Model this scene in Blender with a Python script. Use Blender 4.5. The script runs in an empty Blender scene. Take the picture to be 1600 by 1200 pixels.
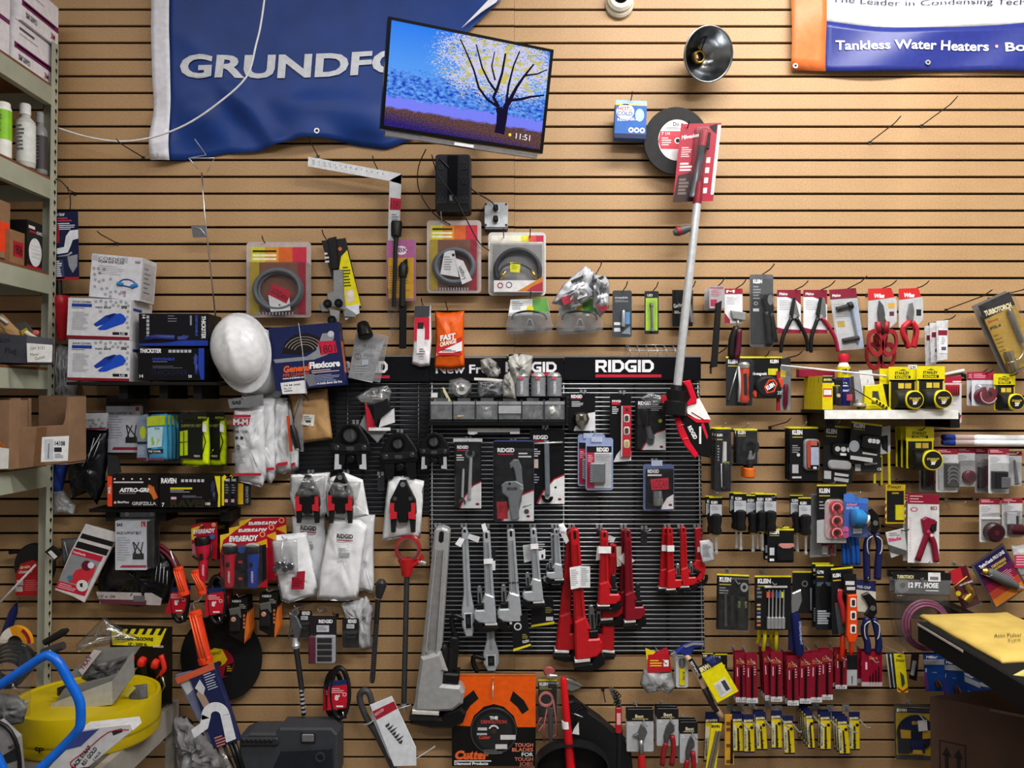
import bpy,math,random
from mathutils import Vector,Matrix,noise
random.seed(7)
sc=bpy.context.scene
COL=sc.collection
# ---------------------------------------------------------------- camera
F=1200.0;D=3.45;ZC=2.0;TH=math.radians(1.2)
CT,ST=math.cos(TH),math.sin(TH)
cam=bpy.data.objects.new('camera',bpy.data.cameras.new('camera'))
cam.data.sensor_width=36.0;cam.data.lens=36.0*F/1600.0
cam.data.clip_start=0.02
cam.location=(0,-D,ZC);cam.rotation_euler=(math.pi/2+TH,0,0)
COL.objects.link(cam);sc.camera=cam
# ---------------------------------------------------------------- world, lights, exposure
w=bpy.data.worlds.new('store_ambient');sc.world=w;w.use_nodes=True
w.node_tree.nodes['Background'].inputs[0].default_value=(0.80,0.88,1.0,1)
w.node_tree.nodes['Background'].inputs[1].default_value=0.07
vs=sc.view_settings
vs.view_transform='Standard';vs.look='None';vs.exposure=0.36;vs.gamma=1.0
vs.use_curve_mapping=False
FIX=[(1.5,-1.15,88),(-1.6,-1.35,9),(1.5,-3.3,120),(-1.5,-3.3,38),(0.0,-5.6,50)]
ZF=4.52
for i,(x,y,e) in enumerate(FIX):
 l=bpy.data.lights.new('fluorescent_light','AREA');l.shape='RECTANGLE'
 l.size=2.3;l.size_y=0.28;l.energy=e;l.color=(1.0,0.97,0.92)
 o=bpy.data.objects.new('fluorescent_light',l);o.location=(x,y,ZF-0.045);COL.objects.link(o)
 # ---------------------------------------------------------------- helpers
def P(px,py,d=0.0):
 u=(px-800)/F;v=(600-py)/F
 t=(D-d)/(CT-v*ST)
 return Vector((u*t,-d,ZC+t*(v*CT+ST)))
def K(d):return(D-d)/F
def lin(h):
 h=h.lstrip('#');c=[int(h[i:i+2],16)/255 for i in(0,2,4)]
 return tuple(min(.9,x/12.92 if x<=.04045 else((x+.055)/1.055)**2.4) for x in c)+(1,)
MC={}
def newmat(n):
 m=bpy.data.materials.new(n);m.use_nodes=True;return m,m.node_tree.nodes,m.node_tree.links
def see_through(n,col,fac,rough,diff):
 m,N,L=newmat(n);out=N['Material Output'];N.remove(N['Principled BSDF'])
 t=N.new('ShaderNodeBsdfTransparent');g=N.new('ShaderNodeBsdfGlossy');d=N.new('ShaderNodeBsdfDiffuse')
 g.inputs['Roughness'].default_value=rough;g.inputs['Color'].default_value=(1,1,1,1)
 d.inputs['Color'].default_value=lin(col);t.inputs['Color'].default_value=lin('#f4f4f6')
 a=N.new('ShaderNodeMixShader');b=N.new('ShaderNodeMixShader');a.inputs[0].default_value=diff
 nz=N.new('ShaderNodeTexNoise');nz.inputs['Scale'].default_value=30;tc=N.new('ShaderNodeTexCoord')
 mr=N.new('ShaderNodeMapRange');mr.inputs[1].default_value=.3;mr.inputs[2].default_value=.7
 mr.inputs[3].default_value=fac*.6;mr.inputs[4].default_value=min(1,fac*1.4)
 L.new(tc.outputs['Object'],nz.inputs['Vector']);L.new(nz.outputs['Fac'],mr.inputs[0])
 L.new(g.outputs[0],a.inputs[1]);L.new(d.outputs[0],a.inputs[2]);L.new(mr.outputs[0],b.inputs[0])
 L.new(t.outputs[0],b.inputs[1]);L.new(a.outputs[0],b.inputs[2]);L.new(b.outputs[0],out.inputs[0])
 return m
def M(s):
 if not isinstance(s,str):return s
 if s in MC:return MC[s]
 if s=='clear':m=see_through('clear_plastic','#c8ccd4',.05,.1,.35)
 elif s=='haze':m=see_through('cloudy_plastic','#c4c8ce',.22,.18,.6)
 elif s=='smoke':m=see_through('smoky_plastic','#50545c',.28,.15,.6)
 elif s=='pouch':m=see_through('milky_plastic','#dadde4',.72,.25,.85)
 else:
  p=s.split('|');m,N,L=newmat('surface_'+p[0].lstrip('#'));b=N['Principled BSDF']
  c=lin(p[0]);r=float(p[1]) if len(p)>1 and p[1] else .5;me=float(p[2]) if len(p)>2 and p[2] else 0
  b.inputs['Specular IOR Level'].default_value=.28;b.inputs['Roughness'].default_value=r;b.inputs['Metallic'].default_value=me
  sc_=float(p[3]) if len(p)>3 else 40;amt=float(p[4]) if len(p)>4 else .10
  tc=N.new('ShaderNodeTexCoord');nz=N.new('ShaderNodeTexNoise')
  nz.inputs['Scale'].default_value=sc_;nz.inputs['Detail'].default_value=3
  rp=N.new('ShaderNodeValToRGB');rp.color_ramp.elements[0].position=.3;rp.color_ramp.elements[1].position=.7
  rp.color_ramp.elements[0].color=tuple(x*(1-amt) for x in c[:3])+(1,)
  rp.color_ramp.elements[1].color=tuple(min(.95,x*(1+amt)) for x in c[:3])+(1,)
  L.new(tc.outputs['Object'],nz.inputs['Vector']);L.new(nz.outputs['Fac'],rp.inputs[0])
  L.new(rp.outputs[0],b.inputs['Base Color'])
 MC[s]=m;return m
STEEL='#b2b5ba|.3|.6';CHROME='#d8dade|.2|.7';DSTEEL='#4a4b50|.35|1';BRASS='#c8a24a|.3|1';ALU='#b4b9c0|.38|.75'
W='#e4e5ea';BK='#0d0d10';RD='#c0142a';NV='#141d48';YL='#eadb00';GY='#8a8c92';DG='#2a2b30'
def mesh(name,V,Fc,mat,smooth=False):
 me=bpy.data.meshes.new(name);me.from_pydata([tuple(v) for v in V],[],Fc)
 me.materials.append(M(mat))
 if smooth:
  for p in me.polygons:p.use_smooth=True
 me.update();return me
def link(name,me,parent=None,loc=None):
 o=bpy.data.objects.new(name,me);COL.objects.link(o)
 if parent:o.parent=parent
 if loc is not None:o.location=loc
 return o
TXC={}
def glyphs(s,bold):
 k=(s,bold)
 if k in TXC:return TXC[k]
 c=bpy.data.curves.new('t','FONT');c.body=s;c.offset=bold;c.resolution_u=3;c.fill_mode='FRONT'
 o=bpy.data.objects.new('t',c)
 me=bpy.data.meshes.new_from_object(o)
 V=[(v.co.x,v.co.y) for v in me.vertices];Fc=[tuple(p.vertices) for p in me.polygons]
 bpy.data.objects.remove(o);bpy.data.curves.remove(c);bpy.data.meshes.remove(me)
 x0=min((v[0] for v in V),default=0);x1=max((v[0] for v in V),default=1)
 V=[((v[0]-x0),v[1]) for v in V]
 TXC[k]=(V,Fc,x1-x0);return TXC[k]
PRINTED=('lettering','fine_print','barcode','hexagon_print','pictogram','maker_mark','red_rule','handwriting','bar_print')
class T:
 """one thing: an Empty at its base; parts traced at its own distance d (m) from the wall.
    fr: (x0,y0,x1,y1) -> photo pixels; pc=1 -> percent coordinates inside the frame (6 numbers = tilted)"""
 def __init__(s,name,label,cat,d,fr,group=None,pc=0):
  s.d=d;s.pc=pc
  if len(fr)==4:x0,y0,x1,y1=fr;s.f=(x0,y0,x1,y0,x0,y1)
  else:s.f=fr
  f=s.f
  bx=(f[2]+f[4])/2;by=f[5]+(f[3]-f[1])/2
  s.org=P(bx,by,d)
  o=bpy.data.objects.new(name,None);o.empty_display_size=.02;o.location=s.org;COL.objects.link(o)
  o['label']=label;o['category']=cat
  if group:o['group']=group
  s.o=o;s.kids=[];s.sub={}
 def m(s,x,y):
  if not s.pc:return x,y
  f=s.f;u=x/100;v=y/100
  return f[0]+u*(f[2]-f[0])+v*(f[4]-f[0]),f[1]+u*(f[3]-f[1])+v*(f[5]-f[1])
 def W(s,x,y,z=0,raw=False):
  if not raw:x,y=s.m(x,y)
  p=P(x,y,s.d)-s.org;p.y-=z/1000;return p
 def add(s,name,V,Fc,mat,par=None,smooth=False):
  if not par and s.kids and name in PRINTED:par=s.kids[0]
  o=link(name,mesh(name,V,Fc,mat,smooth),par or s.o)
  (s.sub.setdefault(par.name,[]) if par else s.kids).append(o);return o
 def pts(s,pts):
  if pts and not isinstance(pts[0],(tuple,list)):pts=list(zip(pts[::2],pts[1::2]))
  q=[s.m(*p) for p in pts]
  a=sum(q[i-1][0]*q[i][1]-q[i][0]*q[i-1][1] for i in range(len(q)))
  return q if a<0 else q[::-1]
 def poly(s,name,pts,z0,z1,mat,bev=0,par=None):
  q=s.pts(pts);n=len(q);k=K(s.d)*1000
  rings=[(q,z0)]
  if bev:
   r=[]
   for i in range(n):
    a,b,c=q[i-1],q[i],q[(i+1)%n]
    e1=(b[0]-a[0],b[1]-a[1]);e2=(c[0]-b[0],c[1]-b[1])
    l1=math.hypot(*e1) or 1;l2=math.hypot(*e2) or 1
    nx=e1[1]/l1+e2[1]/l2;ny=-e1[0]/l1-e2[0]/l2
    l=math.hypot(nx,ny) or 1;f=min(1.6,2/l) if l else 1
    r.append((b[0]+nx/l*bev*f,b[1]+ny/l*bev*f))
   h=min(bev*k,(z1-z0)*.7)
   rings+=[(q,z1-h),(r,z1)]
  else:rings.append((q,z1))
  V=[];Fc=[]
  for R,z in rings:V+=[s.W(x,y,z,True) for x,y in R]
  for j in range(len(rings)-1):
   for i in range(n):
    a=j*n+i;b=j*n+(i+1)%n;Fc.append((a,a+n,b+n,b))
  Fc.append(tuple(range(n)));m_=len(V);Fc.append(tuple(range(m_-1,m_-n-1,-1)))
  return s.add(name,V,Fc,mat,par)
 def box(s,name,x0,y0,x1,y1,z0,z1,mat,bev=0,par=None):
  return s.poly(name,[(x0,y0),(x1,y0),(x1,y1),(x0,y1)],z0,z1,mat,bev,par)
 def rb(s,name,x0,y0,x1,y1,r,z0,z1,mat,bev=0,par=None):
  p=[]
  rx=r;ry=r*(abs(x1-x0) and 1)
  if s.pc:
   f=s.f;wpx=math.hypot(f[2]-f[0],f[3]-f[1]);hpx=math.hypot(f[4]-f[0],f[5]-f[1])
   rx=r/wpx*100;ry=r/hpx*100
  for cx,cy,a in((x1-rx,y0+ry,-90),(x1-rx,y1-ry,0),(x0+rx,y1-ry,90),(x0+rx,y0+ry,180)):
   for i in range(4):
    t=math.radians(a+i*30);p.append((cx+rx*math.cos(t),cy+ry*math.sin(t)))
  return s.poly(name,p,z0,z1,mat,bev,par)
 def disc(s,name,cx,cy,r,z0,z1,mat,bev=0,ry=None,par=None,n=28):
  x,y=s.m(cx,cy);ry=ry or r;pc=s.pc;s.pc=0
  o=s.poly(name,[(x+r*math.cos(6.2832*i/n),y+ry*math.sin(6.2832*i/n)) for i in range(n)],z0,z1,mat,bev,par)
  s.pc=pc;return o
 def ring(s,name,cx,cy,r0,r1,z0,z1,mat,a0=0,a1=360,par=None,n=32,ry=1,rot=0):
  x,y=s.m(cx,cy);V=[];Fc=[];full=abs(a1-a0)>=360
  cr,sr=math.cos(math.radians(rot)),math.sin(math.radians(rot))
  for i in range(n+(0 if full else 1)):
   t=math.radians(a0+(a1-a0)*i/n)
   for r,z in((r0,z0),(r0,z1),(r1,z1),(r1,z0)):
    ax,ay=r*math.cos(t),ry*r*math.sin(t)
    V.append(s.W(x+ax*cr-ay*sr,y+ax*sr+ay*cr,z,True))
  N=len(V)
  for i in range(n):
   for j in range(4):
    a=i*4+j;b=i*4+(j+1)%4;Fc.append((a%N,b%N,(b+4)%N,(a+4)%N))
  if not full:Fc+=[(0,1,2,3),(N-1,N-2,N-3,N-4)]
  return s.add(name,V,Fc,mat,par)
 def tube(s,name,pts,r,mat,par=None,n=8,closed=False,sub=0,taper=None):
  q=[s.W(p[0],p[1],p[2] if len(p)>2 else 0) for p in pts]
  if sub:
   out=[];N=len(q)
   for i in range(N if closed else N-1):
    g=lambda j:q[j%N] if closed else q[max(0,min(N-1,j))]
    a,b,c,e=g(i-1),g(i),g(i+1),g(i+2)
    for k in range(sub):
     t=k/sub
     out.append(.5*((2*b)+(c-a)*t+(2*a-5*b+4*c-e)*t*t+(3*b-a-3*c+e)*t**3))
   if not closed:out.append(q[-1])
   q=out
  N=len(q);V=[];Fc=[];rr=r*K(s.d);up=Vector((.3,.5,.81)).normalized()
  for i in range(N):
   a=q[i-1] if(i or closed) else q[0];b=q[(i+1)%N] if(i<N-1 or closed) else q[i]
   t=(b-a).normalized() if(b-a).length else Vector((0,0,1))
   e1=t.cross(up)
   if e1.length<1e-3:e1=t.cross(Vector((1,0,0)))
   e1.normalize();e2=t.cross(e1);up=e2.cross(t) if 0 else up
   f=1 if not taper else taper[0]+(taper[1]-taper[0])*i/max(1,N-1)
   for j in range(n):
    an=6.28318*j/n;V.append(q[i]+(e1*math.cos(an)+e2*math.sin(an))*rr*f)
  for i in range(N if closed else N-1):
   for j in range(n):
    a=i*n+j;b=i*n+(j+1)%n;c=((i+1)%N)*n
    Fc.append((a,b,c+(j+1)%n,c+j))
  if not closed:Fc+=[tuple(range(n))[::-1],tuple(range((N-1)*n,N*n))]
  return s.add(name,V,Fc,mat,par,True)
 def rev(s,name,x0,y0,x1,y1,prof,mat,z=0,par=None,n=16,smooth=True,zz=0):
  a=s.W(x0,y0,z);b=s.W(x1,y1,z+zz);ax=(b-a);t=ax.normalized();k=K(s.d)
  e1=t.cross(Vector((0,1,0)))
  if e1.length<1e-3:e1=Vector((1,0,0))
  e1.normalize();e2=t.cross(e1)
  V=[];Fc=[]
  for u,r in prof:
   for j in range(n):
    an=6.28318*j/n;V.append(a+ax*u+(e1*math.cos(an)+e2*math.sin(an))*r*k)
  for i in range(len(prof)-1):
   for j in range(n):
    p=i*n+j;q=i*n+(j+1)%n;Fc.append((p,q,q+n,p+n))
  Fc+=[tuple(range(n))[::-1],tuple(range(len(V)-n,len(V)))]
  o=s.add(name,V,Fc,mat,par,False)
  if smooth:
   for p in o.data.polygons:p.use_smooth=len(p.vertices)==4
   try:o.data.set_sharp_from_angle(angle=.7)
   except Exception:pass
  return o
 def text(s,t,x,y,h,mat,z,w=None,rot=0,bold=.02,par=None,name='lettering',ctr=False,curve=0,skew=0):
  V,Fc,wd=glyphs(t,bold);sy=h/.7;sx=sy if not w else w/wd
  bx,by=s.m(x,y);qx,qy=s.m(x+1,y);l=math.hypot(qx-bx,qy-by)
  ex=((qx-bx)/l,(qy-by)/l);c,n_=math.cos(math.radians(rot)),math.sin(math.radians(rot))
  ex=(ex[0]*c-ex[1]*n_,ex[0]*n_+ex[1]*c);ey=(ex[1],-ex[0])
  o=-wd*sx/2 if ctr else 0;Q=[]
  for a,b in V:
   X=o+a*sx+skew*b*sy;Y=b*sy+curve*math.sin(a/max(wd,.01)*3.14)
   Q.append(s.W(bx+ex[0]*X+ey[0]*Y,by+ex[1]*X+ey[1]*Y,z,True))
  return s.add(name,Q,Fc,mat,par)
 def lines(s,x,y,wd,h,n,mat,z,par=None,th=.45,seed=1,name='fine_print'):
  R=random.Random(seed);V=[];Fc=[]
  for i in range(n):
   yy=y+h*i/n;e=wd*R.uniform(.6,1.0)
   b=len(V)
   for X,Y in((x,yy),(x+e,yy),(x+e,yy+h/n*th),(x,yy+h/n*th)):V.append(s.W(X,Y,z))
   Fc.append((b,b+1,b+2,b+3))
  return s.add(name,V,Fc,mat,par)
 def bag(s,name,pts,z0,bulge,mat,par=None,wr=.35,rings=7,seed=0,per=6):
  q=s.pts(pts);out=[]
  for i in range(len(q)):
   a,b=q[i],q[(i+1)%len(q)]
   out+=[(a[0]+(b[0]-a[0])*k/per,a[1]+(b[1]-a[1])*k/per) for k in range(per)]
  n=len(out);cx=sum(p[0] for p in out)/n;cy=sum(p[1] for p in out)/n
  V=[];Fc=[]
  for j in range(rings):
   f=1-j/rings;hh=bulge*(1-f**3)
   for x,y in out:
    X=cx+(x-cx)*f;Y=cy+(y-cy)*f
    nz=noise.noise(Vector((X*.11+seed,Y*.06,seed)))+.5*noise.noise(Vector((X*.3,Y*.22,seed+5)))
    V.append(s.W(X,Y,z0+hh*(1+wr*nz)+wr*bulge*.35*nz,True))
  V.append(s.W(cx,cy,z0+bulge,True))
  for j in range(rings-1):
   for i in range(n):
    a=j*n+i;b=j*n+(i+1)%n;Fc.append((a,a+n,b+n,b))
  l=(rings-1)*n
  for i in range(n):Fc.append((l+i,len(V)-1,l+(i+1)%n))
  Fc.append(tuple(range(n)))
  return s.add(name,V,Fc,mat,par,True)
 def blister(s,x0,y0,x1,y1,z0,z1,mat='clear',name='blister',bev=2,par=None,r=3):
  return s.rb(name,x0,y0,x1,y1,r,z0,z1,mat,bev,par)
 def dup(s,back,label,group=None,dx=0,dy=0,only=None,dr=0):
  def cp(o,p):
   c=o.copy();COL.objects.link(c);c.parent=p
   for ch in KIDS.get(o.name,()):cp(ch,c)
   return c
  KIDS={s.o.name:s.kids}
  for o in s.kids:
   if s.sub.get(o.name):KIDS[o.name]=s.sub[o.name]
  r=s.o.copy();COL.objects.link(r);k=K(s.d)
  for ch in KIDS.get(s.o.name,()):
   if only is None or ch.name.split('.')[0] in only:cp(ch,r)
  r.location=s.org+Vector((dx*k,back/1000,-dy*k));r.rotation_euler.y=math.radians(dr)
  r['label']=label
  if group:r['group']=group
  return r
ORD=('first','second','third','last')
def hook(what,x,y,d,L=None,dark=False,up=.02,side=0.0,tip=.012,r=.0025,pl=1):
 """single-prong slatwall hook: clip plate on the slat, wire out to L metres"""
 L=L or d+.045;w0=P(x,y,d);w0.y=0
 o=bpy.data.objects.new('peg_hook',None);o.empty_display_size=.02;o.location=w0;COL.objects.link(o)
 o['label']='metal peg hook '+what;o['category']='hook'
 mt=DSTEEL if dark else STEEL
 V=[];Fc=[]
 for y0,y1,a,b,e in((-.003,.0,-.007*pl,.007*pl,.010*pl),):
  for X in(a,b):
   for Z in(-e,.004):
    for Y in(y0,y1):V.append((X,Y,Z))
 Fc=[(0,1,3,2),(4,6,7,5),(0,4,5,1),(2,3,7,6),(0,2,6,4),(1,5,7,3)]
 link('backplate',mesh('backplate',V,Fc,mt),o)
 q=[Vector((0,-.003,0)),Vector((side*.8,-L*.82,up*.8)),Vector((side*.92,-L*.94,up+.3*tip)),Vector((side,-L,up+tip))]
 V=[];n=6
 for i,c in enumerate(q):
  for j in range(n):
   an=6.2832*j/n;V.append(c+Vector((math.cos(an)*r,0,math.sin(an)*r)))
 Fc=[(i*n+j,i*n+(j+1)%n,(i+1)*n+(j+1)%n,(i+1)*n+j) for i in range(3) for j in range(n)]
 Fc.append(tuple(range(3*n,4*n)))
 link('wire',mesh('wire',V,Fc,mt,True),o)
 return o
def wbox(name,x0,x1,y0,y1,z0,z1,mat,parent=None,org=Vector((0,0,0))):
 V=[Vector((x,y,z))-org for x in(x0,x1) for y in(y0,y1) for z in(z0,z1)]
 Fc=[(0,1,3,2),(4,6,7,5),(0,4,5,1),(2,3,7,6),(0,2,6,4),(1,5,7,3)]
 return link(name,mesh(name,V,Fc,mat),parent)
def lines_in(*a):pass
# ================================================================ the setting
WX0,WX1=-3.1,3.1
zt=P(800,14.5).z;PIT=(zt-P(800,1183).z)/44
XS=P(804,300).x
def wood():
 m,N,L=newmat('tan_laminate_slat');b=N['Principled BSDF'];tc=N.new('ShaderNodeTexCoord')
 a=N.new('ShaderNodeTexNoise');a.inputs['Scale'].default_value=160;a.inputs['Detail'].default_value=4
 c=N.new('ShaderNodeTexNoise');c.inputs['Scale'].default_value=3.2;c.inputs['Detail'].default_value=5
 r=N.new('ShaderNodeValToRGB');e=r.color_ramp.elements
 e[0].position=.25;e[0].color=lin('#a07c54');e[1].position=.75;e[1].color=lin('#bd9b72')
 q=N.new('ShaderNodeMix');q.data_type='RGBA';q.blend_type='MULTIPLY';q.inputs[0].default_value=.35
 r2=N.new('ShaderNodeValToRGB');r2.color_ramp.elements[0].color=(.66,.6,.55,1);r2.color_ramp.elements[0].position=.3
 r2.color_ramp.elements[1].position=.62
 L.new(tc.outputs['Object'],a.inputs[0]);L.new(tc.outputs['Object'],c.inputs[0])
 L.new(a.outputs['Fac'],r.inputs[0]);L.new(c.outputs['Fac'],r2.inputs[0])
 L.new(r.outputs[0],q.inputs[6]);L.new(r2.outputs[0],q.inputs[7]);L.new(q.outputs[2],b.inputs['Base Color'])
 b.inputs['Roughness'].default_value=.55
 bp=N.new('ShaderNodeBump');bp.inputs['Strength'].default_value=.12;bp.inputs['Distance'].default_value=.002
 L.new(a.outputs['Fac'],bp.inputs['Height']);L.new(bp.outputs[0],b.inputs['Normal'])
 return m
WOOD=wood()
wall=wbox('wall_back',WX0,WX1,.0135,.06,0,4.6,'#070403|.9');wall['kind']='structure'
def plank(x0,x1):
 h=PIT-.0105;c=.0012;t=.013
 pr=[(0,0+t,c),(1,0,c)]
 sec=[(t,0),(c,0),(0,c),(0,h-c),(c,h),(t,h)]
 V=[(x,y,z) for x in(x0,x1) for y,z in sec];n=6
 Fc=[(i,(i+1)%n,n+(i+1)%n,n+i) for i in range(n)]+[tuple(range(n))[::-1],tuple(range(n,2*n))]
 return mesh('plank',V,Fc,WOOD)
pl,pr_=plank(WX0,XS-.0006),plank(XS+.0006,WX1)
k=-9
while True:
 z=zt-(k+1)*PIT+.0045;k+=1
 if z<.02:break
 if z>4.5:continue
 link('plank',pl,wall,(0,0,z));link('plank',pr_,wall,(0,0,z-.0012))
fl=wbox('floor',-4,4,-8,.06,-.05,0,'#6d6a66|.5|0|2|.2');fl['kind']='structure'
ce=wbox('ceiling',-4,4,-8,.06,4.6,4.65,'#d8d6d0|.8');ce['kind']='structure'
for nm,a,b in(('wall_left',-4.05,-4),('wall_right',4,4.05)):
 q=wbox(nm,a,b,-8,.06,0,4.6,'#b9b4aa|.8');q['kind']='structure'
for i,(x,y,e) in enumerate(FIX):
 o=bpy.data.objects.new('ceiling_light',None);o.location=(x,y,ZF);COL.objects.link(o)
 o['label']='white fluorescent ceiling fixture above the '+['right part of the slat wall','left part of the slat wall','right side of the aisle','left side of the aisle','back of the aisle'][i]
 o['category']='light';o['group']='ceiling fixtures'
 wbox('housing',-1.2,1.2,-.16,.16,0,.08,'#e8e8e4|.4',o)
 for s in(-1,1):wbox('end_cap',s*1.2-.01,s*1.2+.01,-.16,.16,-.04,.08,'#d0d0cc',o)
 # ================================================================ flag, cable, TV
def fold(px,py):
 g=.25+.75*min(1,max(0,abs(py-104)-20)/40)
 a=.022+g*.024*math.sin((px-240)*.026+py*.035)*min(1,py/220)+.012*math.sin(px*.05-py*.045)*min(1,max(0,py-120)/90)
 return max(.007,a+g*.045*math.exp(-((px-480)/45)**2-((py-160)/30)**2)+g*.035*math.exp(-((px-330-(py-100)*.8)/22)**2)*min(1,max(0,py-40)/60))
def flag_bottom(px):
 pts=[(232,252),(263,251),(310,246),(350,238),(400,236),(440,226),(470,217),(510,217),(560,226),(600,231),(660,210),(720,60),(785,-4)]
 for(a,b),(c,d) in zip(pts,pts[1:]):
  if a<=px<=c:return b+(d-b)*(px-a)/(c-a)
 return pts[-1][1]
t=T('flag','blue pump company flag with a white hem behind the television','flag',.03,(235,0,780,250))
def cloth(nm,xa,xb,mat,nx,lift=0,dx=lambda v:0):
 V=[];Fc=[];ny=26
 for j in range(ny+1):
  for i in range(nx+1):
   px=xa+(xb-xa)*i/nx;yb=flag_bottom(px);py=-40+(yb+40)*j/ny
   p=P(px+dx(j/ny),py,.03)-t.org;p.y=-fold(px,max(0,py))-lift+.03;V.append(p)
 for j in range(ny):
  for i in range(nx):
   a=j*(nx+1)+i;Fc.append((a,a+nx+1,a+nx+2,a+1))
 o=t.add(nm,V,Fc,mat,None,True);md=o.modifiers.new('s','SOLIDIFY');md.thickness=.0015;return o
SATIN='#17377c|.4|0|6|.14'
cloth('cloth',262,785,SATIN,60,0,lambda v:0)
cloth('hem',235,263,'#d9d9e4|.6',4,.004,lambda v:3*v)
V,Fc,wd=glyphs('GRUNDFOS',.035)
Q=[]
for a,b in V:
 x=279+a/wd*395;y=121-b/.7*34;x+=(121-y)*.08
 y+=-2+4*math.sin((x-280)/300*3.1)-(x-280)*.018
 p=P(x,y,.03)-t.org;p.y=-fold(x,y)-.006+.03;Q.append(p)
t.add('lettering',Q,Fc,'#c9ccd6|.6')
for x,y in((247,244),(497,207)):
 dd=(fold(x,y)-.03)*1000+2
 t.ring('grommet',x,y,2.2,4.4,dd,dd+3,STEEL,n=16);t.disc('grommet_hole',x,y,2.2,dd,dd+1,BK,n=12)
t.poly('folded_edge',[(722,48),(768,0),(782,-6),(776,8),(752,24)],25,28,'#cfcfd8|.6')
t=T('hanging_cable','white cable sagging in front of the blue flag','cable',.12,(86,0,415,222))
t.tube('cord',[(78,193,-40),(92,199,-30),(140,214,-10),(190,221,0),(240,214,0),(290,195,0),(340,162,0),(385,120,0),(400,70,0),(408,35,0),(417,-30,0)],1.5,'#dcdce0|.4',sub=5)
# television
def tvmat():
 m,N,L=newmat('lit_screen_picture');out=N['Material Output'];N.remove(N['Principled BSDF'])
 uv=N.new('ShaderNodeUVMap');sp=N.new('ShaderNodeSeparateXYZ');L.new(uv.outputs[0],sp.inputs[0])
 def mth(op,a,b=None,c=None):
  n=N.new('ShaderNodeMath');n.operation=op
  for i,v in enumerate((a,b,c)):
   if v is None:continue
   if isinstance(v,(int,float)):n.inputs[i].default_value=v
   else:L.new(v,n.inputs[i])
  return n.outputs[0]
 def nz(scale,det=4):
  n=N.new('ShaderNodeTexNoise');n.inputs['Scale'].default_value=scale;n.inputs['Detail'].default_value=det
  L.new(uv.outputs[0],n.inputs['Vector']);return n.outputs['Fac']
 def mix(f,a,b):
  n=N.new('ShaderNodeMix');n.data_type='RGBA';L.new(f,n.inputs[0])
  for i,v in((6,a),(7,b)):
   if isinstance(v,str):n.inputs[i].default_value=lin(v)
   else:L.new(v,n.inputs[i])
  return n.outputs[2]
 def step(v,e,s=.01):
  n=N.new('ShaderNodeMapRange');n.inputs[1].default_value=e-s;n.inputs[2].default_value=e+s
  L.new(v,n.inputs[0]);return n.outputs[0]
 X,Y=sp.outputs[0],sp.outputs[1]
 n20,n60,n120,n8=nz(20),nz(60,2),nz(130,2),nz(8)
 sky=mix(Y,'#74b6fa','#2f7ae6')
 trees=mix(step(nz(34,8),.5,.16),'#0630b4','#6aa8ff')
 yt=mth('ADD',mth('ADD',Y,mth('MULTIPLY',mth('SUBTRACT',n20,.5),.3)),mth('MULTIPLY',mth('SUBTRACT',n60,.5),.16))
 c=mix(step(yt,.53,.02),trees,sky)
 c=mix(step(mth('ADD',Y,mth('MULTIPLY',n20,.1)),.34,.01),mix(n120,'#5a6ae8','#8b8df6'),c)
 c=mix(step(mth('ADD',Y,mth('MULTIPLY',n20,.06)),.215,.012),mix(step(n120,.5,.15),'#241a24','#7a5650'),c)
 c=mix(step(mth('ADD',Y,mth('MULTIPLY',X,.12)),.11,.06),mix(step(n120,.5,.15),'#161038','#3a2c84'),c)
 # blossoms: cloud over the upper right
 dx=mth('DIVIDE',mth('SUBTRACT',X,.70),.46);dy=mth('DIVIDE',mth('SUBTRACT',Y,.78),.42)
 r=mth('ADD',mth('MULTIPLY',dx,dx),mth('MULTIPLY',dy,dy))
 cov=mth('ADD',mth('ADD',mth('MULTIPLY',n8,.7),mth('MULTIPLY',n60,1.0)),mth('MULTIPLY',r,-.40))
 bl=step(mth('ADD',cov,mth('MULTIPLY',mth('SUBTRACT',n120,.5),.9)),.64,.06)
 c=mix(bl,c,mix(step(n20,.54,.05),mix(n120,'#8a84c8','#ffffff'),mix(n120,'#8c7c10','#f2e670')))
 e=N.new('ShaderNodeEmission');e.inputs[1].default_value=.85;L.new(c,e.inputs[0])
 L.new(e.outputs[0],out.inputs[0]);return m
def emis(n,col,s):
 m,N,L=newmat(n);out=N['Material Output'];N.remove(N['Principled BSDF']);e=N.new('ShaderNodeEmission')
 e.inputs[0].default_value=lin(col);e.inputs[1].default_value=s;L.new(e.outputs[0],out.inputs[0]);return m
tl,tr,bl,br=P(602,25,.64),P(862,79,.42),P(598,203,.56),P(848,240,.34)
cn=(tl+tr+bl+br)/4;ux=((tr-tl)+(br-bl));wv=ux.length/2;ux.normalize()
vz=((tl-bl)+(tr-br));hv=vz.length/2;vz=(vz-ux*vz.dot(ux)).normalized();ny=vz.cross(ux)
tv=bpy.data.objects.new('television',None);COL.objects.link(tv)
tv.matrix_world=Matrix((ux,ny,vz)).transposed().to_4x4();tv.location=cn-vz*hv/2
tv['label']='flat screen television showing a blossoming tree and the time';tv['category']='television'
def tvbox(n,x0,x1,z0,z1,y0,y1,m,par=None):return wbox(n,x0*wv,x1*wv,y0,y1,z0*hv,z1*hv,m,par or tv)
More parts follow.
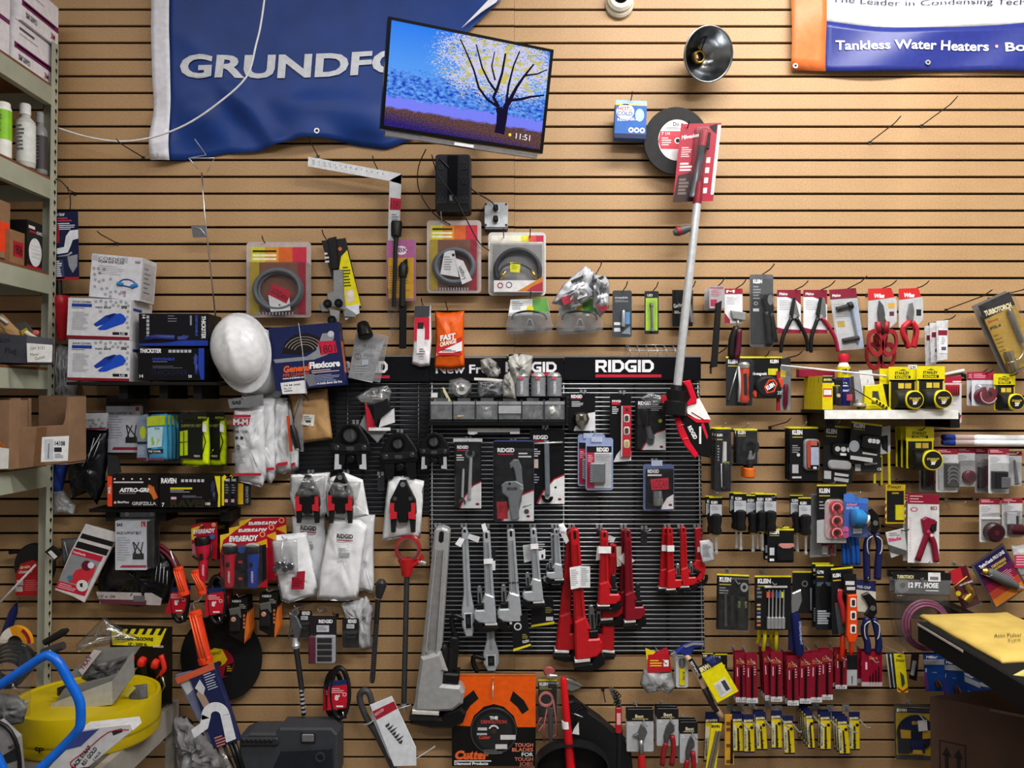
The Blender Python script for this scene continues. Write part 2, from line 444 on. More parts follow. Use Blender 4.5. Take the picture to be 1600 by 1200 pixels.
# ny points to the wall (+y local = back)
tvbox('back_shell',-.49,.49,.02,.98,.006,.045,'#0b0b0d|.4')
bz=tvbox('bezel',-.5,.5,0,.035,-.012,.02,'#060608|.25')
tvbox('bezel',-.5,.5,.975,1,-.012,.02,'#060608|.25')
tvbox('bezel',-.5,-.482,.035,.975,-.012,.02,'#060608|.25')
tvbox('bezel',.482,.5,.035,.975,-.012,.02,'#060608|.25')
tvbox('lower_strip',-.47,.47,-.05,-.012,-.006,.03,'#9a9ca4|.3|.7')
tvbox('brand_plate',-.06,.06,-.045,-.015,-.008,0,'#e8e8ee|.3')
me=bpy.data.meshes.new('screen');a,b,c_,d_=-.482*wv,.482*wv,.035*hv,.975*hv
me.from_pydata([(a,-.006,c_),(b,-.006,c_),(b,-.006,d_),(a,-.006,d_)],[],[(0,1,2,3)])
ul=me.uv_layers.new(name='UVMap')
for i,q in enumerate(((0,0),(1,0),(1,1),(0,1))):ul.data[i].uv=q
me.materials.append(tvmat());scr=link('screen',me,tv)
BRN=emis('dark_branch_picture','#1a1430',.8)
def branch(pts,w0,w1):
 V=[];Fc=[]
 for i,(x,z) in enumerate(pts):
  x1,z1=pts[min(i+1,len(pts)-1)];x0,z0=pts[max(0,i-1)]
  dx,dz=x1-x0,(z1-z0)*hv/wv;l=math.hypot(dx,dz) or 1;w_=w0+(w1-w0)*i/(len(pts)-1)
  for s in(-1,1):V.append((a+(x-s*dz/l*w_)*(b-a),-.0066,c_+(z+s*dx/l*w_*wv/hv)*(d_-c_)))
 Fc=[(2*i,2*i+1,2*i+3,2*i+2) for i in range(len(pts)-1)]
 link('branch_picture',mesh('branch_picture',V,Fc,BRN),scr)
branch([(.715,.10),(.72,.2),(.715,.3),(.70,.36)],.028,.022)
branch([(.73,.10),(.74,.25),(.745,.38),(.77,.46)],.022,.016)
branch([(.70,.36),(.66,.45),(.68,.55),(.70,.7),(.71,.9)],.012,.006)
branch([(.70,.36),(.62,.42),(.56,.52),(.52,.68),(.47,.82),(.42,.95)],.009,.004)
branch([(.68,.5),(.62,.6),(.57,.72),(.52,.93)],.008,.004)
branch([(.77,.46),(.80,.58),(.84,.7),(.90,.85)],.012,.005)
branch([(.77,.45),(.84,.48),(.90,.52),(.99,.56)],.010,.005)
branch([(.745,.42),(.75,.6),(.77,.8),(.80,.95)],.008,.004)
branch([(.66,.62),(.63,.75),(.64,.9)],.006,.003)
branch([(.85,.72),(.93,.76),(.99,.82)],.006,.003)
V,Fc,wd=glyphs('11:51',0)
link('clock_lettering',mesh('clock_lettering',[(a+(.83+x/wd*.095)*(b-a),-.0068,c_+(.075+y*.085)*(d_-c_)) for x,y in V],Fc,emis('clock_white','#ffffff',.9)),scr)
ang=[6.283*i/14 for i in range(14)]
link('weather_icon',mesh('weather_icon',[(a+.79*(b-a)+.006*math.cos(q),-.0068,c_+.105*(d_-c_)+.006*math.sin(q)) for q in ang],[tuple(range(14))],emis('icon_yellow','#e8e020',.9)),scr)
# arm of the set, plate on the wall
for n,p0,p1,hw in(('mount_arm',(0,.04,hv*.45),(.12,.20,hv*.42),.025),):
 pass
wm=cn-tv.location;inv=tv.matrix_world.to_3x3().inverted()
ctr=inv@Vector((0,0,0))
def arm(p,q,r):
 p,q=Vector(p),Vector(q);d=(q-p);e1=d.cross(Vector((0,0,1))).normalized()*r;e2=Vector((0,0,r*1.2))
 V=[c+s1*e1+s2*e2 for c in(p,q) for s1,s2 in((-1,-1),(1,-1),(1,1),(-1,1))]
 Fc=[(0,1,5,4),(1,2,6,5),(2,3,7,6),(3,0,4,7),(0,3,2,1),(4,5,6,7)]
 Mi=tv.matrix_world.inverted();tv_m=Matrix((ux,ny,vz)).transposed().to_4x4();tv_m.translation=tv.location
 Mi=tv_m.inverted()
 link('mount_arm',mesh('mount_arm',[Mi@v for v in V],Fc,'#141416|.4'),tv)
back=cn+ny*.05
arm(back,(cn.x+.16,-.22,cn.z),.02);arm((cn.x+.16,-.22,cn.z),(cn.x+.02,-.015,cn.z),.02)
arm((cn.x+.02,-.02,cn.z+.05),(cn.x+.02,-.001,cn.z+.05),.05)
# battery backup + outlet box + cords
t=T('battery_backup','black battery backup unit with outlets below the television','battery backup',.02,(682,250,737,340))
t.rb('case',683,250,737,338,5,0,85,'#2a2c33|.45',2)
t.box('center_ridge',702,252,718,330,85,90,'#0c0d12|.35',1)
t.rb('lower_lip',684,326,736,340,5,60,92,'#0a0a0c|.4',1)
for y in(262,284,308):
 for x in(688,724):
  t.rb('outlet',x,y,x+8,y+12,2,85,87.5,'#33353c|.5')
  for dx,dy in((1.6,2),(5,2),(3.2,7)):t.box('slot',x+dx,y+dy,x+dx+1.3,y+dy+3,87.5,88,'#000000')
t.text('APC',709,322,4,'#d0d0d8',91,rot=-90,w=9)
t=T('outlet_box','galvanized outlet box with two black plugs on the slats','outlet box',.0,(757,320,794,362))
t.rb('box_body',757,320,794,362,3,0,40,'#6e7076|.4|.8',1)
t.rb('cover_plate',757,320,794,359,4,40,44,'#b9bcc2|.4|.7',1)
for x in(759.5,791):
 for y in(323,355):t.disc('screw',x,y,1.8,44,46,'#3a3a3e|.3|1',n=10)
for y in(329,346):
 t.rb('socket',769,y-5,781,y+6,4,44,45,'#d8d8dc');t.rb('plug',771,y-4,779,y+5,3,45,72,BK,1.5)
CB='#141416|.4'
t=T('power_cord','black power cord hanging loose left of the battery backup','cord',.06,(650,248,705,342))
t.tube('cord',[(668,240,60),(655,262,20),(653,290,0),(664,316,0),(682,338,10),(704,352,10)],.9,CB,sub=4)
t=T('power_cord','black power cord from the battery backup down to the hose pack','cord',.12,(680,250,768,390))
t.tube('cord',[(676,246,40),(684,272,0),(708,305,0),(722,330,0),(734,352,-20),(748,376,-40),(764,388,-50)],1.0,'#25262a|.35',sub=4)
t=T('power_cord','black power cord running into the galvanized outlet box','cord',.07,(690,255,780,332))
t.tube('cord',[(688,252,40),(712,275,35),(740,300,25),(762,312,10),(772,320,2),(775,329,0)],1.1,'#25262a|.35',sub=4)
# security camera, clamp lamp reflector
t=T('security_camera','cream dome security camera at the top of the wall','camera',0,(948,-8,990,32))
t.disc('base',967.5,8,22,0,25,'#c9c4b4|.4',3);t.disc('collar',967.5,4,20,25,48,'#d8d4c4|.4',4)
t.disc('lens_dome',968,1,12,48,62,'#050506|.08',5)
t=T('reflector_lamp','round aluminium clamp lamp reflector on the upper slats','lamp',.04,(1056,58,1135,142))
c0=t.W(1088,90,0);ax=(t.W(1098,101,105)-c0);tt=ax.normalized();e1=tt.cross(Vector((0,0,1))).normalized();e2=tt.cross(e1)
def bowl(nm,prof,mat,n=40):
 V=[c0+ax*u+(e1*math.cos(6.2832*j/n)+e2*math.sin(6.2832*j/n))*r*K(.1) for u,r in prof for j in range(n)]
 Fc=[(i*n+j,i*n+(j+1)%n,(i+1)*n+(j+1)%n,(i+1)*n+j) for i in range(len(prof)-1) for j in range(n)]
 return t.add(nm,V,Fc,mat,None,True)
bowl('reflector',[(.05,9),(.12,16),(.3,25),(.55,32),(.85,37),(1,40)],'#a9adb2|.18|1')
bowl('outer_shell',[(.0,10),(.1,18),(.3,27),(.55,34),(.85,39),(.98,40.5)],'#8c9096|.3|1')
bowl('rim',[(.97,40),(.97,42),(1.02,42),(1.02,39.5),(.97,39.5)],'#8a8e94|.3|1')
bowl('socket',[(-.2,8),(.2,9),(.26,9),(.26,6),(.12,5)],'#0c0c0e|.3')
bowl('socket_ring',[(.2,9.5),(.3,9.5),(.3,7),(.2,7)],BRASS)
t.tube('cord',[(1092,88,20),(1096,72,60),(1102,60,80)],.9,BK)
# ---------------------------------------------------------------- banner top right
t=T('vinyl_banner','orange, white and blue water heater banner at the upper right','banner',.015,(1235,0,1640,112))
def ban(nm,x0,x1,y0,y1,mat,lift=0,top=None):
 V=[];Fc=[];nx=max(2,int((x1-x0)/10));ny=8
 for j in range(ny+1):
  for i in range(nx+1):
   x=x0+(x1-x0)*i/nx;a=top(x) if top else y0;y=a+(y1(x)-a)*j/ny
   p=t.W(x,y,0,True);p.y-=.008+.008*math.sin(x*.03+y*.04)+.006*math.sin(x*.011)+lift;V.append(p)
 for j in range(ny):
  for i in range(nx):a=j*(nx+1)+i;Fc.append((a,a+nx+1,a+nx+2,a+1))
 o=t.add(nm,V,Fc,mat,None,True);md=o.modifiers.new('s','SOLIDIFY');md.thickness=.001
bot=lambda x:110+2.5*math.sin((x-1235)*.016)+.01*(x-1235)
ban('orange_panel',1235,1289,-40,bot,'#d4703a|.35')
wav=lambda x:38+7*math.sin((x-1310)*.0125)
ban('white_panel',1289,1650,-40,wav,'#eceef4|.35')
ban('blue_panel',1289,1650,0,bot,'#28327c|.3',0,wav)
bl_=lambda x,y:12+(8*math.sin(x*.03+y*.04)+6*math.sin(x*.011))
def btext(s,x,y,h,w_,mat,crv=0):
 V,Fc,wd=glyphs(s,.02 if mat==W else 0);Q=[]
 for a,b in V:
  X=x+a/wd*w_;Y=y-b/.7*h+crv*math.sin((X-1300)*.012)
  p=t.W(X,Y,0,True);p.y-=(bl_(X,Y)+0)/1000;Q.append(p)
 t.add('lettering',Q,Fc,mat)
btext('Tankless Water Heaters',1304,79,14,241,W,0);btext('Boilers',1570,81,14,78,W)
btext('The Leader in Condensing Technology',1296,8,9,372,NV,2)
t.disc('bullet_mark',1557,72.5,2.6,bl_(1557,72),bl_(1557,72)+.5,'#e8a0a0',n=12)
for x,y in((1241,105),(1448,99)):t.ring('grommet',x,y,2,4,bl_(x,y),bl_(x,y)+3,CHROME,n=14);t.disc('grommet_hole',x,y,2,bl_(x,y),bl_(x,y)+1,BK,n=10)
# bare hooks on the open wall
hook('with an empty prong, lower of the two below the banner',1359,222,0,.17,True,.045,.055,.01)
hook('with an empty prong, upper of the two below the banner',1440,196,0,.18,True,.05,.06,.012)
hook('bent wire beside the lower left corner of the flag',224,246,0,.16,True,.02,-.04,.01)
hook('bare and short above the corded ear plug box',183,380,0,.13,True,.02,-.02,.006)
hook('sticking out below the flag above the framing square',497,244,0,.14,True,.04,-.01,.01)
# wire hanger and long rod
t=T('wire_rod','long thin steel rod hanging from a hanger below the flag','rod',.07,(302,248,342,497))
t.tube('hanger',[(310,222,40),(322,242,0),(304,254,60),(318,270,60)],.8,STEEL)
t.tube('hanger',[(304,254,60),(338,249,20),(330,272,40)],.8,STEEL)
t.tube('rod',[(318,272,20),(322,330,20),(340,500,20)],1.1,'#c8c8c8|.3|1')
t.poly('clip_tag',[(302,354),(325,354),(326,372),(305,373)],22,24,'#8c8e94|.3|.8')
t.tube('clip_wire',[(308,357,26),(318,360,26),(325,370,26)],.7,CHROME)
# hot cold box, grinding wheel, tube light card
t=T('cold_pack_box','blue and white hot or cold pack box on a hook','box',.09,(962,156,1011,158,960,215),pc=1)
t.box('carton',0,10,100,100,-45,0,'#2a5fae|.5');t.box('hang_tab',0,0,100,12,-2,0,'#9db8dc')
t.box('stripe',0,10,100,13,0,.4,YL);t.disc('white_panel',32,30,14,0,.4,W,0,12)
t.text('HOT',8,27,6,'#a01838',.8,w=18);t.text('or',46,27,3,'#a01838',.8);t.text('COLD',6,40,6,'#163a86',.8,w=24)
t.text('REUSABLE',8,56,4.5,'#cfdcf0',.8,w=32,rot=-5);t.disc('picture',78,38,7,0,.5,'#a8c8e8',0,10)
t.box('base_band',0,88,100,100,0,.3,'#10234c');
for x in(52,70,88):t.disc('round_picture',x,78,4.2,0,.5,'#d6dcec');t.disc('icon',x,78,2,.5,.8,'#46608c')
hook('holding the blue cold pack box',986,160,.09,.13,True,.02)
t=T('grinding_wheel','large black abrasive cutting wheel with red and white label','cutting wheel',.05,(1005,168,1110,276))
t.disc('wheel',1056,221,51,0,9,'#2c2c2e|.85',1,53,n=64)
t.disc('label',1057,220,29,9,9.5,'#e6e4e8|.5',0,32,n=40)
t.poly('label_band',[(1031,206),(1083,206),(1086,222),(1083,234),(1032,234),(1028,222)],9.5,9.8,'#b83848')
t.text('Do it',1051,198,6,'#4a1a22',10.2,w=16);t.text('7 1/4',1033,212,4.5,'#eed8dc',10.2,w=13);t.lines(1033,216,16,14,4,'#e8c8cc',10.2)
t.lines(1040,200,30,4,2,'#888888',10.2);t.disc('arbor_hole',1058,221,5,9.5,11,'#d8d8d8');t.disc('arbor',1058,221,3,11,12,BK)
t=T('tube_light_pack','red carded pack with a long tube light over the wheel','pack',.13,(1064,194,1127,192,1051,316),pc=1)
t.box('card',0,0,100,100,0,2,'#9a1030|.35');t.poly('photo_area',[(6,66),(40,62),(50,100),(0,100)],2,2.4,'#2a1a1c')
t.box('clear_edge',92,3,100,92,2,3,'#cfc6c8|.3');t.poly('corner_mark',[(70,4),(90,1),(90,14),(80,10)],2,2.5,BK)
t.text('Milwaukee',6,20,6,'#e8d8dc',2.6,w=27,rot=-8,skew=.2);t.lines(8,30,26,14,5,'#d8b8bc',2.5);t.lines(8,50,32,12,3,'#e0c8cc',2.5,th=.6)
t.lines(10,70,26,22,5,'#6a5a58',2.6,th=.7)
for y in(44,57,70,83):t.box('icon',72,y,82,y+7,2,2.6,'#d8d0d4')
t.rev('light_tube',60,12,46,96,[(0,3),(.02,5.5),(.25,6),(.27,5),(.9,5),(.92,6),(1,6)],'#5a5c64|.25|.5',14)
t.rev('light_head',61,10,57,32,[(0,4),(.1,6.5),(.95,6.5),(1,5)],'#a01c34|.3',14);t.box('clip',66,15,73,36,20,32,BK,1)
t.blister(34,6,70,99,2,34)
hook('holding the red tube light pack',1074,205,.13,.17,True,.02)
# ---------------------------------------------------------------- long pole tool and its fan shaped sleeve
t=T('pole_tool','long silver tube tool reaching down to a black collar','pole tool',.15,(1046,312,1100,650))
t.rev('pole',1090,312,1058,606,[(0,6.2),(.5,6.6),(1,6.8)],'#c4c8ce|.32|.45',0,n=20)
t.rev('socket',1093,285,1089,318,[(0,6),(.7,7),(1,7.2)],'#7c1026|.4',0)
t.rev('collar',1058,602,1053,650,[(0,9),(.15,10),(.18,16),(.5,15),(.55,19),(.95,19),(1,16)],'#0b0b0d|.4',0,n=24)
t.disc('side_button',1037,624,5,4,14,'#a01828|.4',1,7);t.rev('side_clamp',1077,357,1052,365,[(0,5),(.4,7),(.8,6.5),(1,4)],'#4a4c52|.4',8)
t.rev('clamp_band',1062,361,1058,363,[(0,7.4),(1,7.4)],'#a01828',8)
t=T('shear_pack','red, white and black fan shaped sleeve below the pole','pack',.13,(1040,594,1112,716))
t.poly('sleeve',[(1066,598),(1076,594),(1082,602),(1092,626),(1104,655),(1112,690),(1108,715),(1092,712),(1075,690),(1063,664),(1052,652),(1062,640)],0,26,'#0f0f12|.35',1.5)
t.poly('red_rail',[(1052,652),(1060,651),(1066,668),(1076,690),(1089,709),(1084,716),(1068,696),(1058,676)],20,30,'#c8142e|.35',1)
for a in((1057,665,1066,663),(1064,686,1073,684)):t.tube('rail_rib',[(a[0],a[1],31),(a[2],a[3],31)],.8,'#e85060')
t.poly('white_panel',[(1070,632),(1090,622),(1108,655),(1088,655),(1072,646)],26,28,'#ece8ea')
t.poly('red_handle',[(1063,596),(1076,594),(1086,622),(1086,630),(1067,636),(1076,622),(1070,606)],24,34,'#c8142e|.35',1.5)
t.poly('red_edge',[(1070,648),(1090,655),(1106,656),(1107,660),(1086,660)],26,29,'#c8142e');t.tube('outline',[(1078,644,29),(1098,656,29)],.7,'#7a1020')
t.text('RIDGID',1072,667,6,W,27,w=22,rot=62,bold=.04);t.lines(1090,666,5,30,1,'#d8d8d8',27,th=.9);t.poly('stripe',[(1093,662),(1097,660),(1104,682),(1102,686)],26,27,'#c8142e')
# ---------------------------------------------------------------- framing square
t=T('framing_square','steel framing square with a red tag hanging on a hook','framing square',.05,(480,244,630,378))
t.poly('tongue',[(482,245),(628,272),(627,288),(609,283),(481,260)],0,2.5,'#b8babf|.35|.7')
t.poly('blade',[(609,282),(628,272),(625,340),(623,376),(606,376)],0,2.5,'#b0b2b8|.35|.7')
for i in range(14):
 x=488+i*8.4;y=248+i*1.55;t.text(str(16-i),x,y+5,3.2,'#2a2a2e',3,rot=11,bold=0)
for i in range(6):t.text(str(12-i),x:=488+i*9,257+i*1.7,3,'#2a2a2e',3,rot=11,bold=0)
t.poly('red_tag',[(610,309),(627,311),(626,329),(609,328)],2.5,3.2,'#b8183a');t.text('1081',611,326,13,'#3a0c16',3.6,w=14,rot=4,bold=0)
t.lines(612,335,11,14,4,'#707278',3)
hook('with a ball tip holding the framing square',590,266,.05,.12,True,.03,-.01)
# ---------------------------------------------------------------- carded hose packs
def hosepack(label,d,x0,y0,x1,y1,tag):
 t=T('supply_line_pack',label,'pack',d,(x0,y0,x1,y1),'clamshell packs of grey hose',pc=1)
 t.rb('shell_back',0,0,100,100,6,-2,0,'#b9a9a6|.3')
 for i,c in enumerate(('#c9c62a','#d99428','#d2622a','#c22c44')):t.box('color_band',7+i*21.5,7,7+(i+1)*21.5,27,0,1,c)
 t.box('insert',6,27,92,96,0,.8,'#8a5a46');t.box('insert_side',80,27,92,96,.8,1.2,'#a02038');t.box('insert_side',6,27,20,96,.8,1.2,'#b0982c')
 for y,c in((11,'#3a2a10'),(16.5,'#f0e8d0'),(21.5,'#f0e8d0')):t.lines(10,y,56,3,1,c,1.6,th=.9)
 cx,cy,r=50,64,37*(x1-x0)/100
 for k,(z,rr) in enumerate(((8,1),(20,.97),(32,.93),(14,.86))):
  t.tube('hose_coil',[t_ for t_ in[(cx+rr*r*math.cos(a)/(x1-x0)*100+k*.8,cy+rr*r*.86*math.sin(a)/(y1-y0)*100,z) for a in[6.2832*i/28 for i in range(28)]]],3.2,'#6c727c|.4',closed=True)
 if tag==1:
  t.poly('paper_label',[(38,72),(70,70),(72,92),(42,94)],38,39,W);t.poly('red_sticker',[(46,57),(74,68),(66,83),(38,71)],40,41,'#c01838')
  t.text('LOGAN',43,68,9,'#3a0812',42,rot=35,w=26,bold=0);t.text('e',54,86,4,BK,39.5)
 if tag==2:
  t.poly('paper_label',[(34,44),(52,44),(60,80),(26,76)],38,39,W);t.poly('paper_label',[(52,54),(68,58),(84,84),(66,90)],40,41,W)
  t.text('Logan',72,82,6,BK,42,rot=-110,bold=0,w=20);t.lines(33,52,16,20,6,'#9a9ca2',39.6);t.disc('hole',50,50,2.2,41,41.5,BK)
 if tag==1:
  t.rb('shell',3,28,100,98,6,1,46,'clear',4)
 else:t.rb('shell',5,28,95,98,6,1,46,'clear',4)
 for i in range(12):t.box('bottom_rib',20+i*5,94.5,22+i*5,98,44,47,'#8a8c98')
 return t
hosepack('clamshell pack of grey hose with red handwritten sticker',.05,385,378,486,496,1)
hosepack('clamshell pack of grey hose with two white paper tags',.06,667,344,752,458,2)
hook('holding the hose pack with the red sticker',414,383,.05,.09,True);hook('holding the hose pack with the paper tags',691,350,.06,.13,False,.025)
t=T('supply_line_pack','square clamshell pack of black hose with yellow tag','pack',.06,(763,363,853,462),'clamshell packs of grey hose',pc=1)
t.rb('shell_back',0,0,100,100,6,-2,0,'#c9c7c6|.3');t.box('header',5,5,94,18,0,1,'#e4e0d4')
for i,c in enumerate(('#e8e4c8','#e0d840','#c85048','#b02848')):t.box('color_band',44+i*13,5,57+i*13,15,1,1.4,c)
t.box('tray',8,20,93,78,0,2,'#8a8a8c');t.box('footer',10,78,94,96,0,40,'#e8e6ea');t.poly('footer_swoosh',[(60,90),(94,72),(94,95),(50,95)],40,40.6,'#d0801c');t.poly('footer_swoosh',[(75,88),(94,80),(94,95),(66,95)],40.6,41,'#b02040')
t.ring('picture',21,86,3,4.5,40.6,41,'#a04048',n=16);t.ring('picture',36,85,3.5,5,40.6,41,'#707070',n=16)
for rr,z in((37,10),(35,20),(36,28)):t.tube('hose_coil',[(51+rr*1.05*math.cos(a),62+rr*.92*math.sin(a),z) for a in[math.radians(150+i*12) for i in range(21)]],3.4,'#303238|.4')
t.tube('hose_end',[(18,72,30),(24,58,36),(40,52,38),(62,54,38),(80,66,34),(84,76,30)],2,'#46484e|.4',sub=4)
t.tube('fitting',[(20,76,34),(30,64,38)],2.4,BRASS);t.tube('fitting',[(74,62,38),(84,76,34)],2.4,BRASS)
t.poly('yellow_tag',[(38,50),(56,51),(54,66),(38,65)],42,43,'#e2e020');t.lines(41,54,10,8,3,'#a0a010',43.4)
t.rb('shell',3,16,97,98,6,1,48,'clear',4)
hook('left prong holding the square hose pack',787,374,.06,.13,True);hook('right prong holding the square hose pack',828,373,.06,.13,True)
# ---------------------------------------------------------------- tubing bender card
t=T('tube_bender_card','grey tubing bender on a black and yellow card','tool',.05,(502,374,541,372,512,492),pc=1)
t.poly('card',[(0,2),(98,0),(138,92),(110,102),(46,80)],0,1.5,'#16161a');t.poly('yellow_panel',[(100,16),(136,90),(46,94),(62,40),(74,24)],1.5,2,'#e4d80a')
t.poly('white_foot',[(60,90),(128,88),(128,100),(70,108)],1.5,2.2,'#d8dcec');t.lines(76,38,32,28,7,'#4a4808',2.6);t.lines(8,18,18,16,3,'#d8d8d8',2.2);t.disc('logo',72,14,3,1.5,2.4,'#c86a30')
t.poly('picture',[(78,70),(112,68),(114,84),(84,86)],2,2.4,'#d8c8b8');t.disc('picture_spot',100,74,5,2.4,2.8,'#e8dcd8')
t.poly('handle',[(28,0),(62,-2),(60,40),(34,42)],2,14,'#101012|.4',1);t.poly('body',[(40,42),(78,42),(74,74),(76,96),(20,90),(6,82),(8,72),(32,70)],2,16,'#8c8e90|.45|.5',1)
t.poly('side_arm',[(-28,86),(0,84),(6,96),(-20,96)],2,12,'#8c8e90|.45|.5',1);t.poly('lever',[(70,90),(112,100),(112,106),(66,104)],2,12,'#8c8e90|.45|.5',1);t.poly('lower_body',[(10,92),(52,96),(44,110),(30,112),(14,110)],2,16,'#9a9c9c|.45|.5',1)
for x,y,r in((8,86,6.5),(52,86,6.5),(20,108,7)):t.disc('roller',x,y,r,12,28,'#0c0c0e|.3',1);t.disc('roller_pin',x,y,2,28,29,DSTEEL)
hook('holding the tubing bender card',511,378,.05,.1,True,.03,-.01)
# ---------------------------------------------------------------- basin wrench pack
t=T('faucet_tool_pack','purple and yellow card with long black faucet bars','pack',.05,(604,374,650,470),pc=1)
t.rb('shell_back',0,0,100,100,4,-1,1,'#9a6a8a|.3');t.box('purple_panel',4,2,94,30,1,1.5,'#a85a90');t.box('yellow_panel',6,30,92,96,1,1.5,'#e0a818')
t.disc('logo',50,18,9,1.5,2,'#e6d8e6',0,7);t.text('BK',40,21,7,'#7a4a72',2.4,w=16);t.lines(10,44,74,46,12,'#8a6410',2,th=.25)
t.rev('socket',36,-28,34,-4,[(0,8),(.15,9),(1,8)],'#101012|.4',14);t.rev('rod',34,-6,26,110,[(0,3.6),(1,3)],'#17181a|.4',14)
t.rev('jaw',60,38,56,62,[(0,4),(.3,7.5),(1,6.5)],'#101012|.4',12);t.poly('jaw_hook',[(58,36),(72,32),(74,56),(62,58)],8,20,'#141416',1);t.rev('rod',56,62,54,110,[(0,4.5),(1,5)],'#151517|.4',10)
t.rb('tail_sleeve',44,104,68,178,2,2,14,'#0b0b0d|.35',1);t.poly('tail_bag',[(2,80),(40,80),(38,150),(18,158),(4,130)],1,4,'clear');t.rb('shell',4,30,92,96,4,1,20,'clear',3)
# ---------------------------------------------------------------- small bags over the panel
t=T('cleaning_wipe_pouch','orange hand cleaner wipes pouch above the black header','pouch',.07,(680,485,725,577))
t.bag('pouch',[(679,486),(700,488),(725,485),(724,530),(726,574),(703,577),(678,575),(681,530)],-16,18,'#dc5a14|.3',wr=.3,seed=3)
t.poly('white_swoosh',[(682,550),(722,532),(722,548),(682,556)],3.5,4.5,W);t.poly('red_swoosh',[(682,542),(722,526),(722,533),(682,552)],3.5,5,'#b81c2c')
t.text('FAST',688,533,8,W,6,w=24,rot=-10,bold=.05,skew=.2);t.text('ORANGE',688,542,6.5,'#f4e4d0',6,w=26,rot=-14,bold=.04,skew=.2);t.lines(690,546,24,4,2,'#3a2020',6);t.box('red_strip',683,551,722,555,4,6,'#b81c2c')
hook('with a round tip holding the orange pouch',700,489,.07,.12,True,.035,-.006)
t=T('gasket_pouch','red and white narrow pouch beside the orange pouch','pouch',.07,(645,477,676,574))
t.bag('pouch',[(647,477),(673,477),(674,530),(671,571),(656,573),(643,568),(646,530)],-12,14,'#e2e0e6|.3',seed=5)
t.poly('red_panel',[(648,496),(671,496),(671,530),(647,532)],1,4,'#c41838');t.poly('foil_top',[(648,478),(672,478),(671,495),(648,496)],0,4,'#6a6a70|.25|.8');t.poly('figure',[(652,515),(657,506),(661,506),(664,515),(663,552),(651,552)],4,5,'#dcd8de');t.box('figure_cap',653,504,662,514,4,5.4,'#2a1a22');t.lines(655,545,10,16,5,'#a0a0a8',5)
hook('holding the red and white pouch',660,479,.07,.11,True)
# goggles
def goggles(label,x0,d,z):
 t=T('goggle_pack',label,'goggles',d,(x0,467,x0+74,531),'safety goggle packs')
 X=lambda u:x0+u
 t.poly('card',[(X(8),468),(X(64),466),(X(70),492),(X(4),494)],0,1.2,'#dfe4e8');t.poly('green_panel',[(X(42),467),(X(64),466),(X(69),491),(X(42),492)],1.2,1.8,'#5a9a48');t.disc('yellow_dot',X(38),483,5.5,1.2,2.2,'#e0c818');t.disc('white_dot',X(28),483,5,1.2,2.2,'#e8e8e0')
 t.lines(X(10),471,18,14,5,'#8a9098',1.8)
 t.tube('frame_top',[(X(10),500,20),(X(14),492,38),(X(36),488,50),(X(58),492,38),(X(64),500,20)],1.6,'#1c1e20|.3',sub=4)
 t.poly('lens',[(X(10),500),(X(20),492),(X(54),492),(X(64),500),(X(62),516),(X(46),518),(X(40),502),(X(34),502),(X(28),518),(X(12),516)],22,26,'smoke',2)
 t.poly('nose_bridge',[(X(32),512),(X(35),499),(X(40),499),(X(43),512),(X(39),502),(X(36),502)],26,34,'#c4ccd8|.2',1);t.poly('vent',[(X(28),516),(X(48),516),(X(46),520),(X(30),520)],14,22,'#2a2c30')
 t.poly('shell',[(X(6),490),(X(68),488),(X(74),512),(X(70),520),(X(4),524),(X(0),510)],2,52,'haze',4);t.poly('shell_foot',[(X(2),516),(X(66),514),(X(64),526),(X(8),531)],2,36,'clear',3)
 return t
goggles('clear safety goggles in a shell with green card',790,.07,0);hook('holding the goggles with the green card',829,470,.07,.13,True)
goggles('clear safety goggles half covered by crumpled foil bags',868,.06,0)
for i,(pts,c,lb) in enumerate((([(862,474),(880,444),(915,414),(928,424),(928,462),(900,482),(884,478)],'#b4b7be|.3','crumpled clear bag with a grey print lying over the goggles'),([(927,428),(946,430),(953,440),(952,480),(938,496),(926,480)],'#a0a3aa|.3','crumpled foil bag with red print right of the goggles'))):
 t=T('foil_bag',lb,'bag',.12,(862+i*60,414,926+i*28,498));t.bag('bag',pts,-10,34,c,wr=1.1,seed=11+i*7)
 x=905+i*32
 for j in range(4):t.poly('print_mark',[(x+j*3-14,440+j*8),(x+4+j*2,432+j*9),(x+6+j*2,436+j*9),(x-12+j*3,445+j*8)],24,26,['#26272b','#d8dade','#3a3c42','#e0e2e6'][j])
 t.poly('red_mark',[(876+i*56,466+i*10),(890+i*56,462+i*12),(896+i*54,472+i*12),(880+i*58,478+i*10)],14,22,'#9c2438')
hook('holding the crumpled foil bags',934,424,.1,.16,True,.02,.01)
# cards right of goggles
t=T('led_light_card','dark grey carded pen light above the wire rack','card',.08,(957,454,987,527),pc=1)
t.rb('card',0,0,100,100,3,0,2,'#3e4248|.35');t.text('streamlight',12,17,3,'#c8ccd4',2.5,w=20);t.lines(12,20,76,6,3,'#8a8e94',2.5);t.rev('pen_light',56,43,54,78,[(0,2.4),(.1,3),(.9,3),(1,2.4)],'#b8bcc8|.3|.6',8);t.box('blue_panel',68,46,90,72,2,3,'#5a94c8');t.box('note',8,68,40,74,2,2.6,'#d0d4d8');t.box('note',8,80,40,88,2,2.6,'#c0c4c8');t.poly('picture',[(45,92),(90,76),(94,94)],2,2.6,'#8090a0');t.blister(46,40,90,96,2,14)
hook('holding the grey pen light card',972,458,.08,.14,True,.03,.015)
t=T('pen_light_card','green carded slim pen light above the wire rack','card',.08,(1007,455,1029,522),pc=1)
